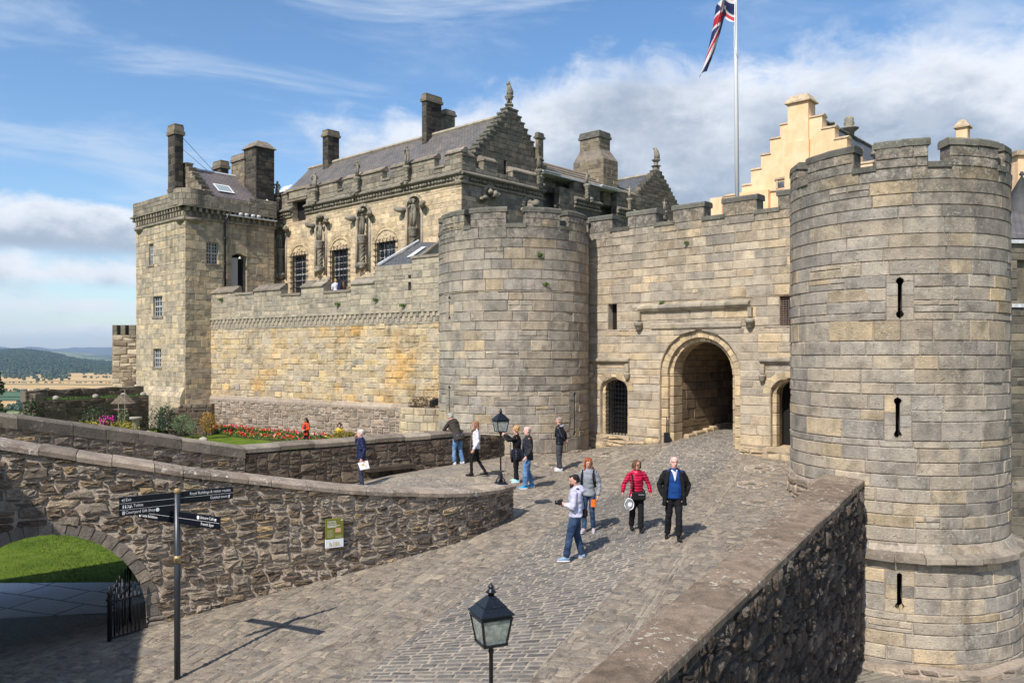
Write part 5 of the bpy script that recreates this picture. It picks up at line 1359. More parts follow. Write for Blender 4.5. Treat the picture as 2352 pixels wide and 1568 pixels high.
def palace():
    rg=random.Random(71)
    sL=PF.s(620); holes=[]
    wins=[(866,909,556,640),(763,800,574,660),(672,704,587,672)]
    for x0,x1,y0,y1 in wins:
        xm=(x0+x1)/2; holes.append(rect_hole(PF.s(x0),PF.s(x1),PF.z(xm,y1),PF.z(xm,y0)))
    nich=[(648,512,534,571,628,643,.55),(738,493,511,553,613,633,.6),(835,473,490,540,604,625,.65),(952,450,461,523,600,620,.68)]
    for x,ya,_,_,_,yb,w in nich:
        Y=PF.Y(x); s=PF.s(x); holes.append(arch_hole(s,w,(CY-yb)/F*Y,(CY-ya)/F*Y-w,w))
    sl=rect_hole(PF.s(672),PF.s(703),PF.z(687,508),ZSI+.2)
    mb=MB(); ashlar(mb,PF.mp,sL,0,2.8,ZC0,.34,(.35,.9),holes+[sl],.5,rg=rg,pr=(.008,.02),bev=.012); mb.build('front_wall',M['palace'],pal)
    # gable side: dim stone above the gate tower, lower part golden
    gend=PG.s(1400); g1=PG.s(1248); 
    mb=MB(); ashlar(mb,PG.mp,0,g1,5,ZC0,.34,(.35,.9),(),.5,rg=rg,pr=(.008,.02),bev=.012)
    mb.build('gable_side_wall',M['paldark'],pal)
    mb=MB();mc=MB()
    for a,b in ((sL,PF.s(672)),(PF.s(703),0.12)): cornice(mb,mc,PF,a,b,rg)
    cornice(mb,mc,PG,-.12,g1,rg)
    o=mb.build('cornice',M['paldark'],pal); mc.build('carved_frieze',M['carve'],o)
    # parapet
    mer=[(620,660),(706,775),(789,878),(897,998),(1022,1060)]
    mb=MB(); ashlar(mb,PF.mp,sL,PF.s(672),ZC1,ZSI,.32,(.35,.9),(),.4,rg=rg); ashlar(mb,PF.mp,PF.s(703),0,ZC1,ZSI,.32,(.35,.9),(),.4,rg=rg)
    mc=MB()
    def roofcap(W,a,b,z):
        prism(mc,lambda u,s,zz:W.mp(s,u,zz),[(.1,z-.34),(.1,z-.25),(-.05,z-.2),(-.25,z),(-.42,z),(-.5,z-.15),(-.5,z-.34)],a-.04,b+.04,(rg.random(),rg.random(),0))
    for a,b in mer:
        sa,sb=PF.s(a),PF.s(b) if b<1060 else 0; ashlar(mb,PF.mp,sa,sb,ZSI,ZME-.3,.32,(.35,.9),(),.4,rg=rg); roofcap(PF,sa,sb,ZME)
    for (a,b),(c,d) in zip(mer[:-1],mer[1:]):
        box(mc,PF.mp,PF.s(b),PF.s(c),.09,-.45,ZSI-.02,ZSI+.12,(rg.random(),.5,0))
    # lintel over the stair opening
    box(mb,PF.mp,PF.s(664),PF.s(710),.02,-.4,ZSI+.2,ZSI+.75,(.3,.4,0)); box(mc,PF.mp,PF.s(658),PF.s(714),.1,-.45,ZSI+.75,ZSI+.95,(.3,.4,0))
    # gable side parapet
    ashlar(mb,PG.mp,0,g1,ZC1,ZSI-.1,.32,(.35,.9),(),.4,rg=rg)
    for a,b in ((1060,1092),(1110,1142),(1177,1248)):
        sa,sb=PG.s(a) if a>1060 else 0,PG.s(b); ashlar(mb,PG.mp,sa,sb,ZSI-.1,ZME-.5 if a<1170 else ZME-.7,.3,(.35,.9),(),.4,rg=rg); roofcap(PG,sa,sb,ZME-.2 if a<1170 else ZME-.4)
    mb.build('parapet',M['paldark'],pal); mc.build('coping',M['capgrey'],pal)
    # dark backing and shutter in the stair opening
    mb=MB(); box(mb,PF.mp,PF.s(660),PF.s(712),-.5,-.7,PF.z(687,514),ZSI+.9); mb.build('dark_interior',M['dark'],pal)
    mb=MB(); box(mb,PF.mp,PF.s(690),PF.s(700),-.45,-.53,PF.z(687,508),ZSI+.1); mb.build('timber_shutter',M['wood'],pal)
    for w in wins: barred_window(pal,PF,*w,rg)
    for i,(x,ya,y0,y1,yc,yb,w) in enumerate(nich): niche(PF,x,ya,y0,y1,yc,yb,w,rg,i)
    for i,q in enumerate(((637,416,453,486),(723,396,434,465),(820,370,406,442),(934,335,380,416))): px_statue(pal,PF,*q,rg,i)
    for i,q in enumerate(((1237,353,389,424),(1348,392,422,457),(1446,428,455,483),(1526,459,484,503))): px_statue(pal,PG,*q,rg,i+1)
    # arched niche heads and beasts on the gable side above the tower
    for x,ya,w in ((1125,428,.6),(1216,452,.7)):
        s=PG.s(x);Y=PG.Y(x);z=(CY-ya)/F*Y; mb=MB(); voussoirs(mb,PG.mp,s,z-w,w-.08,w+.12,0,pi,11,.12,-.05,rg); o=mb.build('niche_arch',M['carve'],pal); mb=MB(); lump(mb,PG.mp(s,.3,z-w*.8),.45,rg,10); mb.build('carved_beast',M['carve'],o); mb=MB(); lump(mb,PG.mp(s-.8,.3,z-w*1.5),.3,rg,6); mb.build('carved_beast',M['carve'],o)
    # crow-stepped gable
    gp_=PG.off(-.7); sa=gp_.s(1177); za=(CY-250)/F*gp_.Y(1177); s0=gp_.s(1062); sb=2*sa-s0; n=14; zb=ZC1+.3
    mb=MB(); mcap=MB(); ht=(za-zb)/n; hw=(sa-s0)
    for k in range(n):
        w=hw*(1-k/n)+.18; z0=zb+k*ht
        ashlar(mb,gp_.mp,sa-w,sa+w,z0,z0+ht,ht,(.35,.8),([rect_hole(gp_.s(1157),gp_.s(1163),z0,z0+ht)] if 1<=k<=3 else []),.55,rg=rg)
        for a,b in ((sa-w-.04,sa-w+.5),(sa+w-.5,sa+w+.04)): box(mcap,gp_.mp,a,b,.05,-.6,z0+ht-.09,z0+ht+.015,(rg.random(),rg.random(),0))
    o=mb.build('stepped_gable',M['gable'],pal); mcap.build('crow_steps',M['cap'],o)
    mb=MB(); box(mb,gp_.mp,gp_.s(1155),gp_.s(1165),-.4,-.5,zb,zb+4*ht+.1); mb.build('window',M['glassw'],pal)
    # pedestal, open lantern and seated lion
    mb=KMB(gp_.mp(sa,-.28,za-.1),.60); p=gp_.mp(sa,-.28,za-.1); c=p
    lathe(mb,c,[(.42,-.3),(.42,.5)],4,(.6,.6,0),0,False,.74+pi/4*0+.0); lathe(mb,c,[(.4,.5),(.62,.62),(.6,.7),(.42,.74)],4,(.2,.3,0),0,False,.74)
    for j in range(4): th=j*pi/2+.74; tube(mb,[(c[0]+.26*cos(th),c[1]+.26*sin(th),c[2]+.74),(c[0]+.26*cos(th),c[1]+.26*sin(th),c[2]+1.2)],.08,6,(.5,.5,0))
    lathe(mb,c,[(.1,.74),(.1,1.2)],6); lathe(mb,c,[(.3,1.2),(.42,1.3),(.36,1.38),(.5,1.5),(.48,1.62),(.3,1.66)],10,(.2,.3,0)); mb.build('finial_pedestal',M['carve'],pal)
    mb=KMB(c,.60); at=(.9,.8,0); x,y,z=c; z+=1.66
    tube(mb,[(x+.1,y,z),(x+.12,y,z+.35),(x+.0,y,z+.85),(x-.05,y,z+1.15)],[(.3),(.34),(.27),(.2)],9,at); tube(mb,[(x-.06,y,z+1.05),(x-.1,y-.05,z+1.3),(x-.08,y-.04,z+1.5)],[.19,.22,.12],9,at); blob(mb,(x-.22,y-.1,z+1.25),(.12,.12,.1),6,4,at)
    tube(mb,[(x-.18,y-.1,z+.8),(x-.22,y-.14,z)],[.09,.08],6,at); tube(mb,[(x-.14,y+.14,z+.8),(x-.2,y+.16,z)],[.09,.08],6,at); mb.build('seated_lion',M['carve'],pal)
    # main roof
    L=22.5
    def along(p,l): return (p[0]+U[0]*l,p[1]+U[1]*l,p[2])
    r0=gp_.mp(sa,-.5,za-.35); r1=along(r0,L); e0=gp_.mp(s0+.25,-.5,zb+.1); e1=along(e0,L); f0=gp_.mp(sb-.25,-.5,zb+.1); f1=along(f0,L)
    quadroof(pal,[e1,e0,r0,r1],M['slate'],.15); quadroof(pal,[f1,f0,r0,r1],M['slate'],.15)
    mb=MB(); tube(mb,[tuple(Vector(r0)+Vector((0,0,.03))),tuple(Vector(r1)+Vector((0,0,.03)))],.16,6,(.5,.5,0),sm=False); mb.build('ridge_coping',M['parapet'],pal)
    def rp(px,f): # point on the front slope: px picks along the ridge, f = 0 ridge .. 1 eave
        l=0
        for i in range(400):
            q=along(r0,i*.06); 
            if q[0]/q[1]*F+CX<=px: l=i*.06; break
        a=Vector(along(r0,l)); b=Vector(along(e0,l)); return a.lerp(b,f)
    for x,(xl,xc,xr,yt),f in ((760,(741,753,779,296),.10),(990,(969,979,1014,213),.12)):
        q=rp(x,f); ybot=CY-(q.z-1.2)/q.y*F
        o,A,B,a,b=stack(pal,'chimney',xl,xc,xr,yt,ybot,q.y-.3,M['soot'],cap=.55,capm=M['chim'])
        mb=MB(); box(mb,A.mp,-a-.1,.1,.06,.0,q.z-1.0,q.z-.7); mb.build('flashing',M['lead'],o)
    q=rp(1030,0); stack(pal,'chimney',1012,1024,1045,250,300,q.y+2.2,M['chim'],cap=.4,capm=M['capgrey'])
    q=rp(690,.55); n_=(Vector(e0)-Vector(e1)).cross(Vector(r1)-Vector(e1)).normalized(); n_=n_ if n_.z>0 else -n_
    ux=Vector((-U[0],-U[1],0)); uy=(Vector(r0)-Vector(e0)).normalized(); mb=MB()
    for f,w_ in ((0,1.3),(2.2,.5)):
        c=rp(700,.62)+ux*f*-1.0; mb.add([tuple(c+n_*.1+ux*a+uy*b) for a,b in ((-w_/2,0),(w_/2,0),(w_/2,1.6),(-w_/2,1.6))],[(0,1,2,3)])
    mb.build('rooflight',M['lead'],pal)
palace()
def palace_side():
    """lower roofs and bays running back on the right of the gable"""
    rg=random.Random(81)
    t=pal
    segs=[(1285,1318,0),(1318,1378,1),(1378,1392,0),(1392,1446,0),(1446,1560,1)]
    # wall bays with cornice
    mb=MB();mc=MB();mf=MB()
    for a,b in ((1285,1318),(1318,1378),(1416,1470),(1470,1560)):
        sa,sb=PG.s(a),PG.s(b); ashlar(mb,PG.mp,sa,sb,5,ZC0 if a in (1318,1416) else ZSI,.34,(.35,.9),(),.5,rg=rg)
        if a in (1318,1416,1470):
            if a!=1470: ashlar(mb,PG.mp,sa,sb,ZC1,ZSI+.6,.32,(.35,.9),(),.4,rg=rg); mc=MB();mf=MB(); cornice(mc,mf,PG,sa,sb,rg); oo=mc.build('side_cornice',M['paldark'],t); mf.build('carved_frieze',M['carve'],oo); box(mb,PG.mp,sa,sb,0,-.4,ZC0,ZC1)
            else: ashlar(mb,PG.mp,sa,sb,ZSI,ZSI+.6,.32,(.35,.9),(),.4,rg=rg)
    o=mb.build('side_wall',M['gable'],t)
    mb=MB(); box(mb,PG.mp,PG.s(1246),PG.s(1560),-1.2,-2,5,ZSI+.8); mb.build('recess_wall',M['gable'],t)
    mb=MB(); 
    for x0 in (1256,1266,1276): box(mb,PG.mp,PG.s(x0)-.04,PG.s(x0)+.04,-1.1,-1.19,6,ZSI+.4)
    mb.build('timber_boards',M['slateb'],t)
    # eave with pale flashing and stone slab roofs
    mb=MB(); box(mb,PG.mp,PG.s(1248),PG.s(1420),.15,-1.2,ZSI+.62,ZSI+.72); 
    for a,b in ((1246,1283),(1378,1418)): box(mb,PG.mp,PG.s(a),PG.s(b),.25,-1.4,ZSI+.73,ZSI+.8)
    mb.build('flashing',M['lead'],t)
    mb=MB()
    for k in range(4):
        z=ZSI+.75+.34*k; prism(mb,lambda u,s,zz:PG.mp(s,u,zz),[(-.2-.5*k,z),(-.2-.5*k,z+.12),(-.8-.5*k,z+.42),(-.8-.5*k,z)],PG.s(1250),PG.s(1470)-.5*k,(rg.random(),rg.random(),0))
    mb.build('slab_roof',M['capgrey'],t)
    # big stepped chimney
    Y=PG.Y(1370)+1.5
    o,A,B,a,b=stack(t,'chimney',1332,1376,1401,298,370,Y+.5,M['chim'],cap=.5,capm=M['cap'])
    o2,A2,B2,a2,b2=stack(t,'chimney_base',1317,1386,1419,362,470,Y,M['chim'],cw=(.4,.9))
    mb=MB(); z=(CY-362)/F*Y; z2=(CY-345)/F*Y
    vs=[A2.mp(-a2,0,z),A2.mp(0,0,z),B2.mp(b2,0,z),A2.mp(-a2,-b2,z)]+[A.mp(-a,0,z2+.3),A.mp(0,0,z2+.3),B.mp(b,0,z2+.3),A.mp(-a,-b,z2+.3)]
    mb.add(vs,[(0,1,5,4),(1,2,6,5),(2,3,7,6),(3,0,4,7)]); mb.build('chimney_shoulder',M['capgrey'],t)
    # chimney at the right foot of the main gable
    stack(t,'chimney',1230,1236,1248,303,365,PG.Y(1235)+.6,M['chim'],cap=.4,capm=M['cap'])
    # far small gable with its own seated beast
    g=PG.off(-.3); sa=g.s(1513); za=(CY-392)/F*g.Y(1513); s0=g.s(1452); zb=ZSI+.2; n=11; ht=(za-zb)/n; hw=sa-s0
    mb=MB()
    for k in range(n):
        w=hw*(1-k/n)+.2; ashlar(mb,g.mp,sa-w,sa+w*.95,zb+k*ht,zb+(k+1)*ht,ht,(.4,.8),(),.5,rg=rg)
    mb.build('stepped_gable',M['gable'],t)
    mb=KMB(g.mp(sa,-.25,za),.7); p=g.mp(sa,-.25,za); lathe(mb,p,[(.4,-.2),(.4,.45),(.6,.55),(.4,.62),(.25,.62),(.25,1.0),(.5,1.2),(.5,1.32),(.3,1.36)],8,(.4,.5,0),0,False); x,y,z=p; z+=1.36
    tube(mb,[(x+.1,y,z),(x+.1,y,z+.5),(x-.02,y,z+1.0),(x-.08,y,z+1.35)],[.33,.34,.24,.12],8,(.4,.5,0)); blob(mb,(x-.2,y,z+1.2),(.17,.13,.13),6,4,(.4,.5,0)); mb.build('seated_beast',M['carve'],t)
    L=9
    al=lambda p,l:(p[0]+U[0]*l,p[1]+U[1]*l,p[2])
    r0=g.mp(sa,-.4,za-.2); e0=g.mp(s0+.2,-.4,zb); quadroof(t,[al(e0,L),e0,r0,al(r0,L)],M['slateb'],.15)
    f0=g.mp(2*sa-s0,-.4,zb); quadroof(t,[al(f0,L),f0,r0,al(r0,L)],M['slateb'],.15)
    mb=MB(); tube(mb,[r0,al(r0,L)],.15,6,(.5,.5,0),sm=False); mb.build('ridge_coping',M['parapet'],t)
palace_side()
# ---------------------------------------------------------------- corner tower at the left
TA,TB=corner_planes(425,55.1)
ct=thing('corner_tower','tall square corner tower with corbelled parapet, slate caphouse roof and slim dark chimney','tower',(-22,57,-5.8))
def sash(parent,W,x0,x1,y0,y1,rg,nx=2,ny=4):
    s0,s1=W.s(x0),W.s(x1); xm=(x0+x1)/2; z0,z1=W.z(xm,y1),W.z(xm,y0)
    mb=MB(); box(mb,W.mp,s0,s1,-.2,-.25,z0,z1); o=mb.build('window',M['glassw'],parent); mb=MB()
    for i in range(nx*2+1): s=s0+(s1-s0)*i/(nx*2); w=.05 if i in (0,nx*2) or i==nx else .022; box(mb,W.mp,s-w,s+w,-.14,-.195,z0,z1)
    for i in range(ny+1): z=z0+(z1-z0)*i/ny; w=.05 if i in (0,ny,ny//2) else .02; box(mb,W.mp,s0,s1,-.13,-.19,z-w,z+w)
    mb.build('sash_bars',M['sashp'],o)
    mb=MB(); box(mb,W.mp,s0-.12,s1+.12,.07,-.2,z0-.14,z0-.0); mb.build('sill',M['capgrey'],o)
def corner_tower():
    rg=random.Random(91); a=-TA.s(313); b=TB.s(630); zc=9.35; zc2=10.1; zt=11.22
    wl=[(342,353,560,608),(352,373,680,727),(352,370,801,843)]; wr=[(474,501,557,606)]
    hl_=[rect_hole(TA.s(x0),TA.s(x1),TA.z((x0+x1)/2,y1),TA.z((x0+x1)/2,y0)) for x0,x1,y0,y1 in wl]
    hr_=[rect_hole(TB.s(x0),TB.s(x1),TB.z((x0+x1)/2,y1),TB.z((x0+x1)/2,y0)) for x0,x1,y0,y1 in wr]
    dc=(TB.s(532)+TB.s(566))/2; dw=(TB.s(566)-TB.s(532))/2; dz0=3.1; dz1=TB.z(549,582)
    hr_.append(arch_hole(dc,dw,dz0,dz1-.3,.3))
    bt=lambda W:(lambda s,t,z:W.mp(s,t+.0,z))
    mb=MB(); ashlar(mb,TA.mp,-a,0,-2.2,zc,.37,(.4,1.0),hl_,.6,rg=rg,pr=(.008,.03),rough=.01); ashlar(mb,TB.mp,0,b,-3.4,zc,.37,(.4,1.0),hr_,.6,rg=rg,pr=(.008,.03),rough=.01)
    ashlar(mb,lambda s,t,z:TA.mp(s,t+.35*(min(1,(-2.2-z)/.6)),z),-a-.2,.0,-4.2,-2.2,.36,(.4,1.0),(),.5,rg=rg)
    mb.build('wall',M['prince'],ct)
    mb=MB(); rubble(mb,lambda s,t,z:TA.mp(s,t+.5+.25*(-4.2-z),z),-a-.5,.35,-6.5,-4.0,.3,.2,.5,rg,(.03,.1)); rubble(mb,lambda s,t,z:TB.mp(s,t+.2,z),0,b,-6,-3.4,.3,.2,.5,rg,(.03,.1)); mb.build('rubble_base',M['base'],ct)
    # corbel table
    mb=MB()
    for W,s0,s1 in ((TA,-a,0.0),(TB,0.0,b)):
        s=s0
        while s<s1-.2:
            bbox(mb,W.mp,s+.03,s+.21,-.1,.30+rg.uniform(-.02,.02),zc2-.32,zc2-.02,.03,(rg.random(),rg.random(),0)); bbox(mb,W.mp,s+.24,s+.42,-.1,.17,zc+.10,zc2-.33,.03,(rg.random(),rg.random(),0)); s+=.43
        box(mb,W.mp,s0,s1+.1,.12,-.2,zc-.05,zc+.09,(.3,.3,0)); box(mb,W.mp,s0,s1,.02,-.3,zc+.09,zc2,(.1,.3,1)); box(mb,W.mp,s0-.3,s1+(.3 if W is TA else 0),.36,-.3,zc2-.02,zc2+.08,(.2,.4,0))
    # rounded corner bartizan corbels
    c=TA.mp(0,0,0)
    for cc in (TA.mp(-.6,-.6,0),TA.mp(-a+.6,-.6,0)):
        lathe(mb,cc,[(.3,zc-.75),(.55,zc-.5),(.62,zc-.42),(.8,zc-.25),(.9,zc-.2),(.98,zc-.02)],20,(.4,.4,0))
    mb.build('corbel_table',M['paldark'],ct)
    mb=MB(); tw=Tw((TA.mp(-.65,-.65,0)[0],TA.mp(-.65,-.65,0)[1]),1.05); tw2=Tw((TA.mp(-a+.65,-.65,0)[0],TA.mp(-a+.65,-.65,0)[1]),1.05)
    ashlar(mb,lambda s,t,z:TA.mp(s,t+.32,z),-a+.4,-.5,zc2+.08,zt-.1,.34,(.4,.9),(),.5,rg=rg)
    ashlar(mb,lambda s,t,z:TB.mp(s,t+.32,z),.5,b,zc2+.08,zt-.25,.34,(.4,.9),(),.5,rg=rg); ashlar(mb,lambda s,t,z:TB.mp(s,t+.32,z),b-2.2,b,zt-.25,zt+.05,.3,(.4,.9),(),.5,rg=rg)
    ashlar(mb,tw.mp,-3.3,3.3,zc2+.08,zt+.1,.34,(.3,.6),(),.3,rg=rg,maxseg=.3,backseg=.3); ashlar(mb,tw2.mp,-3.3,3.3,zc2+.08,zt-.1,.34,(.3,.6),(),.3,rg=rg,maxseg=.3,backseg=.3)
    mb.build('parapet',M['paldark'],ct)
    mb=MB(); box(mb,TA.mp,-a,0,-.3,-b,zc2-.2,zc2+.1); mb.build('roof_deck',M['chim'],ct)
    for w in wl: sash(ct,TA,*w,rg)
    for w in wr: sash(ct,TB,*w,rg,2,6)
    # doorway onto the wall walk, with balcony rail
    mb=MB(); box(mb,TB.mp,dc-dw,dc+dw,-.5,-.62,dz0,dz1); o=mb.build('doorway',M['dark'],ct)
    mb=MB(); box(mb,TB.mp,dc-dw,dc+dw*.1,-.3,-.38,dz0,dz1-.3); mb.build('door_leaf',M['sashp'],o)
    mb=MB(); p=TB.mp(dc,.1,dz1-.25); lathe(mb,p,[(.12,-.16),(.05,-.02),(.02,.0)],8); mb.build('lamp',M['whitep'],o)
    mb=MB(); 
    for i in range(12):
        s=dc-dw-.3+(2*dw+.9)*i/11; tube(mb,[TB.mp(s,.7,dz0-.7),TB.mp(s,.7,dz0+.35)],.016,5)
    for z in (dz0-.6,dz0+.35): tube(mb,[TB.mp(dc-dw-.3,.7,z),TB.mp(dc+dw+.6,.7,z)],.022,5)
    tube(mb,[TB.mp(dc-dw-.3,.02,z+.9),TB.mp(dc-dw-.3,.7,z)],.022,5)
    mb.build('balcony_railing',M['iron'],ct)
    mb=MB(); s=TB.s(515); tube(mb,[TB.mp(s,.12,2.8),TB.mp(s,.12,zc-.1),TB.mp(s+.1,.5,zc+.55)],.07,8); 
    for z in (4.5,6.3,8.1): tube(mb,[TB.mp(s,.12,z),TB.mp(s,.12,z+.12)],.1,8)
    mb.build('drainpipe',M['iron'],ct)
    # lead gutter and floodlight hoods on the ledge
    mb=MB(); box(mb,TB.mp,s,b,.42,.1,zc2-.3,zc2-.22)
    for x in (543,556,571,584): p=TB.mp(TB.s(x+5),.3,zc2-.1); blob(mb,p,(.2,.2,.12),7,4)
    mb.build('lead_gutter',M['lead'],ct)
    # caphouse
    g=TA.off(-1.3); sr=g.s(419); Yr=g.Y(419); zr=(CY-376)/F*Yr; ze=11.0
    hw=3.2; n=7; ht=(zr-ze)/n; mb=MB(); mc=MB()
    for k in range(n):
        w=hw*(1-k/n)+.1; ashlar(mb,g.mp,sr-w,sr+w,ze+k*ht,ze+(k+1)*ht,ht,(.35,.8),(),.5,rg=rg)
        for x0,x1 in ((sr-w-.04,sr-w+.6),(sr+w-.6,sr+w+.04)): box(mc,g.mp,x0,x1,.04,-.55,ze+(k+1)*ht-.08,ze+(k+1)*ht+.02,(rg.random(),.5,0))
    o=mb.build('caphouse_gable',M['chim'],ct); mc.build('crow_steps',M['capgrey'],o)
    g2=TB; 
    def al(p,l): return (p[0]+V[0]*l,p[1]+V[1]*l,p[2])
    r0=g.mp(sr,-.5,zr-.25)
    L=0
    while L<30:
        q=al(r0,L)
        if q[0]/q[1]*F+CX>566: break
        L+=.05
    e0=g.mp(sr+hw,-.5,ze+.05)
    quadroof(ct,[e0,al(e0,L+.2),al(r0,L),r0],M['slatep'],.15); f0=g.mp(sr-hw,-.5,ze); quadroof(ct,[f0,al(f0,L),al(r0,L),r0],M['slatep'],.15)
    mb=MB(); tube(mb,[r0,al(r0,L)],.1,6,sm=False); tube(mb,[al(e0,L+.05),al(r0,L-.1)],.14,5,sm=False); mb.build('lead_ridge',M['lead'],ct)
    # skylight
    R0=Vector(r0);E0=Vector(e0); nn=(Vector(al(e0,1))-E0).cross(R0-E0).normalized(); nn=nn if nn.z>0 else -nn
    vx=Vector((V[0],V[1],0)); vy=(R0-E0).normalized()
    l=0
    while l<L:
        q=E0+vx*l+vy*.9
        if q.x/q.y*F+CX>499: break
        l+=.05
    c=E0+vx*l+vy*.75+nn*.08
    def rect(o_,w,h,m=0,name='x'): pass
    mb=MB(); W_,H_=1.25,1.1
    def qd(a0,a1,b0,b1,off): mb.add([tuple(c+vx*a+vy*b+nn*off) for a,b in ((a0,b0),(a1,b0),(a1,b1),(a0,b1))],[(0,1,2,3)])
    qd(0,W_,0,.12,.03);qd(0,W_,H_-.12,H_,.03);qd(0,.12,.12,H_-.12,.03);qd(W_-.12,W_,.12,H_-.12,.03); o=mb.build('skylight',M['whitep'],ct)
    mb=MB(); qd(.12,W_-.12,.12,H_-.12,.01); mb.build('pane',simple('sky_pane',(.30,.36,.36),.2,0,.6),o)
    # chimneys
    stack(ct,'chimney',386,401,421,283,440,TA.Y(400)+1.0,M['soot'],cap=.75,capm=M['chim'],cw=(.4,.75),ch=.42)
    o,A,B,a_,b_=stack(ct,'chimney',560,588,630,336,470,TB.Y(590)+.3,M['soot'],cw=(.35,.8))
    mb=MB(); z=(CY-336)/F*(TB.Y(590)+.3); f=.16
    vs=[A.mp(-a_-f,f,z),A.mp(f,f,z),A.mp(f,-b_-f,z),A.mp(-a_-f,-b_-f,z)]+[A.mp(-a_+.25,-.35,z+.55),A.mp(-.35,-.35,z+.55),A.mp(-.35,-b_+.35,z+.55),A.mp(-a_+.25,-b_+.35,z+.55)]
    mb.add(vs,[(0,1,5,4),(1,2,6,5),(2,3,7,6),(3,0,4,7),(4,5,6,7),(3,2,1,0)]); mb.build('chimney_cap',M['capgrey'],o)
    stack(ct,'chimney',532,561,575,350,460,TB.Y(575)+1.6,M['chim'],cap=.5,capm=M['capgrey'],cw=(.35,.8))
    stack(ct,'chimney',490,507,525,367,400,TB.Y(520)+3.5,M['soot'],cap=.6,capm=M['chim'])
    # stay wires
    mb=MB(); q=P(421,318,TA.Y(400)+1.3); e=al(r0,2.0); tube(mb,[q,e],.02,4); q=P(420,343,TA.Y(400)+1.3); e=al(r0,1.5); tube(mb,[q,e],.02,4); mb.build('stay_wire',M['iron'],ct)
corner_tower()
# ---------------------------------------------------------------- far rough tower, low garden walls, hall, right-hand house
def misc_walls():
    rg=random.Random(101)
    t=thing('ruined_tower','whitish rubble wall tower with small battlements at the far left of the castle','tower',(-29,63,-6))
    W=Wl((0,62.5),(1,0.05),(0,-1)); s0,s1=W.s(258),W.s(330)
    mb=MB(); rubble(mb,W.mp,s0,s1,-6,1.5,.3,.22,1.5,rg,(.02,.09)); mb.build('wall_face',M['white'],t)
    mb=MB(); n=24
    for a,b in ((258,269),(277,288),(296,312)): ashlar(mb,W.mp,W.s(a),W.s(b),1.5,2.25,.3,(.4,.8),(),1.0,rg=rg)
    mb.build('battlement',M['gable'],t)
    t=thing('terrace_wall','dark mossy two-tier rubble wall with a grassy ledge at the far end of the garden','wall',(-26,51,-5.6))
    W=Wl((-24.6,54),(.53,.85),(.85,-.53)); L=6.9
    mb=MB(); rubble(mb,W.mp,-L,.5,-5.8,-2.75,.26,.17,1.0,rg,(.02,.08)); rubble(mb,lambda s,tt,z:W.mp(s,tt-.7,z),-L-.2,.6,-2.8,lambda s:-2.12+.04*sin(s*3),.26,.15,.6,rg,(.02,.08)); 
    W2=Wl((W.mp(-L,0,0)[0],W.mp(-L,0,0)[1]),(.85,-.53),(-.53,-.85)); rubble(mb,W2.mp,-1.4,0,-5.8,-2.3,.26,.17,.5,rg); mb.build('wall_face',M['rubdark'],t)
    mb=MB(); box(mb,W.mp,-L,.5,-.02,-.8,-2.78,-2.70)
    grass_tufts(mb,[(W.mp(rg.uniform(-L,.5),-.25-.3*rg.random(),-2.70)) for _ in range(500)],.16,rg); mb.build('grass_ledge',M['leafg'],t)
    for i,s in enumerate((-5.6,-3.1,-1.2,.2)):
        o=MB(); p=W.mp(s,-.15,-2.62); blob(o,p,(.2,.18,.16),9,6,(.5,.5,0),0,.06,rg); ob=o.build('boulder',M['wallrock'])
        tag(ob,('rounded stone at the left end of the grassy ledge','rounded stone on the grassy ledge behind the bird table','pale round stone on the grassy ledge right of the bird table','rounded stone on the grassy ledge against the corner tower')[i],'boulder','stones on the grassy ledge')
    t=thing('bastion_wall','low dark rubble wall jutting out at the foot of the corner tower','wall',P(435,975,52.5))
    W=Wl((P(385,0,51.0)[0],51.0),(.99,.16),(.16,-.99)); s1=W.s(487)
    mb=MB(); rubble(mb,W.mp,0,s1,-5.7,lambda s:-3.55+.45*min(1,s/1.0),.3,.22,.8,rg,(.03,.1)); W3=Wl(W.o,(-.3,1),(-1,-.3)); rubble(mb,W3.mp,0,3,-5.7,-3.5,.3,.22,.6,rg); mb.build('wall_face',M['rubdark'],t)
    # round planter at the foot of the gate tower
    c=(P(1003,0,34)[0],34.2); R=1.55; tw=Tw(c,R); t=thing('round_planter','round stone planter full of brown heather beside the left gate tower','planter',(c[0],c[1],-5))
    mb=MB(); ashlar(mb,tw.mp,-4.8,4.8,-5.2,-2.15,.3,(.3,.7),(),.3,rg=rg,maxseg=.35,backseg=.35); mb.build('planter_wall',M['prince'],t)
    mb=MB(); lathe(mb,(c[0],c[1],-2.4),[(R-.25,-.1),(R-.25,.12),(.2,.2)],20); mb.build('soil',M['rubdark'],t)
    pl=thing('heather','low brown heather growing in the round planter','plant',(c[0],c[1],-2.2)); mb=MB()
    leafcloud(mb,[((c[0]-.35,c[1]-.7,-1.98),(.6,.5,.28)),((c[0]-.75,c[1]-.5,-2.0),(.4,.5,.24))],900,.05,rg); mb.build('foliage',M['heath'],pl)
    sp=thing('floodlight','black floodlight on the rim of the heather planter','floodlight',P(997,925,33)); mb=MB(); p=P(997,925,33)
    f=lambda s,tt,z:(p[0]+s*.8+tt*.5,p[1]+s*.5-tt*.8,p[2]+z+.25*s); bbox(mb,f,-.17,.17,-.12,.1,-.13,.15,.02); mb.build('lamp_body',M['iron'],sp)
    mb=MB(); tube(mb,[(p[0],p[1],p[2]-.3),(p[0],p[1],p[2]-.1)],.02,6); mb.build('bracket',M['iron'],sp)
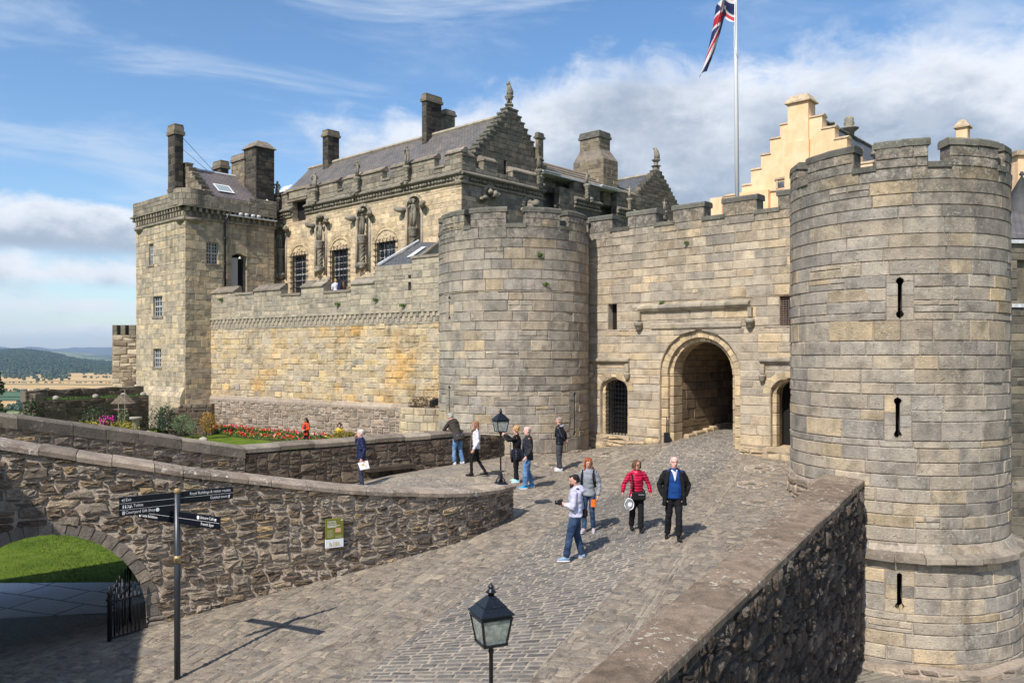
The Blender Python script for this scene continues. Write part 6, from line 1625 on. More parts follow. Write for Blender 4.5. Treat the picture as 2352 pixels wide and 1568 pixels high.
def grass_tufts(mb,pts,h,rg,w=.02):
    for p in pts:
        th=rg.uniform(0,pi); a=rg.uniform(-.6,.6)*h; hh=h*rg.uniform(.5,1.2); dx_,dy_=cos(th)*w,sin(th)*w
        mb.add([(p[0]-dx_,p[1]-dy_,p[2]),(p[0]+dx_,p[1]+dy_,p[2]),(p[0]+a,p[1]+rg.uniform(-.4,.4)*h,p[2]+hh)],[(0,1,2)],(rg.random(),rg.random(),0))
def leafcloud(mb,ells,n,size,rg,att=None,up=.0):
    tot=sum(e[1][0]*e[1][1]*e[1][2] for e in ells)
    for c,r in ells:
        k=int(n*r[0]*r[1]*r[2]/tot)+1
        for _ in range(k):
            while True:
                a,b,d=rg.uniform(-1,1),rg.uniform(-1,1),rg.uniform(-1,1); q=a*a+b*b+d*d
                if .15<q<1: break
            q=rg.uniform(.75,1.05)/math.sqrt(q) if rg.random()<.7 else 1
            p=(c[0]+a*r[0]*q,c[1]+b*r[1]*q,c[2]+d*r[2]*q)
            u=Vector((rg.uniform(-1,1),rg.uniform(-1,1),rg.uniform(-.6,1)+up)).normalized(); v=u.cross(Vector((rg.uniform(-1,1),rg.uniform(-1,1),rg.uniform(-1,1)))).normalized()
            s=size*rg.uniform(.6,1.3); P0=Vector(p)
            mb.add([tuple(P0-v*s*.4),tuple(P0+u*s*.6-v*s*.0),tuple(P0+v*s*.4),tuple(P0-u*s*.6)],[(0,1,2,3)],att or (rg.random(),rg.random(),0))
misc_walls()
def great_hall():
    rg=random.Random(111); Y0=72
    t=thing('cream_hall','cream harled hall with crow-stepped gable and chimney rising behind the gate wall','building',P(1830,495,Y0))
    W=Wl((P(1835,0,Y0)[0],Y0),(.7376,-.6752),(-.6752,-.7376))
    st=[(1640,1664,458),(1664,1704,442),(1704,1726,419),(1725,1748,383),(1748,1769,349),(1769,1792,312),(1792,1811,279),(1811,1862,262),(1861,1890,261),(1888,1919,287),(1917,1946,311),(1945,1974,339),(1973,2004,368)]
    zb=6.5; mb=MB(); mc=MB()
    for i,(a,b,y) in enumerate(st):
        sa,sb=W.s(a),W.s(b); xm=(a+b)/2; z=(CY-y)/F*W.Y(xm); e=.0 if i else 0
        if i<len(st)-1: sb=W.s(st[i+1][0])
        hole=None
        if a==1769: pass
        vs=None
        box(mb,W.mp,sa,sb,0,-1.0,zb,z-.28)
        if a not in (1811,1640):
            d=1 if xm<1835 else -1
            prism(mc,lambda u,s,zz:W.mp(s,u,zz),[(.08,z-.29),(.08,z-.24),(-.4,z),(-.6,z),(-1.05,z-.2),(-1.05,z-.29)],sa-.08,sb+.08,(rg.random(),rg.random(),0))
    # buttress-like chimney breast and stack
    o=mb.build('gable_wall',M['harl'],t); mc.build('crow_steps',M['harlcap'],o)
    cW=W.off(.35); z1=(CY-372)/F*W.Y(1835)
    mb=MB(); box(mb,W.mp,W.s(1806),W.s(1861),.35,-.8,zb,(CY-352-28)/F*W.Y(1835)+2.1); 
    zt=(CY-237)/F*W.Y(1835); box(mb,W.mp,W.s(1812),W.s(1859),.25,-1.3,12,zt); o=mb.build('chimney',M['harl'],t)
    mb=MB(); a,b=W.s(1812)-.22,W.s(1859)+.22
    vs=[W.mp(a,.47,zt),W.mp(b,.47,zt),W.mp(b,-1.5,zt),W.mp(a,-1.5,zt),W.mp(a,.47,zt+.12),W.mp(b,.47,zt+.12),W.mp(b,-1.5,zt+.12),W.mp(a,-1.5,zt+.12),W.mp(a+.4,.1,zt+.72),W.mp(b-.4,.1,zt+.72),W.mp(b-.4,-1.2,zt+.72),W.mp(a+.4,-1.2,zt+.72)]
    mb.add(vs,[(0,1,5,4),(1,2,6,5),(2,3,7,6),(3,0,4,7),(4,5,9,8),(5,6,10,9),(6,7,11,10),(7,4,8,11),(8,9,10,11),(3,2,1,0)]); mb.build('chimney_cap',M['harlcap'],o)
    # small window with label mould
    mb=MB(); box(mb,W.mp,W.s(1787),W.s(1802),.03,.0,W.z(1795,431),W.z(1795,417)); o=mb.build('window',M['glassw'],t)
    mb=MB(); s0,s1=W.s(1780),W.s(1806); zz=W.z(1793,412); box(mb,W.mp,s0,s1,.14,0,zz,zz+.18); box(mb,W.mp,s0+.1,W.s(1787),.06,0,W.z(1795,432),zz); box(mb,W.mp,W.s(1802),s1,.06,0,W.z(1795,432),zz); box(mb,W.mp,W.s(1762),s1+.3,.12,0,W.z(1795,434)-.12,W.z(1795,434)); mb.build('window_surround',M['harlcap'],o)
    mb=MB(); s0,s1=W.s(1787),W.s(1802); z0,z1=W.z(1795,431),W.z(1795,417)
    for i in range(-3,5):
        tube(mb,[W.mp(s0+(s1-s0)*max(0,i/4),.05,z0+(z1-z0)*max(0,-i/4)),W.mp(s0+(s1-s0)*min(1,(i+4)/4),.05,z0+(z1-z0)*min(1,(4-i)/4))],.012,4)
    mb.build('lattice',M['lead'],o)
    # roof going back
    al=lambda p,l:(p[0]+V[0]*l,p[1]+V[1]*l,p[2]); za=(CY-280)/F*W.Y(1880)
    e0=W.mp(W.s(2003),-1.0,W.z(2003,385)); r0=W.mp(W.s(1885),-1.0,(CY-278)/F*W.Y(1885)); quadroof(t,[e0,al(e0,16),al(r0,16),r0],M['slateb'],.2)
    l0=W.mp(W.s(1704),-1.0,W.z(1704,440)); quadroof(t,[l0,al(l0,16),al(r0,16),r0],M['slateb'],.2)
    mb=MB(); tube(mb,[tuple(Vector(r0)+Vector((0,0,.1))),tuple(Vector(al(r0,16))+Vector((0,0,.1)))],.2,6,sm=False); mb.build('ridge_coping',M['cap'],t)
    def fin(px,top,bot,k):
        l=0
        while l<16:
            q=al(r0,l)
            if q[0]/q[1]*F+CX>px: break
            l+=.1
        mb=MB(); q=al(r0,l); zt=(CY-top)/F*q[1]; h=zt-q[2]
        if k: # carved dragon-like finial
            lathe(mb,q,[(.45,0),(.5,h*.2),(.8,h*.33),(.9,h*.38),(.5,h*.45),(.35,h*.5),(.5,h*.62),(.38,h*.75),(.45,h*.85),(.25,h*.97),(.1,h)],9,(.3,.5,0))
        else: lathe(mb,q,[(.3,0),(.3,h*.5),(.42,h*.55),(.38,h*.9),(.15,h)],8,(.3,.5,0))
        mb.build('finial',M['carve'],t)
    fin(1950,267,330,1); fin(1907,281,300,0); 
    # lower part to the left, with stub walls
    mb=MB(); box(mb,W.mp,W.s(1638),W.s(1665),.6,-1,zb,W.z(1650,456)); box(mb,W.mp,W.s(1700),W.s(1770),.5,-.1,zb,W.z(1735,442)); mb.build('low_wall',M['harl'],t)
    for px,top in ((2013,328),(2036,327)):
        q=P(px,420,74); mb=MB(); z=(CY-top)/F*74; lathe(mb,(q[0],q[1],0),[(.25,12),(.25,z-1.2),(.5,z-1.1),(.5,z-.9),(.35,z-.8),(.42,z-.4),(.2,z)],8,(.3,.5,0)); mb.build('finial',M['carve'],t)
    # second chimney of the hall seen over the right tower
    c=MB(); W2=Wl((P(2215,0,60)[0],60),(.7376,-.6752),(-.6752,-.7376)); z0=9;z1=(CY-292)/F*60
    t2=thing('cream_chimney','cream harled chimney standing behind the battlements of the right tower','chimney',P(2212,420,60))
    a,b=W2.s(2196),W2.s(2222); box(c,W2.mp,a,b,0,-.75,z0,z1); c.build('chimney_shaft',M['harl'],t2)
    c=MB(); a-=.15;b+=.15
    vs=[W2.mp(a,.15,z1),W2.mp(b,.15,z1),W2.mp(b,-.9,z1),W2.mp(a,-.9,z1),W2.mp(a,.15,z1+.1),W2.mp(b,.15,z1+.1),W2.mp(b,-.9,z1+.1),W2.mp(a,-.9,z1+.1),W2.mp(a+.35,-.1,z1+.6),W2.mp(b-.35,-.1,z1+.6),W2.mp(b-.35,-.65,z1+.6),W2.mp(a+.35,-.65,z1+.6)]
    c.add(vs,[(0,1,5,4),(1,2,6,5),(2,3,7,6),(3,0,4,7),(4,5,9,8),(5,6,10,9),(6,7,11,10),(7,4,8,11),(8,9,10,11),(3,2,1,0)]); c.build('chimney_cap',M['harlcap'],t2)
    # house at the right edge
    t=thing('slate_roofed_house','stone house with slate roof and conical turret at the right edge behind the tower','house',P(2345,1200,30))
    W=Wl((P(2320,0,32)[0],32),(1,.12),(.12,-1))
    mb=MB(); hole=rect_hole(W.s(2336),W.s(2372),W.z(2350,690),W.z(2350,598)); ashlar(mb,W.mp,-1,5,-7.8,W.z(2345,560),.35,(.5,1.1),[hole],.6,rg=rg); mb.build('wall',M['gable'],t)
    mb=MB(); box(mb,W.mp,W.s(2336),W.s(2372),-.2,-.3,W.z(2350,690),W.z(2350,598)); mb.build('blocked_window',M['chim'],t)
    mb=MB(); box(mb,W.mp,-1,5,.15,-.1,W.z(2345,560),W.z(2345,552)); box(mb,W.mp,-1,5,.1,-.1,W.z(2345,706),W.z(2345,698));mb.build('eaves',M['lead'],t)
    quadroof(t,[W.mp(-1,.15,W.z(2345,548)),W.mp(6,.15,W.z(2345,548)),W.mp(6,-4.5,W.z(2345,470)+.6),W.mp(-1,-4.5,W.z(2345,470)+.6)],M['slate'],.1)
    mb=MB(); q=P(2347,480,38); lathe(mb,(q[0],q[1],0),[(.9,4),(.9,(CY-482)/F*38),(.04,(CY-405)/F*38),(.12,(CY-401)/F*38),(.05,(CY-394)/F*38)],14,(.4,.5,0)); mb.build('turret',M['slateb'],t)
    mb=MB(); q=P(2349,0,44); box(mb,lambda s,tt,z:(q[0]+s,q[1]-tt,z),-.25,1.5,0,-1,6,(CY-357)/F*44); o=mb.build('chimney',M['harl'],t)
    mb=MB(); box(mb,lambda s,tt,z:(q[0]+s,q[1]-tt,z),-.4,1.6,.15,-1.1,(CY-357)/F*44,(CY-346)/F*44); mb.build('chimney_cap',M['harlcap'],o)
    # building out of view on the left whose roof edge shades the lower left corner
    t=thing('gate_building','tall stone building at the left, outside the photo, shading the lower left corner','building',(-14,6,-6))
    d=Vector((-.36,.933)); e=Vector((-9.3,7.0)); nl=Vector((-.933,-.36)); a=e-d*9; b=e+d*6.2
    W=Wl((e.x,e.y),(d.x,d.y),(.933,.36)); mb=MB(); ashlar(mb,W.mp,-9,6.2,-6,2,.35,(.5,1.1),(),6,rg=rg); mb.build('wall',M['gate'],t)
M['harlcap']=mat_stone('lichened_harl_coping',[(.45,.35,.24),(.55,.44,.31)],(.4,.3,.2),lich=(.25,.22,.17),lamt=.8,stain=.5)
great_hall()
# ---------------------------------------------------------------- lettering helper
def text_on(parent,body,mp,s0,s1,z,mat,h=None,name='lettering',align='fit',font_shear=0):
    cu=bpy.data.curves.new('t','FONT'); cu.body=body; cu.size=1.0; cu.resolution_u=3
    ob=bpy.data.objects.new('t',cu); COL.objects.link(ob); bpy.context.view_layer.update()
    dg=bpy.context.evaluated_depsgraph_get(); me=bpy.data.meshes.new_from_object(ob.evaluated_get(dg)); bpy.data.objects.remove(ob)
    v=np.array([x.co[:] for x in me.vertices]); 
    if len(v)==0: return
    x0,x1=v[:,0].min(),v[:,0].max(); kx=(s1-s0)/(x1-x0); ky=h if h else kx
    mb=MB(); mb.add([mp(s0+(p[0]-x0)*kx,0,z+p[1]*ky) for p in v],[list(p.vertices) for p in me.polygons]); 
    return mb.build(name,mat,parent)
# ---------------------------------------------------------------- fingerpost
def fingerpost():
    X,Y=-5.15,12.5; zb=gz(X,Y); t=thing('fingerpost','black fingerpost with four sign arms standing on the cobbles in front of the rubble wall','signpost',(X,Y,zb))
    mb=MB(); lathe(mb,(X,Y,0),[(.046,zb-.05),(.046,-2.12)],16); mb.build('pole',M['postgrey'],t)
    mb=MB(); lathe(mb,(X,Y,0),[(.050,-2.12),(.052,-2.10),(.050,-2.075),(.046,-2.06),(.03,-2.05)],16); mb.build('pole_cap',M['gold'],t)
    mb=MB(); lathe(mb,(X,Y,0),[(.049,-3.20),(.049,-3.08)],16); o=mb.build('collar',M['gold'],t)
    mb=MB(); th0=math.atan2(-Y,-X)
    for i in range(12):
        a0=2*pi*i/12;a1=2*pi*(i+1)/12; r0,r1=.016,.026
        mb.add([(X+.0505*cos(th0-.25+r*cos(a)/.05),Y+.0505*sin(th0-.25+r*cos(a)/.05),-3.14+r*sin(a)) for r,a in ((r0,a0),(r1,a0),(r1,a1),(r0,a1))],[(0,1,2,3)])
        mb.add([(X+.0505*cos(th0-.25+r*cos(a)/.05),Y+.0505*sin(th0-.25+r*cos(a)/.05),-3.14+r*sin(a)) for r,a in ((0,a0),(.009,a0),(.009,a1))],[(0,1,2)])
    mb.build('emblem',M['iron'],o)
    A=Wl((X,Y),(.80,.59),(.59,-.80)); B=Wl((X,Y),(.877,-.48),(-.48,-.877)); z8=lambda x:(340+x/6.533)/1.2755
    def arm(W,xa,xb,zt,rows,texts,icons,lab):
        s0,s1=W.s(xa),W.s(xb); rh=.0945; mb=MB(); bbox(mb,W.mp,s0,s1,-.012,.012,zt-rows*rh,zt,.003); o=mb.build('sign_arm',M['signblk'],t); o['label']=lab
        mb=MB()
        for k in range(1,rows): box(mb,W.mp,s0+.004,s1-.004,.0145,.0125,zt-k*rh-.0015,zt-k*rh+.0015)
        if rows>1: mb.build('divider',M['signwht'],o)
        f=lambda s,tt,z:W.mp(s,.0145+tt,z)
        for r,x0,x1,b in texts: text_on(o,b,f,W.s(z8(x0)),W.s(z8(x1)),zt-(r+1)*rh+.032,M['signwht'],.062)
        for r,x,kind in icons:
            mb=MB()
            s=W.s(z8(x)); zc=zt-(r+.5)*rh
            def pol(p): mb.add([f(s+a,0,zc+b) for a,b in p],[list(range(len(p)))])
            def disc(cx_,cz_,r_,n=10,rx=None): pol([((rx or r_)*cos(2*pi*i/n)+cx_,r_*sin(2*pi*i/n)+cz_) for i in range(n)])
            if kind=='arrow': pol([(-.024,0),(-.008,.017),(-.008,-.017)]); pol([(-.008,.003),(.022,.003),(.022,-.003),(-.008,-.003)]); pol([(-.008,.012),(.006,.021),(.022,.021),(.022,.016),(.008,.016)]); pol([(-.008,-.012),(.006,-.021),(.022,-.021),(.022,-.016),(.008,-.016)])
            if kind=='man': disc(0,.022,.006); pol([(-.008,.013),(.008,.013),(.006,-.028),(-.006,-.028)])
            if kind=='lady': disc(0,.022,.006); pol([(-.005,.013),(.005,.013),(.011,-.012),(.004,-.028),(-.004,-.028),(-.011,-.012)])
            if kind=='baby': pol([(-.018,-.028),(-.012,-.028),(.004,.01),(.016,.01),(.016,.015),(-.0,.015)]); disc(-.01,.018,.006); pol([(-.006,-.010),(.014,-.012),(.014,-.018),(-.006,-.016)])
            if kind=='chair': disc(-.004,.024,.005); pol([(-.007,.016),(-.001,.016),(.0,-.004),(.01,-.004),(.016,-.024),(.011,-.024),(.006,-.009),(-.006,-.009)]); pol([(-.016+.014*cos(a)*1,-.014+.014*sin(a)) for a in [i*.5 for i in range(12)]])
            if kind=='gift': pol([(-.016,.008),(-.002,.008),(-.002,-.024),(-.016,-.024)]); pol([(.002,.008),(.016,.008),(.016,-.024),(.002,-.024)]); pol([(-.018,.012),(.018,.012),(.018,.02),(-.018,.02)]); disc(-.007,.026,.005); disc(.007,.026,.005)
            if kind=='seal': disc(0,0,.030,12,.026)
            if kind=='flag': pol([(-.012,.022),(.018,.022),(.006,.006),(-.012,.006)]); pol([(-.010,.004),(.008,.004),(.004,-.026),(-.012,-.026)])
            if kind=='cup': pol([(-.02,.012),(.012,.012),(.006,-.012),(-.014,-.012)]); pol([(-.022,-.016),(.018,-.016),(.018,-.022),(-.022,-.022)]); disc(.016,.003,.008)
            mb.build('pictogram',M['signwht'],o)
    arm(A,274,406.5,-2.105,3,[(0,185,290,'Exit'),(1,330,515,'Toilets'),(2,180,745,'Courtyard Gift Shop')],[(0,136,'arrow'),(1,134,'man'),(1,178,'lady'),(1,234,'baby'),(1,290,'chair'),(2,140,'gift'),(2,790,'seal')],'three-row arm reading Exit, Toilets, Courtyard Gift Shop')
    arm(A,407.5,535,-2.105,2,[(0,1410,2185,'Royal Buildings & visitor routes'),(1,1800,2125,'Guided tours')],[(1,2160,'flag')],'arm reading Royal Buildings & visitor routes, Guided tours')
    arm(B,318,406.5,-2.40,2,[(1,505,805,'Castle Exhibition')],[(1,470,'gift')],'lower arm reading Castle Exhibition')
    arm(B,407.5,505.7,-2.40,2,[(0,1620,1885,'Unicorn Café'),(1,1640,1885,'French Spur')],[(0,1583,'seal'),(0,1915,'cup')],'lower arm reading Unicorn Café, French Spur')
fingerpost()
def info_board():
    lo,hi=0,FL[-1]
    for i in range(40):
        m_=(lo+hi)/2; p=fmp(m_,.1,0); 
        if p[0]/p[1]*F+CX<766: lo=m_
        else: hi=m_
    s=lo; p=fmp(s,.08,0); d=Vector(fmp(s+.2,.08,0))-Vector(fmp(s-.2,.08,0)); W=Wl((p[0],p[1]),(d.x,d.y),(d.y,-d.x))
    s0,s1=W.s(746.5),W.s(787.5); z0=(CY-1256)/F*p[1]; z1=(CY-1190)/F*p[1]; zw=z0+(z1-z0)*.30
    t=thing('info_board','olive green and white notice board titled Forework Gatehouse, fixed on the rubble wall','notice board',W.mp((s0+s1)/2,0,z0))
    mb=MB(); bbox(mb,W.mp,s0,s1,0,.05,zw,z1,.004); mb.build('green_panel',M['olive'],t)
    mb=MB(); bbox(mb,W.mp,s0,s1,0,.049,z0,zw-.001,.004); mb.build('white_panel',M['panelw'],t)
    f=lambda a,tt,z:W.mp(a,.052+tt,z); w=s1-s0; h=z1-z0
    text_on(t,'FOREWORK',f,s0+w*.09,s0+w*.58,z1-h*.125,M['signwht'],h*.085); text_on(t,'GATEHOUSE',f,s0+w*.09,s0+w*.60,z1-h*.205,M['signwht'],h*.085)
    mb=MB(); g=lambda a,b,c,d_: box(mb,W.mp,s0+w*a,s0+w*b,.0515,.0502,z1-h*d_,z1-h*c)
    rg=random.Random(9)
    for k in range(2): g(.09,.80-.2*k,.235+.035*k,.25+.035*k)
    mb.build('intro_text',M['signwht'],t); mb=MB()
    for k in range(5): g(.09,rg.uniform(.36,.46),.385+.022*k,.395+.022*k)
    for k in range(6): g(.09,rg.uniform(.36,.46),.51+.022*k,.52+.022*k)
    for k in range(4): g(.54,rg.uniform(.85,.95),.59+.022*k,.60+.022*k)
    mb.build('body_text',M['oltext'],t); mb=MB(); g(.54,.84,.33,.47); mb.build('picture',M['salmon'],t)
    mb=MB()
    for i in range(8):
        a0=-.3+3.74*i/8; a1=a0+.40; mb.add([f(s0+w*.90+r*cos(a),0,z1-h*.075+r*sin(a)) for r,a in ((.014,a0),(.024,a0),(.024,a1),(.014,a1))],[(0,1,2,3)])
    mb.add([f(s0+w*.90+.008*cos(i),0,z1-h*.075+.008*sin(i)) for i in range(6)],[tuple(range(6))]); mb.build('emblem',M['signwht'],t)
    mb=MB()
    for a,b,c,d_ in ((.2,.27,.80,.92),(.28,.36,.84,.93),(.42,.45,.78,.93),(.46,.48,.8,.93),(.53,.62,.80,.95),(.63,.65,.78,.94),(.68,.76,.82,.92),(.18,.85,.93,.94)): g(a,b,c,d_)
    mb.build('castle_drawing',M['sand'],t)
info_board()
# ---------------------------------------------------------------- lanterns
def make_lamp(label):
    t=thing('street_lamp',label,'lamp'); t.scale=(.86,.86,.86); Rr=pi/4+.42; q=1.414; B=1.52
    mb=MB()
    # post and foot
    lathe(mb,(0,0,0),[(.024,.10),(.024,B-.10),(.03,B-.09),(.034,B-.06),(.022,B-.04),(.05,B-.02),(.06,B)],12)
    lathe(mb,(0,0,0),[(.05,.08),(.055,.2),(.035,.26),(.045,.30),(.045,.33),(.028,.38),(.026,.42)],12); 
    for z in (.55,.85): lathe(mb,(0,0,0),[(.024,z-.02),(.032,z-.01),(.032,z+.01),(.024,z+.02)],12)
    for k in range(4):
        a=Rr+k*pi/2; c,s=cos(a),sin(a)
        tube(mb,[(c*r,s*r,z) for r,z in ((.13,.03),(.135,.10),(.10,.17),(.055,.22),(.06,.30),(.03,.34))],[.018,.02,.018,.016,.014,.012],6)
    lathe(mb,(0,0,0),[(.24,0),(.24,.025),(.20,.035),(.18,.08),(.06,.09)],4,rot=Rr,sm=False)
    mb.build('post',M['ironm'],t,local=True)
    mb=MB(); z0=B+.02
    for k in range(4):
        a=Rr+k*pi/2; c,s=cos(a),sin(a); tube(mb,[(c*.130*q,s*.130*q,z0+.01),(c*.178*q,s*.178*q,z0+.31)],.014,4,sm=False)
    lathe(mb,(0,0,0),[(.10,z0-.02),(.145*q,z0-.005),(.150*q,z0+.02),(.13*q,z0+.025)],4,rot=Rr,sm=False)
    lathe(mb,(0,0,0),[(.165*q,z0+.29),(.192*q,z0+.30),(.192*q,z0+.315),(.183*q,z0+.325),(.183*q,z0+.335),(.205*q,z0+.345),(.205*q,z0+.355),(.198*q,z0+.36)],4,rot=Rr,sm=False)
    mb.build('frame',M['ironm'],t,local=True)
    mb=MB(); lathe(mb,(0,0,0),[(.198*q,z0+.36),(.135*q,z0+.425),(.135*q,z0+.435),(.128*q,z0+.44),(.038*q,z0+.535)],4,rot=Rr,sm=False)
    for k in range(4):
        a=Rr+k*pi/2;b=a+pi/2
        for i in range(8):
            u=(i+.5)/8; x=.131*q*(cos(a)*(1-u)+cos(b)*u); y=.131*q*(sin(a)*(1-u)+sin(b)*u); blob(mb,(x,y,z0+.437),.006,5,3)
    o=mb.build('roof',M['ironm'],t,local=True)
    mb=MB(); lathe(mb,(0,0,0),[(.036,z0+.53),(.036,z0+.565),(.062,z0+.572),(.05,z0+.59),(.03,z0+.61),(.024,z0+.625),(.038,z0+.632),(.03,z0+.645),(.012,z0+.655),(.016,z0+.665),(.004,z0+.68)],10); mb.build('finial',M['ironm'],o,local=True)
    mb=MB(); g=[]
    for k in range(4):
        a=Rr+k*pi/2;b=a+pi/2; f=.985
        mb.add([(cos(a)*.130*q*f,sin(a)*.130*q*f,z0+.015),(cos(b)*.130*q*f,sin(b)*.130*q*f,z0+.015),(cos(b)*.178*q*f,sin(b)*.178*q*f,z0+.30),(cos(a)*.178*q*f,sin(a)*.178*q*f,z0+.30)],[(0,1,2,3)])
    mb.build('glass',M['frost'],t,local=True)
    mb=MB(); blob(mb,(0,0,z0+.15),(.03,.03,.05),8,6); tube(mb,[(0,0,z0),(0,0,z0+.1)],.015,6); mb.build('bulb',M['whitep'],t,local=True)
    return t
lamp=make_lamp('black lantern nearest the camera, its head rising from the bottom edge of the photo'); lamp['group']='black lanterns on iron posts'
lamp.location=P(1128,1337,7.9); lamp.location.z-=1.91
l2=copy_tree(lamp); l2.location=P(1150,940,20.35); l2.location.z=-3.24; l2['label']='smaller black lantern on iron post standing on the end of the curving wall'
def pier():
    t=thing('lamp_pier','low stone pier under the nearest lantern, below the photo','pier',(lamp.location.x,lamp.location.y,-5)); mb=MB(); p=lamp.location
    z=gz(p.x,p.y); bbox(mb,lambda s,tt,zz:(p.x+s,p.y+tt,zz),-.3,.3,-.3,.3,z-.1,p.z,.02,(.4,.5,0)); mb.build('block',M['capgrey'],t)
pier()
# ---------------------------------------------------------------- railings in the arch
def railings():
    t=thing('iron_railing','black spiked iron gate and railing on a stone kerb inside the arch','railing',(-7.2,14.9,-5.3))
    def spike(mb,x,y,z0,h,r=.012):
        tube(mb,[(x,y,z0),(x,y,z0+h)],r,6); lathe(mb,(x,y,z0+h),[(r,0),(r*2.1,.03),(r*1.2,.07),(.001,.15)],6)
    mb=MB(); 
    # leaf folded back along the tunnel
    a=Vector(P(249,1455,14.5)); a.z=-5.30; b=Vector((a.x-.25,a.y+1.35,-5.30)); n=9
    for i in range(n):
        u=i/(n-1); p=a.lerp(b,u); hh=.88+.22*math.sin(u*pi*.5); spike(mb,p.x,p.y,p.z+.02,hh,.014 if 0<i<n-1 else .024)
    for z in (.12,.78): tube(mb,[a+Vector((0,0,z)),b+Vector((0,0,z))],.018,6)
    mb.build('gate_leaf',M['iron'],t); mb=MB(); c=Vector(P(326,1425,14.95)); c.z=-5.08; a2=Vector((a.x+.02,a.y+.0,-5.08)); n=8
    for i in range(n): p=a2.lerp(c,(i+.3)/n); spike(mb,p.x,p.y,-5.06,.80+.03*(i%2),.011)
    for z in (.03,.68): tube(mb,[a2+Vector((0,0,z)),c+Vector((0,0,z))],.016,6)
    lathe(mb,(a2.x,a2.y,0),[(.03,-5.4),(.03,-4.28),(.045,-4.26),(.03,-4.2),(.001,-4.1)],8); mb.build('fixed_rail',M['iron'],t)
    k=MB(); d=(c-a2); L=d.length; W=Wl((a2.x,a2.y),(d.x,d.y),(d.y,-d.x)); bbox(k,W.mp,.03,L+.1,-.12,.12,-5.45,-5.08,.02,(.7,.6,0)); k.build('kerb_stone',M['capgrey'],t)
railings()
# ---------------------------------------------------------------- drain rosettes
def rosettes():
    rg=random.Random(15); labs=['round drain in a pale mortar rosette near the barred side door','round drain in a pale mortar rosette at the feet of the man beside the tower','round drain in a pale mortar rosette just left of the far lantern','farthest of the three round drains at the foot of the right tower','middle of the three round drains at the foot of the right tower','nearest of the three round drains at the foot of the right tower']
    cmat=simple('green_tinted_cover',(.05,.075,.07),.25,0,.6); mm=M['mortarw']=simple('pale_rough_mortar',(.46,.41,.34),.95,var=.2,vs=30)
    for (px,py),lab in zip(((1391,1043),(1268,1070),(1137,1084),(1742,1078),(1727,1114),(1746,1156)),labs):
        x,y=gpx(px,py); t=thing('drain_cover',lab,'drain',(x,y,gz(x,y)),0,'round drains ringed with pale mortar')
        g=lambda a,b,l:(x+a,y+b,gz(x+a,y+b)+l)
        mb=MB(); n=22; ring=[g(cos(2*pi*i/n)*.46*(1+rg.uniform(-.16,.12)),sin(2*pi*i/n)*.46*(1+rg.uniform(-.16,.12)),.016) for i in range(n)]; mb.add([g(0,0,.016)]+ring,[(0,i+1,(i+1)%n+1) for i in range(n)]); mb.build('mortar_bed',mm,t)
        mb=MB()
        for r0,r1,k in ((.15,.27,7),(.29,.42,11)):
            for i in range(k):
                a0=2*pi*i/k+.1/r1*.35;a1=2*pi*(i+1)/k-.1/r1*.0; am=(a0+a1)/2
                pts=[(r0,a0),(r1*rg.uniform(.92,1.05),a0+.03),(r1*1.03,am),(r1*rg.uniform(.92,1.05),a1-.05),(r0,a1-.04)]
                b=[g(r*cos(a),r*sin(a),.017) for r,a in pts]; tt=[g(r*cos(a)*.985,r*sin(a)*.985,.032) for r,a in pts]; m_=5
                mb.add(b+tt,[list(range(5,10))]+[(j,(j+1)%5,(j+1)%5+5,j+5) for j in range(5)],(rg.random(),rg.random(),0))
        mb.build('stone_ring',M['base'],t)
        mb=MB(); n=18; mb.add([g(cos(2*pi*i/n)*.13,sin(2*pi*i/n)*.13,.03) for i in range(n)],[list(range(n))]); mb.build('cover',cmat,t)
rosettes()
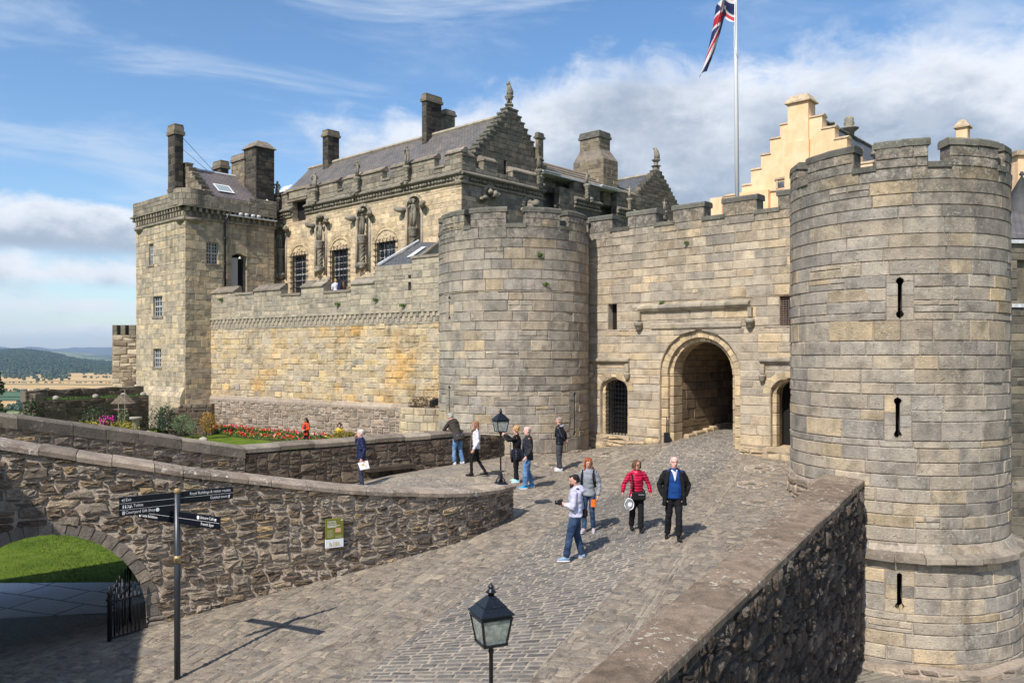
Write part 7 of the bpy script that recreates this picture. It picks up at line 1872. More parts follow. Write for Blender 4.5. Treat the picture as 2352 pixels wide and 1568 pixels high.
# ---------------------------------------------------------------- garden
M['lawnblade']=leafm('grass_blade',(.07,.12,.012),(.17,.23,.03))
def garden():
    rg=random.Random(17); zg=lambda Y:float(np.interp(Y,[22,45],[-5.52,-5.08]))
    mb=MB(); sa,sb=CW.s(500),CW.s(985)
    mb2=MB()
    for i in range(2300):
        s=rg.uniform(sa,sb); t=rg.uniform(.5,3.2)
        t=rg.uniform(.4,1.1+2.0*min(1,(s-sa)/6))
        p=CW.mp(s,t,zg(50)); h=rg.uniform(.06,.2)+(.14 if t<1.3 else 0)
        for k in range(2):
            a=rg.uniform(0,2*pi); r=rg.uniform(.03,.14); c=(p[0]+cos(a)*r,p[1]+sin(a)*r,p[2]+h*rg.uniform(.3,1)); w=rg.uniform(.04,.09); th=rg.uniform(0,pi); u=(cos(th)*w,sin(th)*w)
            mb.add([(c[0]-u[0],c[1]-u[1],c[2]-w*.6),(c[0]+u[0],c[1]+u[1],c[2]-w*.2),(c[0]+u[0]*.4,c[1]+u[1]*.4,c[2]+w),(c[0]-u[0],c[1]-u[1],c[2]+w*.5)],[(0,1,2,3)],(rg.random(),rg.random(),0),0)
        if rg.random()<.20:
            red=rg.random()<(.6 if t<1.6 else .25); att=(rg.uniform(0,.44) if red else rg.uniform(.45,.999),.5,0); w=rg.uniform(.04,.075); z=p[2]+h+.02
            if red: blob(mb,(p[0],p[1],z+.05),(w*.7,w*.7,w*1.7),5,3,att,1,.2,rg)
            else: blob(mb,(p[0],p[1],z),(w,w,w*.6),6,3,att,1,.15,rg)
    o=mb.build('flower_bed',[M['leafg'],M['pet']]); tag(o,'long bed of red, orange and yellow bedding flowers below the golden wall','flower bed',kind='stuff')
    mb=MB(); prism(mb,lambda u,w,z:CW.mp(u,z,w),[(sa-.3,.2),(sa-.3,1.0),(sa+6,3.1),(sb+2,3.2),(sb+2,.2)],-5.3,-5.045); o=mb.build('soil_bed',simple('dark_garden_soil',(.055,.04,.028),.95,var=.3),kind='structure')
    m2=MB(); grass_tufts(m2,[(x_,y_,zg(y_)+.0) for x_,y_ in ((rg.uniform(-15,-7.5),rg.uniform(18.8,30)) for _ in range(26000))],.045,rg,.012); o=m2.build('grass',M['lawnblade']); tag(o,'short mown grass blades of the lawn beyond the arch','grass',kind='stuff')
    def shrub(name,lab,px,ytop,Y,w,mat,n=500,size=.07,h=None,cat='shrub',parts=None,mat2=None,group=None):
        zt=(CY-ytop)/F*Y; zb=zg(Y); x=(px-CX)/F*Y; hh=zt-zb; t=thing(name,lab,cat,(x,Y,zb),0,group); m2=MB()
        el=[((x+rg.uniform(-.25,.25)*w,Y+rg.uniform(-.2,.2)*w,zb+hh*rg.uniform(.5,.66)),(w*rg.uniform(.3,.5),w*.4,hh*rg.uniform(.32,.38))) for _ in range(4)]
        leafcloud(m2,el,n,size,rg); m2.build('foliage',mat,t)
        m2=MB()
        for _ in range(5): tube(m2,[(x+rg.uniform(-.1,.1),Y,zb),(x+rg.uniform(-.3,.3)*w,Y+rg.uniform(-.2,.2)*w,zb+hh*.7)],[.02,.008],5)
        m2.build('stem',M['wood'],t)
        if mat2:
            m2=MB()
            for _ in range(60): e=rg.choice(el); a=rg.uniform(0,2*pi); blob(m2,(e[0][0]+cos(a)*e[1][0],e[0][1]+sin(a)*e[1][1],e[0][2]+e[1][2]*rg.uniform(.2,1)),.06,5,3,(rg.random(),.5,0))
            m2.build('blossom',mat2,t)
        return t
    shrub('shrub','bronze-leaved bush in front of the curly-haired visitor in the garden',792,981,39.3,1.7,M['leafb'],3000,.09)
    shrub('shrub','dark feathery green bush at the corner of the mossy garden wall',370,924,50,1.7,M['leafd'],1200,.09)
    shrub('shrub','pale green rounded bush left of the golden shrub by the bastion wall',418,950,49.5,1.6,M['leafs'],1100,.08)
    shrub('shrub','small silvery round bush just left of the golden shrub',443,962,48.5,.7,M['leafs'],500,.06)
    shrub('shrub','golden orange shrub against the bastion wall at the foot of the tower',472,943,49.3,1.1,M['leafo'],1000,.08)
    shrub('flowering_plant','clump of yellow flowering plants behind the garden wall coping',285,965,47,1.9,M['leafy'],1100,.07,cat='plant')
    shrub('flowering_plant','wide yellow clump at the left end of the garden border',205,958,45,1.7,M['leafy'],700,.07,cat='plant')
    shrub('flowering_plant','magenta flowers between the yellow clumps and the bird table',243,951,46.5,.7,M['leafd'],300,.07,cat='plant',mat2=M['magenta'])
    shrub('flowering_plant','tall leafy green plant beside the garden stakes',285,930,47.5,.5,M['leafs'],300,.1,cat='plant')
    shrub('shrub','dark climbing plant on the mossy wall at the back of the garden',215,925,46.8,1.4,M['leafd'],700,.09)
    for i,(px,y0) in enumerate(((272,915),(287,895))):
        Y=47.2; m2=MB(); p=P(px,y0,Y); tube(m2,[(p[0],Y,zg(Y)),p],.025,6); o=m2.build('garden_stake',M['wood']); tag(o,('shorter wooden stake among the tall garden plants','taller wooden stake beside the bird table post')[i],'stake','wooden stakes in the border')
    # bird table with a little roof
    Y=48.0; x=(283-CX)/F*Y; zt=(CY-903)/F*Y; t=thing('bird_table','wooden bird table with pitched roof in front of the mossy garden wall','bird table',(x,Y,zg(Y))); m2=MB(); tube(m2,[(x,Y,zg(Y)),(x,Y,zt-.9)],.05,6); m2.build('post',M['wood'],t)
    m2=MB(); prism(m2,lambda s,tt,z:(x+s,Y-tt,z),[(-.6,zt-.6),(.6,zt-.6),(0,zt-.05)],-.35,.35,(.5,.5,0)); m2.build('roof',M['wood'],t); m2=MB(); box(m2,lambda s,tt,z:(x+s,Y-tt,z),-.4,.4,-.3,.3,zt-.95,zt-.9); 
    for sg in (-.35,.35): tube(m2,[(x+sg,Y,zt-.9),(x+sg,Y,zt-.6)],.02,4)
    m2.build('tray',M['wood'],t)
    x=(312-CX)/F*47.5; z=(CY-957)/F*47.5; t=thing('stone_pedestal','short stone pedestal with a flat top among the garden flowers','pedestal',(x,47.5,-5.1)); m2=MB(); lathe(m2,(x,47.5,0),[(.3,-5.1),(.22,-4.9),(.2,z-.25),(.3,z-.15)],10,(.6,.6,0)); m2.build('shaft',M['wallrock'],t); m2=MB(); lathe(m2,(x,47.5,0),[(.34,z-.15),(.36,z-.05),(.34,z)],12); m2.build('top',M['wallrock'],t)
    for i,(px,py,Y,r) in enumerate(((340,993,50.5,.30),(467,1011,47,.27))):
        p=P(px,py,Y); m2=MB(); blob(m2,(p[0],Y,zg(Y)+r*.5),(r,r*.9,r*.8),12,8,(.6,.6,0),0,.05,rg); o=m2.build('boulder',M['wallrock']); tag(o,('pale boulder on the lawn left of the black floodlight','pale boulder on the lawn right of the black floodlight')[i],'boulder','pale boulders on the lawn')
    p=P(374,998,50); t=thing('floodlight','black floodlight standing on the lawn between two boulders','floodlight',(p[0],50,zg(50))); m2=MB(); bbox(m2,lambda s,tt,z:(p[0]+s,50-tt,zg(50)+z+.3*tt),-.3,.3,-.15,.15,.1,.45,.03); m2.build('lamp_body',M['iron'],t)
    # weeds growing from the walls
    def tuft(x,y,z,r,n,mat,lab):
        m2=MB()
        for _ in range(n):
            a=rg.uniform(0,2*pi); q=r*rg.random(); grass_tufts(m2,[(x+cos(a)*q,y-abs(sin(a))*q*.4,z+rg.uniform(-.3,.3)*r)],r*.7,rg,.03)
        return tag(m2.build('wall_weed',mat),lab,'weed')
    for px,py,lab in ((510,690,'small green weed high at the left end of the battlement'),(778,700,'green weed on the battlement above the corbel course'),(928,703,'bushy green weed at the right end of the corbel course'),(865,690,'little weed below the lean-to')):
        p=CW.mp(CW.s(px),.06,0); tuft(p[0],p[1],(CY-py)/F*p[1],.22,60,M['leafg'],lab)
    for px,py,lab in ((1253,655,'trailing weed on the face of the left round tower'),(1238,588,'weed in a high joint of the left round tower')):
        s,Y=LT.s(px); p=LT.mp(s,.05,(CY-py)/F*Y); tuft(p[0],p[1],p[2],.14,50,M['leafg'],lab)
    for px,py,lab in ((1580,560,'weed in a joint of the gate wall below the battlements'),(1522,698,'weed on the long hood mould over the archway')):
        p=GW.mp(GW.s(px),.06,GW.z(px,py)); tuft(p[0],p[1],p[2],.13,50,M['leafg'],lab)
    # trees growing on the slope left of the castle
    def tree(lab,px,ytop,ybot,Y,w,n,size,seed):
        r2=random.Random(seed); x=(px-CX)/F*Y; zt=(CY-ytop)/F*Y; zb=(CY-ybot)/F*Y; t=thing('tree',lab,'tree',(x,Y,-12),0,None); m2=MB()
        tube(m2,[(x,Y,-12),(x+.1,Y,zb),(x,Y,zt-.6)],[.16,.1,.03],7)
        els=[]
        for k in range(12):
            u=k/11; a=r2.uniform(0,2*pi); q=w*(1-.6*u)*r2.uniform(.3,.9); c=(x+cos(a)*q,Y+sin(a)*q,zb+(zt-zb)*u); els.append((c,(w*.4,w*.4,(zt-zb)*.1))); tube(m2,[(x,Y,c[2]-.4),c],[.03,.01],4)
        m2.build('trunk',M['wood'],t); m2=MB(); leafcloud(m2,els,n,size,r2); m2.build('crown',M['leafd'],t)
    tree('thin leafy tree at the left edge of the photo, rising above the garden wall',-8,862,985,30,.42,900,.09,5)
    tree('young tree top showing over the left end of the garden wall',72,922,990,33,.55,800,.08,6)
garden()
# ---------------------------------------------------------------- flag and pole
def flag():
    Y=30.5; x,_,_=P(1695,300,Y); t=thing('flagpole','tall white flagpole rising behind the gate wall battlements','flagpole',(x,Y,4.0))
    mb=MB(); xb=P(1694.5,450,Y)[0]; tube(mb,[(xb,Y,3.9),(P(1689,0,Y)[0],Y,13.3),(P(1688,-60,Y)[0],Y,15.2)],[.085,.07,.06],14); mb.build('pole',M['whitep'],t); q=P(1688,-60,Y)
    mb=MB(); blob(mb,(q[0],Y,15.25),.1,10,6); mb.build('finial',M['gold'],t)
    mb=MB(); pts=[P(1688,0,Y-.12),P(1687.5,60,Y-.12),P(1686,105,Y-.12),P(1690,122,Y-.12),P(1696,134,Y-.12)]; tube(mb,pts,.015,5); mb.build('halyard',M['whitep'],t)
    f=thing('union_flag','limp red, white and blue union flag hanging from the white flagpole','flag',(x,Y,12.3))
    NX,NY=150,76; mb=MB(); H=2.0; vs=[]
    hx=P(1687,30,Y)[0]; z0=(CY-52)/F*Y
    for i in range(NX+1):
        a=i/NX
        for j in range(NY+1):
            b=j/NY # 0 = bottom of hoist
            zb=z0+H*b
            # the centre line of the hanging cloth
            u=min(1,a/.30); w=max(0,(a-.30)/.70)
            k=1-(1-u)**2
            cx_=hx-.42*k-(.36+.02)*w**1.0-.30*w**3; zc=(z0+1.0)-.55*k*0-(z0+1.0-11.05)*w-.30*w**3
            # width of the bundle shrinks away from the hoist
            sp=H*(1-k)+(.80-.22*w)*k
            ang=.35*k
            off=(b-.5)
            px_=cx_+off*sp*sin(ang)*1.6*k; pz=(zb-.9*k*0)*(1-k)+k*(zc+off*sp*1.3)
            fold=sin(b*pi*5.2+w*2.0)*.13*k*(1-.25*w)+sin(b*pi*2+3*a)*.08*k
            px_+=cos(b*pi*4.0+1.2+w)*.10*k
            vs.append((px_,Y-.10+fold,pz))
    def col(u,v): # u 0..1 along fly (2:1), v 0..1
        X=u*60;Yy=v*30
        if abs(Yy-15)<=3 or abs(X-30)<=3: return 2
        if abs(Yy-15)<=5 or abs(X-30)<=5: return 1
        # diagonals
        d1=(Yy*2-X)/math.sqrt(5); d2=(Yy*2-(60-X))/math.sqrt(5)
        left=X<30; top=Yy>15
        for d,main in ((d1,True),(d2,False)):
            if main and (left!=(not top)): continue
            if (not main) and (left!=top): continue
            if abs(d)<=3:
                s=d if (left) else -d
                if 0<=s*(1 if True else 1)<=2: return 2
                return 1
        return 0
    fs=[];ms=[]
    for i in range(NX):
        for j in range(NY):
            q=i*(NY+1)+j; fs.append((q,q+NY+1,q+NY+2,q+1)); ms.append(col((i+.5)/NX,(j+.5)/NY))
    mb.v=vs; mb.f=[list(q) for q in fs]; mb.m=ms; mb.a=[(.5,.5,0)]*len(fs); mb.sm=[True]*len(fs)
    cl=[leafm('flag_blue',(.012,.022,.10),(.012,.022,.10),.25),leafm('flag_white',(.72,.72,.72),(.72,.72,.72),.3),leafm('flag_red',(.55,.015,.03),(.55,.015,.03),.3)]
    mb.build('cloth',cl,f)
flag()
# ---------------------------------------------------------------- air
def haze():
    mb=MB(); box(mb,lambda s,t,z:(s,t,z),-22000,22000,-600,17500,-77,330); o=mb.build('haze',None or simple('x',(1,1,1))); o['kind']='stuff'; o['label']='thin blue haze over the plain'
    m=bpy.data.materials.new('thin_air_haze'); m.use_nodes=True; nt=m.node_tree; nt.nodes.clear(); v=nt.nodes.new('ShaderNodeVolumePrincipled'); v.inputs['Color'].default_value=(.52,.72,1,1); v.inputs['Density'].default_value=HAZE; v.inputs['Anisotropy'].default_value=.0
    out=nt.nodes.new('ShaderNodeOutputMaterial'); nt.links.new(v.outputs[0],out.inputs['Volume']); o.data.materials.clear(); o.data.materials.append(m)
HAZE=5.5e-5
haze()
# ---------------------------------------------------------------- people
def fabric(name,col,rough=.85,bands=0,wr=.5,col2=None,vs=6,sheen=.1):
    m,t=newmat(name); tc=t.n('ShaderNodeTexCoord').outputs['Object']
    c2=col2 or tuple(x*.72 for x in col); c=t.mix(t.rng(t.noise(tc,vs,5,.6),.35,.65),c2,col)
    b=t.n('ShaderNodeBsdfPrincipled',Base_Color=c,Roughness=rough); b.inputs['Specular IOR Level'].default_value=.25
    h=t.m('MULTIPLY',t.noise(t.mapp(tc,sc=(1,1,.55)),15,4,.6,.8),wr)
    if bands:
        z=t.n('ShaderNodeSeparateXYZ',Vector=tc).outputs[2]
        h=t.m('ADD',h,t.m('MULTIPLY',t.m('POWER',t.m('ABSOLUTE',t.m('SINE',t.m('MULTIPLY',z,bands))),.5),.9))
    t.put(b,'Normal',t.n('ShaderNodeBump',Height=h,Strength=.8,Distance=.02).outputs[0])
    t.n('ShaderNodeOutputMaterial',Surface=b); return m
FB=dict(navyq=fabric('navy_quilted_cloth',(.012,.022,.075),.5,52),black=fabric('black_cloth',(.010,.010,.012)),charcoal=fabric('charcoal_cloth',(.028,.029,.034)),
 olive=fabric('dark_taupe_cloth',(.055,.045,.036)),white=fabric('white_cotton',(.74,.74,.80),wr=.4),lilac=fabric('pale_lilac_hoodie',(.60,.59,.74),wr=.5),greyh=fabric('heather_grey_hoodie',(.27,.29,.32),wr=.5),
 crimson=fabric('crimson_quilted_cloth',(.50,.008,.05),.35,48),royal=fabric('royal_blue_knit',(.008,.055,.22)),jean=fabric('dark_denim',(.045,.085,.165),col2=(.018,.036,.08),vs=4),jeanl=fabric('light_denim',(.17,.30,.48),col2=(.07,.15,.30),vs=4),
 greyt=fabric('grey_trouser_cloth',(.06,.062,.07)),slate=fabric('slate_trouser_cloth',(.045,.055,.085)),orange=fabric('orange_jacket_cloth',(.65,.08,.02)),green=fabric('sea_green_cotton',(.04,.42,.25)),yellow=fabric('yellow_cotton',(.7,.45,.04)),
 brown=fabric('brown_scarf_cloth',(.14,.085,.045)),puff=fabric('black_puffer_cloth',(.012,.014,.024),.3,58),hoodgrey=fabric('grey_hood_lining',(.38,.38,.42)),tan=fabric('orange_pouch',(.75,.16,.02)))
def skinm(name,c): return simple(name,c,.55,0,.35,.12,25)
SK=skinm('fair_skin',(.62,.34,.25)); SKP=skinm('pink_skin',(.72,.42,.35)); SKT=skinm('tanned_skin',(.46,.25,.17))
def hairm(name,c): return simple(name,c,.6,0,.3,.45,45,.8,70)
HR=dict(white=hairm('white_hair',(.62,.57,.50)),grey=hairm('grey_hair',(.30,.24,.20)),black=hairm('black_hair',(.012,.009,.008)),blond=hairm('curly_blond_hair',(.50,.30,.12)),lbrown=hairm('light_brown_hair',(.28,.14,.07)),red=hairm('red_hair',(.33,.08,.025)),brown=hairm('brown_hair',(.14,.07,.035)),cap=fabric('pale_cap',(.40,.38,.33)))
SHO=dict(blue=simple('bright_blue_trainer',(.02,.30,.55),.5),aqua=simple('aqua_trainer',(.35,.62,.68),.5),white=simple('white_trainer',(.62,.63,.66),.5),black=simple('black_shoe',(.012,.012,.013),.3),pink=simple('grey_pink_trainer',(.42,.36,.38),.5),navy=simple('navy_shoe',(.02,.03,.09),.5),bluey=simple('blue_grey_trainer',(.22,.33,.46),.5))
SOLE=simple('white_sole',(.75,.76,.78),.6); EYE=simple('dark_eye',(.03,.02,.015),.3); LIP=simple('lip',(.42,.14,.12),.5)
def remesh(mb,name,mat,parent,voxel,smooth=4,fac=.5,wrinkle=0.0,seed=0):
    o=mb.build(name,mat,parent,local=True)
    r=o.modifiers.new('r','REMESH'); r.mode='VOXEL'; r.voxel_size=voxel; r.use_smooth_shade=True
    if smooth: s=o.modifiers.new('s','SMOOTH'); s.factor=fac; s.iterations=smooth
    bpy.context.view_layer.update(); dg=bpy.context.evaluated_depsgraph_get(); me=bpy.data.meshes.new_from_object(o.evaluated_get(dg)); me.name=name
    o.modifiers.clear(); o.data=me
    if wrinkle:
        from mathutils import noise as mn
        co_=np.empty(len(me.vertices)*3); no=np.empty(len(me.vertices)*3); me.vertices.foreach_get('co',co_); me.vertices.foreach_get('normal',no)
        co_=co_.reshape(-1,3);no=no.reshape(-1,3); k=np.array([mn.noise(Vector((c[0]*9+seed,c[1]*9,c[2]*15))) for c in co_])
        co_+=no*(k*wrinkle)[:,None]; me.vertices.foreach_set('co',co_.ravel()); me.update()
    for p in me.polygons: p.use_smooth=True
    return o
J0=dict(hip=(0,0,.93),neck=(0,0,1.47),head=(0,.03,1.63),lh=(-.085,0,.90),lk=(-.10,.03,.50),la=(-.11,-.02,.09),rh=(.085,0,.90),rk=(.10,.03,.50),ra=(.11,-.02,.09),
 ls=(-.175,0,1.40),le=(-.25,-.04,1.13),lw=(-.26,.06,.90),rs=(.175,0,1.40),re=(.25,-.04,1.13),rw=(.26,.06,.90))
def person(label,px,py,Y,h,rz,J=None,top='black',legs='jean',shoes='black',hair='grey',hstyle='short',skin=SK,bulk=1.0,toplen=.80,legw=1.0,yaw=0,pitch=0,ry=None,female=False,voxel=.010,zbase=None,hood=False,collar=True,toes=(0,0),group='visitors strolling about the castle',sleeve=1.0,topr=1.0,open_over=None):
    j={k:Vector(v) for k,v in J0.items()}
    for k,v in (J or {}).items(): j[k]=Vector(v)
    x,y,z=P(px,py,Y); z=zbase if zbase is not None else gz(x,y)+.012
    t=thing('person',label,'person',(x,y,z),R_(rz),group); k=h/1.75; t.scale=(k,k,k)
    HY=Matrix.Rotation(R_(yaw),3,'Z')@Matrix.Rotation(R_(pitch),3,'X'); hd=j['head']
    def H(a,b,c): return hd+HY@Vector((a,b,c))
    spine=lambda u:j['hip'].lerp(j['neck'],u)
    W_=.93 if female else 1.0
    def headm(mb):
        rings=[(-.118,.030,.030,.050),(-.108,.045,.045,.040),(-.08,.058,.066,.022),(-.04,.066,.084,.008),(.0,.072,.094,.0),(.04,.075,.099,-.002),(.075,.070,.092,-.006),(.10,.052,.070,-.010),(.118,.020,.030,-.012)]
        tube(mb,[H(0,c,a) for a,_,_,c in rings],[(b*1.02,d) for _,b,d,_ in rings],14,side=HY@Vector((1,0,0)))
        tube(mb,[H(0,.085,.012),H(0,.108,-.018),H(0,.088,-.03)],[.010,.014,.010],6)
        for s in (-1,1): blob(mb,H(s*.076,-.008,-.005),(.012,.02,.03),6,5)
        tube(mb,[j['neck']+Vector((0,0,-.06)),j['neck']+Vector((0,.005,.03)),H(0,-.015,-.09),H(0,-.01,-.04)],[.062,.055,.053,.05],10)
    def hand(mb,wr,el,side):
        d=(wr-el).normalized(); sx=Vector((side,0,0)); n=(sx-d*sx.dot(d)); n=n.normalized() if n.length>.2 else Vector((0,0,1)); f=d.cross(n).normalized()*side # f: across knuckles
        # palm faces inward (-n), fingers curl towards -n
        c=wr+d*.045; tube(mb,[wr-d*.02,wr+d*.03,wr+d*.085],[(.024,.024),(.034,.020),(.036,.017)],8,side=f)
        L=[.066,.078,.074,.060]
        for i,l in enumerate(L):
            b=wr+d*.080+f*((i-1.5)*-.019); q=b+d*l*.45-n*.010; e=q+d*l*.30-n*l*.38; e2=e+d*l*.04-n*l*.30
            tube(mb,[b-d*.015,b,q,e,e2],[.0095,.0095,.009,.0085,.007],6)
        b=wr+d*.02+f*.030; tube(mb,[b,b+d*.035+f*.020-n*.006,b+d*.062+f*.020-n*.018],[.013,.0105,.008],6)
    def limb(mb,a,b,c,r,n=10):
        A,B,C=j[a],j[b],j[c]; tube(mb,[A,A.lerp(B,.4),B.lerp(A,.12),B,B.lerp(C,.15),B.lerp(C,.45),C],r,n)
    # body: one continuous skin
    mb=MB(); headm(mb)
    def torso(mb,inf,z0=-.15,shoulder=True,taper=1.0):
        rg_=[(-.15,.14,.10),(0,.165,.115),(.22,.148 if not female else .125,.105),(.45,.150,.112),(.70,.168,.118),(.88,.160,.098),(.97,.105,.078),(1.02,.06,.055)]
        if female: rg_[4]=(.66,.155,.13)
        rr=[(u,a*W_*bulk+inf,b*bulk+inf) for u,a,b in rg_ if u>=z0-.001]
        tube(mb,[spine(u) for u,_,_ in rr],[(a,b) for _,a,b in rr],16)
        tube(mb,[j['ls'],spine(.93)+Vector((-.06,0,.01)),spine(.93)+Vector((.06,0,.01)),j['rs']],[.052+inf*.8,.062+inf*.7,.062+inf*.7,.052+inf*.8],10)
    torso(mb,0)
    for s,q in (('l',-1),('r',1)):
        limb(mb,s+'s',s+'e',s+'w',[.048,.045,.040,.038,.041,.036,.026]); hand(mb,j[s+'w'],j[s+'e'],q)
        lw_=min(1,legw)*.92; limb(mb,s+'h',s+'k',s+'a',[.078*lw_,.073*lw_,.055*lw_,.052*lw_,.055*lw_,.052*lw_,.034])
        tube(mb,[j[s+'a']+Vector((0,-.02,-.03)),j[s+'a']+Vector((0,.10,-.055))],[.035,.03],8)
    remesh(mb,'body',skin,t,voxel if voxel>.011 else .0085,2,.4)
    # trousers
    lm=FB[legs]; mb=MB(); tube(mb,[spine(-.19)+Vector((0,0,0)),spine(-.08),spine(.05),spine(.15)],[(.12*bulk,.10*bulk),(.168*W_*bulk,.128*bulk),(.172*W_*bulk,.13*bulk),(.152*bulk*W_,.118*bulk)],16)
    for s in 'lr': limb(mb,s+'h',s+'k',s+'a',[.095*bulk**.5,.092*legw,.078*legw,.072*legw,.074*legw,.074*legw,.068*legw],12)
    remesh(mb,'trousers',lm,t,.014,5,.5,.012,px)
    # shoes
    for s,tz in (('l',toes[0]),('r',toes[1])):
        mb=MB(); a=j[s+'a']; M3=Matrix.Rotation(R_(tz),3,'Z'); f=lambda p:a+M3@Vector(p)
        drop=-.045 if a.z<.2 else -.045
        tube(mb,[f((0,-.075,drop)),f((0,-.045,drop+.012)),f((0,.02,drop+.014)),f((0,.09,drop-.002)),f((0,.15,drop-.012)),f((0,.185,drop-.018))],[(.02,.02),(.038,.045),(.042,.048),(.044,.036),(.040,.026),(.018,.014)],12,side=(1,0,0))
        o=mb.build('shoe',SHO[shoes],t,local=True)
        mb=MB(); n=14; ov=[(.046*sin(2*pi*i/n),.055+.135*cos(2*pi*i/n)) for i in range(n)]; b=[tuple(f((p,q,drop-.046))) for p,q in ov]; u=[tuple(f((p,q,drop-.022))) for p,q in ov]
        mb.add(b+u,[list(range(n))[::-1],list(range(n,2*n))]+[(i,(i+1)%n,(i+1)%n+n,i+n) for i in range(n)]); mb.build('sole',SOLE if shoes not in('black','navy') else SHO['black'],o,local=True)
    # top garment
    tm=FB[top]; mb=MB(); inf=.022*topr
    if open_over: # a jacket hanging open over another garment
        torso(mb,.014,-.001); tube(mb,[spine(-.12),spine(.06),spine(.3),spine(.5)],[(.165*bulk,.135*bulk),(.170*bulk,.142*bulk),(.165*bulk,.145*bulk),(.155*bulk,.125*bulk)],16)
        remesh(mb,'cardigan',FB[open_over],t,.013,4,.5,.008,px); mb=MB()
        bk=Vector((0,-.050,0)); tube(mb,[spine((toplen-.93)/.54)+bk,spine(.1)+bk,spine(.5)+bk,spine(.85)+bk*.7,spine(.98)+bk*.5],[(.205*bulk,.12),(.195*bulk,.115),(.195*bulk,.115),(.18*bulk,.095),(.09,.07)],16)
        for sg,s in ((-1,'l'),(1,'r')):
            tube(mb,[(sg*.185*bulk,.075,toplen-.02),(sg*.165*bulk,.085,1.0),(sg*.145*bulk,.085,1.25),(sg*.10,.06,1.42),(sg*.06,.02,1.485)],[(.055,.085),(.05,.085),(.05,.075),(.04,.055),(.03,.04)],10)
            A,B,C=j[s+'s'],j[s+'e'],j[s+'w']; tube(mb,[A+Vector((-sg*.05,0,.02)),A,A.lerp(B,.4),B,B.lerp(C,.3),C.lerp(B,.05)],[.06,.078,.072,.066,.064,.052],12)
        remesh(mb,'jacket',tm,t,.013,3,.5,.014,px*3)
    u0=(toplen-.93)/.54
    if not open_over: torso(mb,inf,-.001)
    tube(mb,[spine(u0),spine(u0*.5),spine(.06),spine(.2)],[(.182*W_*bulk*topr,.142*bulk*topr),(.184*W_*bulk*topr,.142*bulk*topr),(.178*bulk*W_,.135*bulk),(.165*bulk*W_,.125*bulk)],16)
    for s in 'lr':
        A,B,C=j[s+'s'],j[s+'e'],j[s+'w']; C=B.lerp(C,sleeve); k_=topr
        if sleeve>.3: tube(mb,[A,A.lerp(B,.4),B.lerp(A,.1),B,B.lerp(C,.15),B.lerp(C,.5),C.lerp(B,.08),C],[.070*k_,.066*k_,.058*k_,.056*k_,.058*k_,.052*k_,.042*k_,.038*k_],12)
        else: tube(mb,[A,A.lerp(B,.4),A.lerp(B,.62)],[.070,.068,.066],12)
    if collar: tube(mb,[spine(.95),spine(1.0)+Vector((0,.0,.01)),spine(1.0)+Vector((0,.01,.05))],[.085,.075,.072],12)
    if hood: tube(mb,[spine(.82)+Vector((0,-.12,0)),spine(.93)+Vector((0,-.15,0)),spine(1.02)+Vector((0,-.10,.03)),spine(1.0)+Vector((0,.03,.03))],[(.09,.03),(.125,.055),(.12,.05),(.09,.03)],12)
    if not open_over: remesh(mb,{'greyh':'hoodie','lilac':'hoodie','green':'t_shirt','yellow':'blouse','white':'white_top'}.get(top,'jacket'),tm,t,.013,4,.5,.016,px*3)
    # face
    mb=MB()
    for s in (-1,1): blob(mb,H(s*.030,.083,.012),(.012,.008,.006),6,4)
    mb.build('eyes',EYE,t,local=True); mb=MB(); tube(mb,[H(-.022,.088,-.056),H(0,.094,-.055),H(.022,.088,-.056)],[.004,.006,.004],5); mb.build('mouth',LIP,t,local=True)
    if hair in HR:
        rg=random.Random(int(px)); mb=MB(); up=.012
        # skull cap, kept off the face
        if hstyle!='bald':
            tube(mb,[H(0,-.03,-.045),H(0,-.034,.0),H(0,-.03,.045),H(0,-.018,.085),H(0,-.012,.115),H(0,-.012,.132)],[(.078,.080),(.086,.088),(.089,.093),(.084,.092),(.062,.072),(.02,.03)],14,side=HY@Vector((1,0,0)))
            tube(mb,[H(-.045,.058,.092),H(0,.070,.102),H(.045,.058,.092)],[.018,.022,.018],7)
        else: tube(mb,[H(0,-.03,-.04),H(0,-.034,.0),H(0,-.034,.045),H(0,-.03,.062)],[(.078,.078),(.084,.082),(.083,.076),(.07,.06)],14,side=HY@Vector((1,0,0)))
        if hstyle=='curly':
            for _ in range(70):
                a=rg.uniform(0,2*pi); b=rg.uniform(-.7,1.5); p=H(.10*cos(a)*cos(b),-.035+.095*sin(a)*cos(b),.035+.11*sin(b)); 
                if (HY.inverted()@(p-hd)).y>.06 and (HY.inverted()@(p-hd)).z<.07: continue
                blob(mb,p,rg.uniform(.024,.038),6,4,j=.2,rg=rg)
        if hstyle in('long','longer'):
            zl=-.22 if hstyle=='long' else -.34
            tube(mb,[H(0,-.04,.06),H(0,-.06,-.02),H(0,-.075,-.10),H(0,-.08,zl*.75),H(0,-.075,zl)],[(.088,.07),(.092,.062),(.098,.05),(.09,.04),(.05,.02)],12)
            for s in (-1,1): tube(mb,[H(s*.05,.06,.09),H(s*.078,.035,.03),H(s*.082,.03,-.05),H(s*.085,.04,-.13),H(s*.08,.05,zl*.85)],[.02,.024,.026,.026,.012],7)
        if hstyle=='bob':
            for s in (-1,1): tube(mb,[H(s*.045,.065,.09),H(s*.078,.035,.04),H(s*.086,.02,-.03),H(s*.082,.025,-.085)],[.022,.03,.034,.022],8)
            tube(mb,[H(0,-.06,.05),H(0,-.075,-.02),H(0,-.07,-.09)],[(.085,.05),(.09,.045),(.08,.03)],10)
        remesh(mb,'hair',HR[hair],t,.010,2,.4,.012 if hstyle!='bald' else .004,px)
    return t,j,H,spine
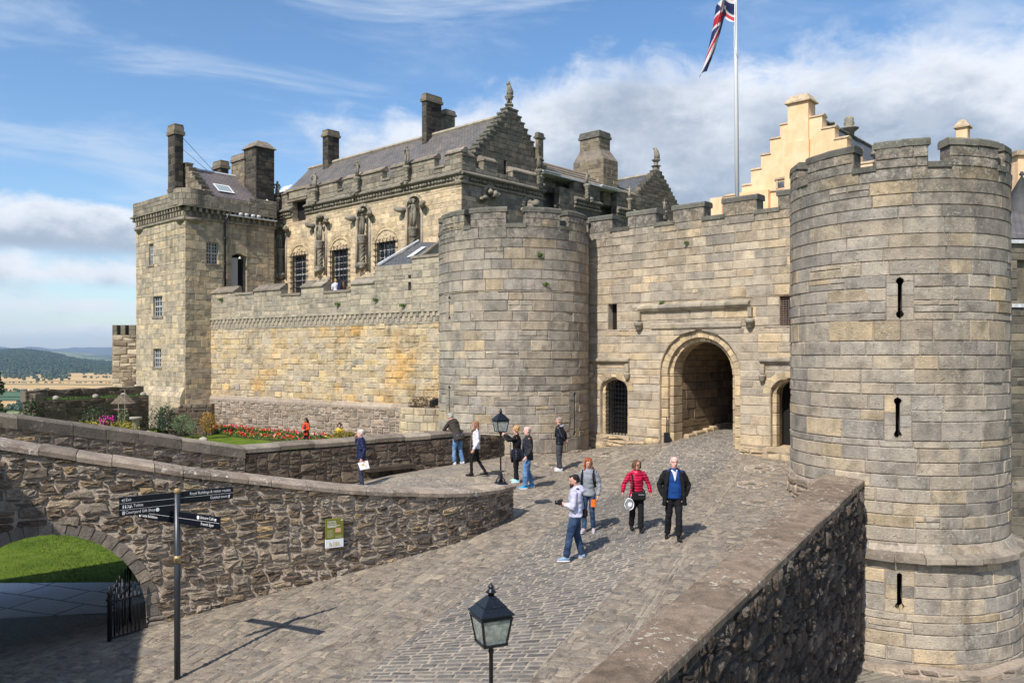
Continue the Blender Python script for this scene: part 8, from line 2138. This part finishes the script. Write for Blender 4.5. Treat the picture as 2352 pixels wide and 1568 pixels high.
def extra(t,name,mb,mat,label=None,sm=True):
    o=mb.build(name,mat,t,local=True); 
    if label: o['label']=label
    return o
def local_thing(t,name,label,cat,parts,group=None):
    """a held or worn object: stays top-level, built in the wearer's frame"""
    o=thing(name,label,cat,t.location[:],0,group); o.rotation_euler=t.rotation_euler; o.scale=t.scale
    for n,mb,mat in parts: mb.build(n,mat,o,local=True)
    return o
# 1 white-haired lady with the map
t,j,H,S=person('white-haired person in navy quilted jacket, hand at mouth, map in hand',830,1113,23.4,1.64,102,dict(rw=(.07,.15,1.49),re=(.24,.12,1.22),lw=(-.26,.0,.88),le=(-.27,-.08,1.14)),'navyq','slate','navy','white','short',SKP,1.06,.84,.95,yaw=5,female=True)
mb=MB(); prism(mb,lambda s,tt,z:(-.33-tt,s,z),[(-.24,.60),(.04,.55),(.12,.77),(-.18,.84)],0,.008); m2=MB()
for a,b,c,d in ((.15,.19,.66,.70),(.22,.30,.70,.76),(.2,.26,.79,.84)): 
    f=lambda u,w:(-.340,u-.30,w-.02); m2.add([f(a,c),f(b,c),f(b,d),f(a,d)],[(0,1,2,3)])
mp_=local_thing(t,'paper_map','folded paper map held at the hip by the white-haired person','map',[('sheet',mb,M['signwht']),('printed_patches',m2,M['salmon'])])
mb=MB(); tube(mb,[(-.13,.12,1.38),(.0,.155,1.15),(.12,.15,.98)],.008,5); extra(t,'bag_strap',mb,M['galv'])
# 2 man leaning on the wall
t,j,H,S=person('man in dark taupe jacket and light jeans leaning over the garden wall',1047,1067,27.6,1.80,48,dict(hip=(0,-.10,.92),neck=(0,.17,1.42),head=(-.01,.27,1.54),lh=(-.085,-.10,.89),rh=(.085,-.10,.89),lk=(-.11,-.02,.5),rk=(.12,-.06,.5),la=(-.12,-.06,.09),ra=(.16,-.16,.09),ls=(-.19,.14,1.36),rs=(.19,.14,1.36),le=(-.26,.30,1.12),re=(.26,.28,1.12),lw=(-.06,.45,1.13),rw=(.08,.46,1.12)),'olive','jeanl','white','cap','short',SK,1.12,.78,1.05,pitch=-35,hood=True)
# 3 woman in white walking left
t,j,H,S=person('woman in white top, brown scarf and black leggings walking left behind the wall',1094,1113,24.9,1.68,95,dict(lk=(-.08,.16,.5),la=(-.08,.16,.12),rk=(.08,-.06,.5),ra=(.08,-.30,.12),lw=(-.25,.10,.88),rw=(.24,-.06,.86)),'white','black','black','lbrown','long',SK,.94,.88,.72,female=True)
mb=MB(); tube(mb,[(-.10,.02,1.50),(-.02,.13,1.44),(.09,.09,1.46)],.035,8); tube(mb,[(-.02,.12,1.42),(-.04,.17,1.15),(-.06,.19,.90),(-.09,.20,.72)],[(.05,.03),(.07,.025),(.075,.02),(.05,.012)],8); extra(t,'scarf',mb,FB['brown'])
mb=MB(); 
for s in (-1,1): blob(mb,H(s*.03,.094,.012),(.022,.008,.017),8,5)
extra(t,'sunglasses',mb,EYE)
# 4 curly woman photographing
t,j,H,S=person('curly blond person in black, puffer jacket tied at waist, arm raised',1187,1109,24.6,1.68,78,dict(lw=(-.10,.38,1.50),le=(-.24,.22,1.33),rw=(.08,.38,1.49),re=(.26,.18,1.28),la=(-.10,-.04,.09),ra=(.10,.06,.09)),'black','black','aqua','blond','curly',SK,.98,.88,.9,female=True,toes=(15,-10))
mb=MB(); tube(mb,[(0,.0,1.06),(0,-.02,.95),(0,-.03,.80),(0,-.04,.66)],[(.17,.13),(.20,.16),(.205,.165),(.17,.13)],14); tube(mb,[(.06,.15,1.0),(.10,.19,.8),(.11,.17,.6)],[.045,.05,.035],8)
o=mb.build('tied_jacket',FB['puff'],t,local=True)
mb=MB(); bbox(mb,ident,-.08,.06,-.43,-.405,1.50,1.60,.005); local_thing(t,'camera','small dark camera held up to the face of the curly blond person','camera',[('camera_body',mb,M['iron'])])
# 5 man in light jeans
t,j,H,S=person('man in charcoal jacket, light jeans and bright blue trainers facing left',1213,1122,23.9,1.80,98,dict(lk=(-.11,.10,.5),la=(-.12,.10,.09),rk=(.11,.0,.5),ra=(.14,-.14,.09),lw=(-.26,.10,.92),rw=(.25,.02,.90)),'charcoal','jeanl','blue','grey','bald',SKP,1.06,.80,1.05,yaw=0)
mb=MB(); lathe(mb,(.27,.02,.70),[(.028,0),(.03,.10),(.012,.13),(.012,.15)],8); local_thing(t,'bottle','small dark bottle held low by the man in bright blue trainers','bottle',[('bottle_body',mb,M['glassw'])])
mb=MB(); tube(mb,[(0,.135,1.40),(0,.155,1.2),(0,.165,1.0),(0,.16,.84)],[(.05,.02),(.07,.018),(.075,.018),(.06,.015)],8); extra(t,'navy_shirt',mb,FB['navyq'])
# 6 man by the tower
t,j,H,S=person('man in black puffer with pale hood and grey trousers beside the round tower',1286,1083,27.2,1.78,75,dict(lw=(-.16,-.17,.98),rw=(.16,-.17,.98),le=(-.27,-.13,1.15),re=(.27,-.13,1.15),la=(-.11,-.04,.09),ra=(.11,.06,.09)),'puff','greyt','white','grey','short',SK,1.04,.86,1.1,toes=(10,-20))
mb=MB(); tube(mb,[(-.14,.03,1.44),(-.10,-.10,1.47),(.0,-.14,1.48),(.10,-.10,1.47),(.14,.03,1.44),(.12,.13,1.25),(.10,.145,1.0)],[.028,.04,.045,.04,.028,.018,.014],8); extra(t,'pale_hood',mb,FB['hoodgrey'])
mb=MB(); tube(mb,[(0,.12,1.43),(0,.15,1.30),(0,.155,1.1)],[(.05,.02),(.06,.02),(.06,.015)],8); extra(t,'black_shirt',mb,FB['black'])
# 7 redhead
t,j,H,S=person('red-haired woman in grey hoodie with backpack straps and blue jeans, facing the camera',1352,1224,18.8,1.70,163,dict(lw=(-.24,.06,.88),rw=(.25,.02,.86),lk=(-.09,.05,.5),la=(-.11,-.04,.09),ra=(.09,.08,.09)),'greyh','jean','pink','red','longer',SK,.98,.86,.85,yaw=12,pitch=-14,female=True,hood=True,toes=(12,-12))
mb=MB()
for s in (-1,1): tube(mb,[(s*.12,-.10,1.44),(s*.13,.03,1.47),(s*.135,.125,1.36),(s*.15,.12,1.2),(s*.17,.0,1.08)],[(.025,.012)]*5,6)
tube(mb,[(0,-.20,1.42),(0,-.24,1.25),(0,-.22,1.02)],[(.12,.06),(.15,.09),(.13,.07)],10); local_thing(t,'backpack','black backpack worn by the red-haired woman in grey','backpack',[('pack',mb,FB['black'])])
mb=MB(); bbox(mb,ident,-.21,-.09,-.19,-.15,.62,.80,.01); m2=MB(); tube(m2,[(-.17,.13,.95),(-.15,.165,.80)],.006,4); local_thing(t,'pouch','small orange pouch hanging at the hip of the red-haired woman','pouch',[('pouch_bag',mb,FB['tan']),('pouch_strap',m2,M['iron'])])
# 8 bearded man with camera
t,j,H,S=person('bearded dark-haired man in pale lilac hoodie holding a camera, nearest person on the road',1322,1291,17.05,1.78,74,dict(hip=(0,-.01,.93),lw=(-.07,.22,1.15),le=(-.25,.0,1.11),rw=(.06,.23,1.12),re=(.28,.0,1.10),lk=(-.12,.10,.50),la=(-.17,.16,.09),rk=(.13,-.0,.50),ra=(.17,-.10,.09)),'lilac','jean','bluey','black','short',SK,1.05,.90,1.05,yaw=28,pitch=-14,hood=True,toes=(15,-15))
mb=MB(); tube(mb,[H(-.055,.045,-.05),H(-.035,.085,-.085),H(0,.098,-.10),H(.035,.085,-.085),H(.055,.045,-.05)],[.016,.02,.024,.02,.016],7); tube(mb,[H(-.025,.094,-.043),H(.025,.094,-.043)],.007,5); extra(t,'beard',mb,HR['black'])
mb=MB(); bbox(mb,ident,-.075,.075,-.36,-.28,1.12,1.23,.01); m2=MB(); tube(m2,[(0,.34,1.17),(0,.43,1.16)],[.042,.045],12); local_thing(t,'camera','black camera with lens held at the chest by the bearded man','camera',[('camera_body',mb,M['iron']),('lens',m2,M['ironm'])])
mb=MB(); bbox(mb,ident,.06,.20,.10,.22,.86,1.02,.02); m2=MB(); tube(m2,[(-.15,.0,1.46),(.0,-.15,1.36),(.10,-.17,1.15),(.13,-.17,1.0)],.010,5); local_thing(t,'camera_bag','small black camera bag hanging behind the hip of the bearded man','bag',[('bag_body',mb,FB['black']),('strap',m2,FB['black'])])
mb=MB(); tube(mb,[(-.09,-.03,1.485),(-.07,-.12,1.47),(.0,-.15,1.45),(.07,-.12,1.47),(.09,-.03,1.485)],[.014,.02,.024,.02,.014],7); extra(t,'hood_lining',mb,FB['black'])
# 9 woman in crimson
t,j,H,S=person('woman in crimson quilted jacket, sunglasses and black trousers walking towards the camera',1462,1220,18.7,1.62,182,dict(lw=(-.34,.06,.95),le=(-.30,.0,1.16),rw=(.36,.06,.96),re=(.31,-.0,1.16),lk=(-.09,.10,.50),la=(-.08,.14,.09),rk=(.10,.02,.5),ra=(.11,-.12,.12)),'crimson','black','black','brown','bob',SKT,1.05,.84,1.05,yaw=25,female=True)
mb=MB()
for s in (-1,1): blob(mb,H(s*.03,.094,.012),(.024,.008,.019),8,5)
tube(mb,[H(-.075,.02,.014),H(-.05,.085,.016),H(.05,.085,.016),H(.075,.02,.014)],.004,4); extra(t,'sunglasses',mb,EYE)
mb=MB(); bbox(mb,ident,-.19,.15,-.24,-.14,.78,1.0,.035); m2=MB(); tube(m2,[(.14,-.02,1.47),(.13,.13,1.38),(.11,.155,1.2),(.13,.18,1.0)],[(.02,.006)]*4,6); tube(m2,[(.10,-.12,1.40),(-.12,-.15,1.1),(-.19,.10,.98)],[(.02,.006)]*3,6); m3=MB(); bbox(m3,ident,-.15,.0,-.246,-.242,.93,.94,.001)
local_thing(t,'shoulder_bag','black shoulder bag worn across the crimson jacket','bag',[('bag_body',mb,FB['black']),('strap',m2,FB['black']),('zip',m3,M['lead'])])
mb=MB(); c=Vector((.22,.22,.70)); n=22; ring=[(c.x+.115*cos(2*pi*i/n)*(1 if sin(2*pi*i/n)<.3 else .9),c.y+.02*sin(i),c.z+.14*sin(2*pi*i/n)) for i in range(n)]; tube(mb,[Vector(r) for r in ring]+[Vector(ring[0])],.009,5); m2=MB(); blob(m2,(c.x-.02,c.y,c.z-.02),(.06,.05,.065),9,6,j=.08); m3=MB(); m3.add([(r[0],r[1],r[2]) for r in ring],[list(range(n))]); m4=MB(); tube(m4,[(.16,.2,.95),(.19,.21,.84)],.004,4)
local_thing(t,'sun_visor','white rimmed sun visor dangling from the bag of the woman in crimson','hat',[('rim',mb,M['signwht']),('crown',m2,M['signwht']),('mesh_brim',m3,simple('grey_mesh',(.25,.26,.28),.7)),('cord',m4,M['signwht'])])
# 10 man in blue cardigan
t,j,H,S=person('white-haired man in open black jacket over blue cardigan, hands in pockets',1548,1233,17.9,1.80,176,dict(lw=(-.23,.05,.90),le=(-.31,-.05,1.13),rw=(.23,.05,.90),re=(.31,-.05,1.13),lk=(-.09,.12,.5),la=(-.08,.16,.09),rk=(.11,.0,.5),ra=(.13,-.10,.09)),'black','black','black','white','bald',SKP,1.14,.74,1.0,yaw=12,toes=(5,-15),collar=False,topr=1.06,open_over='royal')
mb=MB(); mb.add([(-.06,.10,1.465),(.06,.10,1.465),(.03,.155,1.36),(0,.172,1.24),(-.03,.155,1.36),(0,.15,1.44)],[(0,4,5),(4,3,5),(3,2,5),(2,1,5)]); tube(mb,[(-.075,.02,1.475),(-.05,.09,1.455),(0,.12,1.425),(.05,.09,1.455),(.075,.02,1.475)],[.014,.02,.018,.02,.014],6); extra(t,'white_shirt',mb,FB['white'])
mb=MB(); tube(mb,[H(-.03,.092,-.044),H(0,.102,-.038),H(.03,.092,-.044)],[.006,.010,.006],6); extra(t,'moustache',mb,HR['white'])
mb=MB(); tube(mb,[H(-.075,.02,.014),H(-.055,.085,.014),H(0,.098,.014),H(.055,.085,.014),H(.075,.02,.014)],.004,4); extra(t,'glasses',mb,M['iron'])
# 11, 12 in the garden
t,j,H,S=person('long-haired person in orange jacket standing in the flower garden looking down at hands',704,1100,43.5,1.66,155,dict(lw=(-.06,.24,1.10),le=(-.24,.04,1.14),rw=(.08,.24,1.08),re=(.25,.04,1.14)),'orange','black','black','black','longer',SK,.96,.80,.8,pitch=-25,female=True,voxel=.016,zbase=-5.04,group='people beyond the garden wall')
mb=MB(); tube(mb,[(0,.12,1.42),(0,.15,1.2),(0,.155,.95)],[(.04,.02),(.055,.018),(.05,.014)],8); extra(t,'black_shirt',mb,FB['black'])
person('curly dark-haired person in yellow half hidden behind the bronze-leaved bush',780,1100,40.6,1.62,190,None,'yellow','jean','white','black','curly',SK,.95,.85,.8,female=True,voxel=.016,zbase=-5.04,group='people beyond the garden wall')
# 13.. on the wall walk
def on_walk(label,px,h,top,hair,hs,rz,dY=1.0,J=None,legs='jean',female=False):
    Y=CW.Y(px)+dY; person(label,px,700,Y,h,rz,J,top,legs,'white',hair,hs,SK,.98,.85,.9,female=female,voxel=.018,zbase=3.10,group='people on the wall walk',sleeve=.2 if top=='green' else 1)
on_walk('person in sea-green shirt standing in the left opening of the battlement',651,1.74,'green','brown','short',40)
on_walk('blond person in white at the middle opening of the battlement, back turned',771,1.62,'white','blond','short',20,1.3,female=True)
on_walk('dark-haired person in navy beside the blond one in the battlement opening',780,1.60,'navyq','black','long',300,1.1,female=True)
on_walk('smaller brown-haired person at the right end of the group in the battlement opening',789,1.40,'brown','lbrown','short',60,1.4)
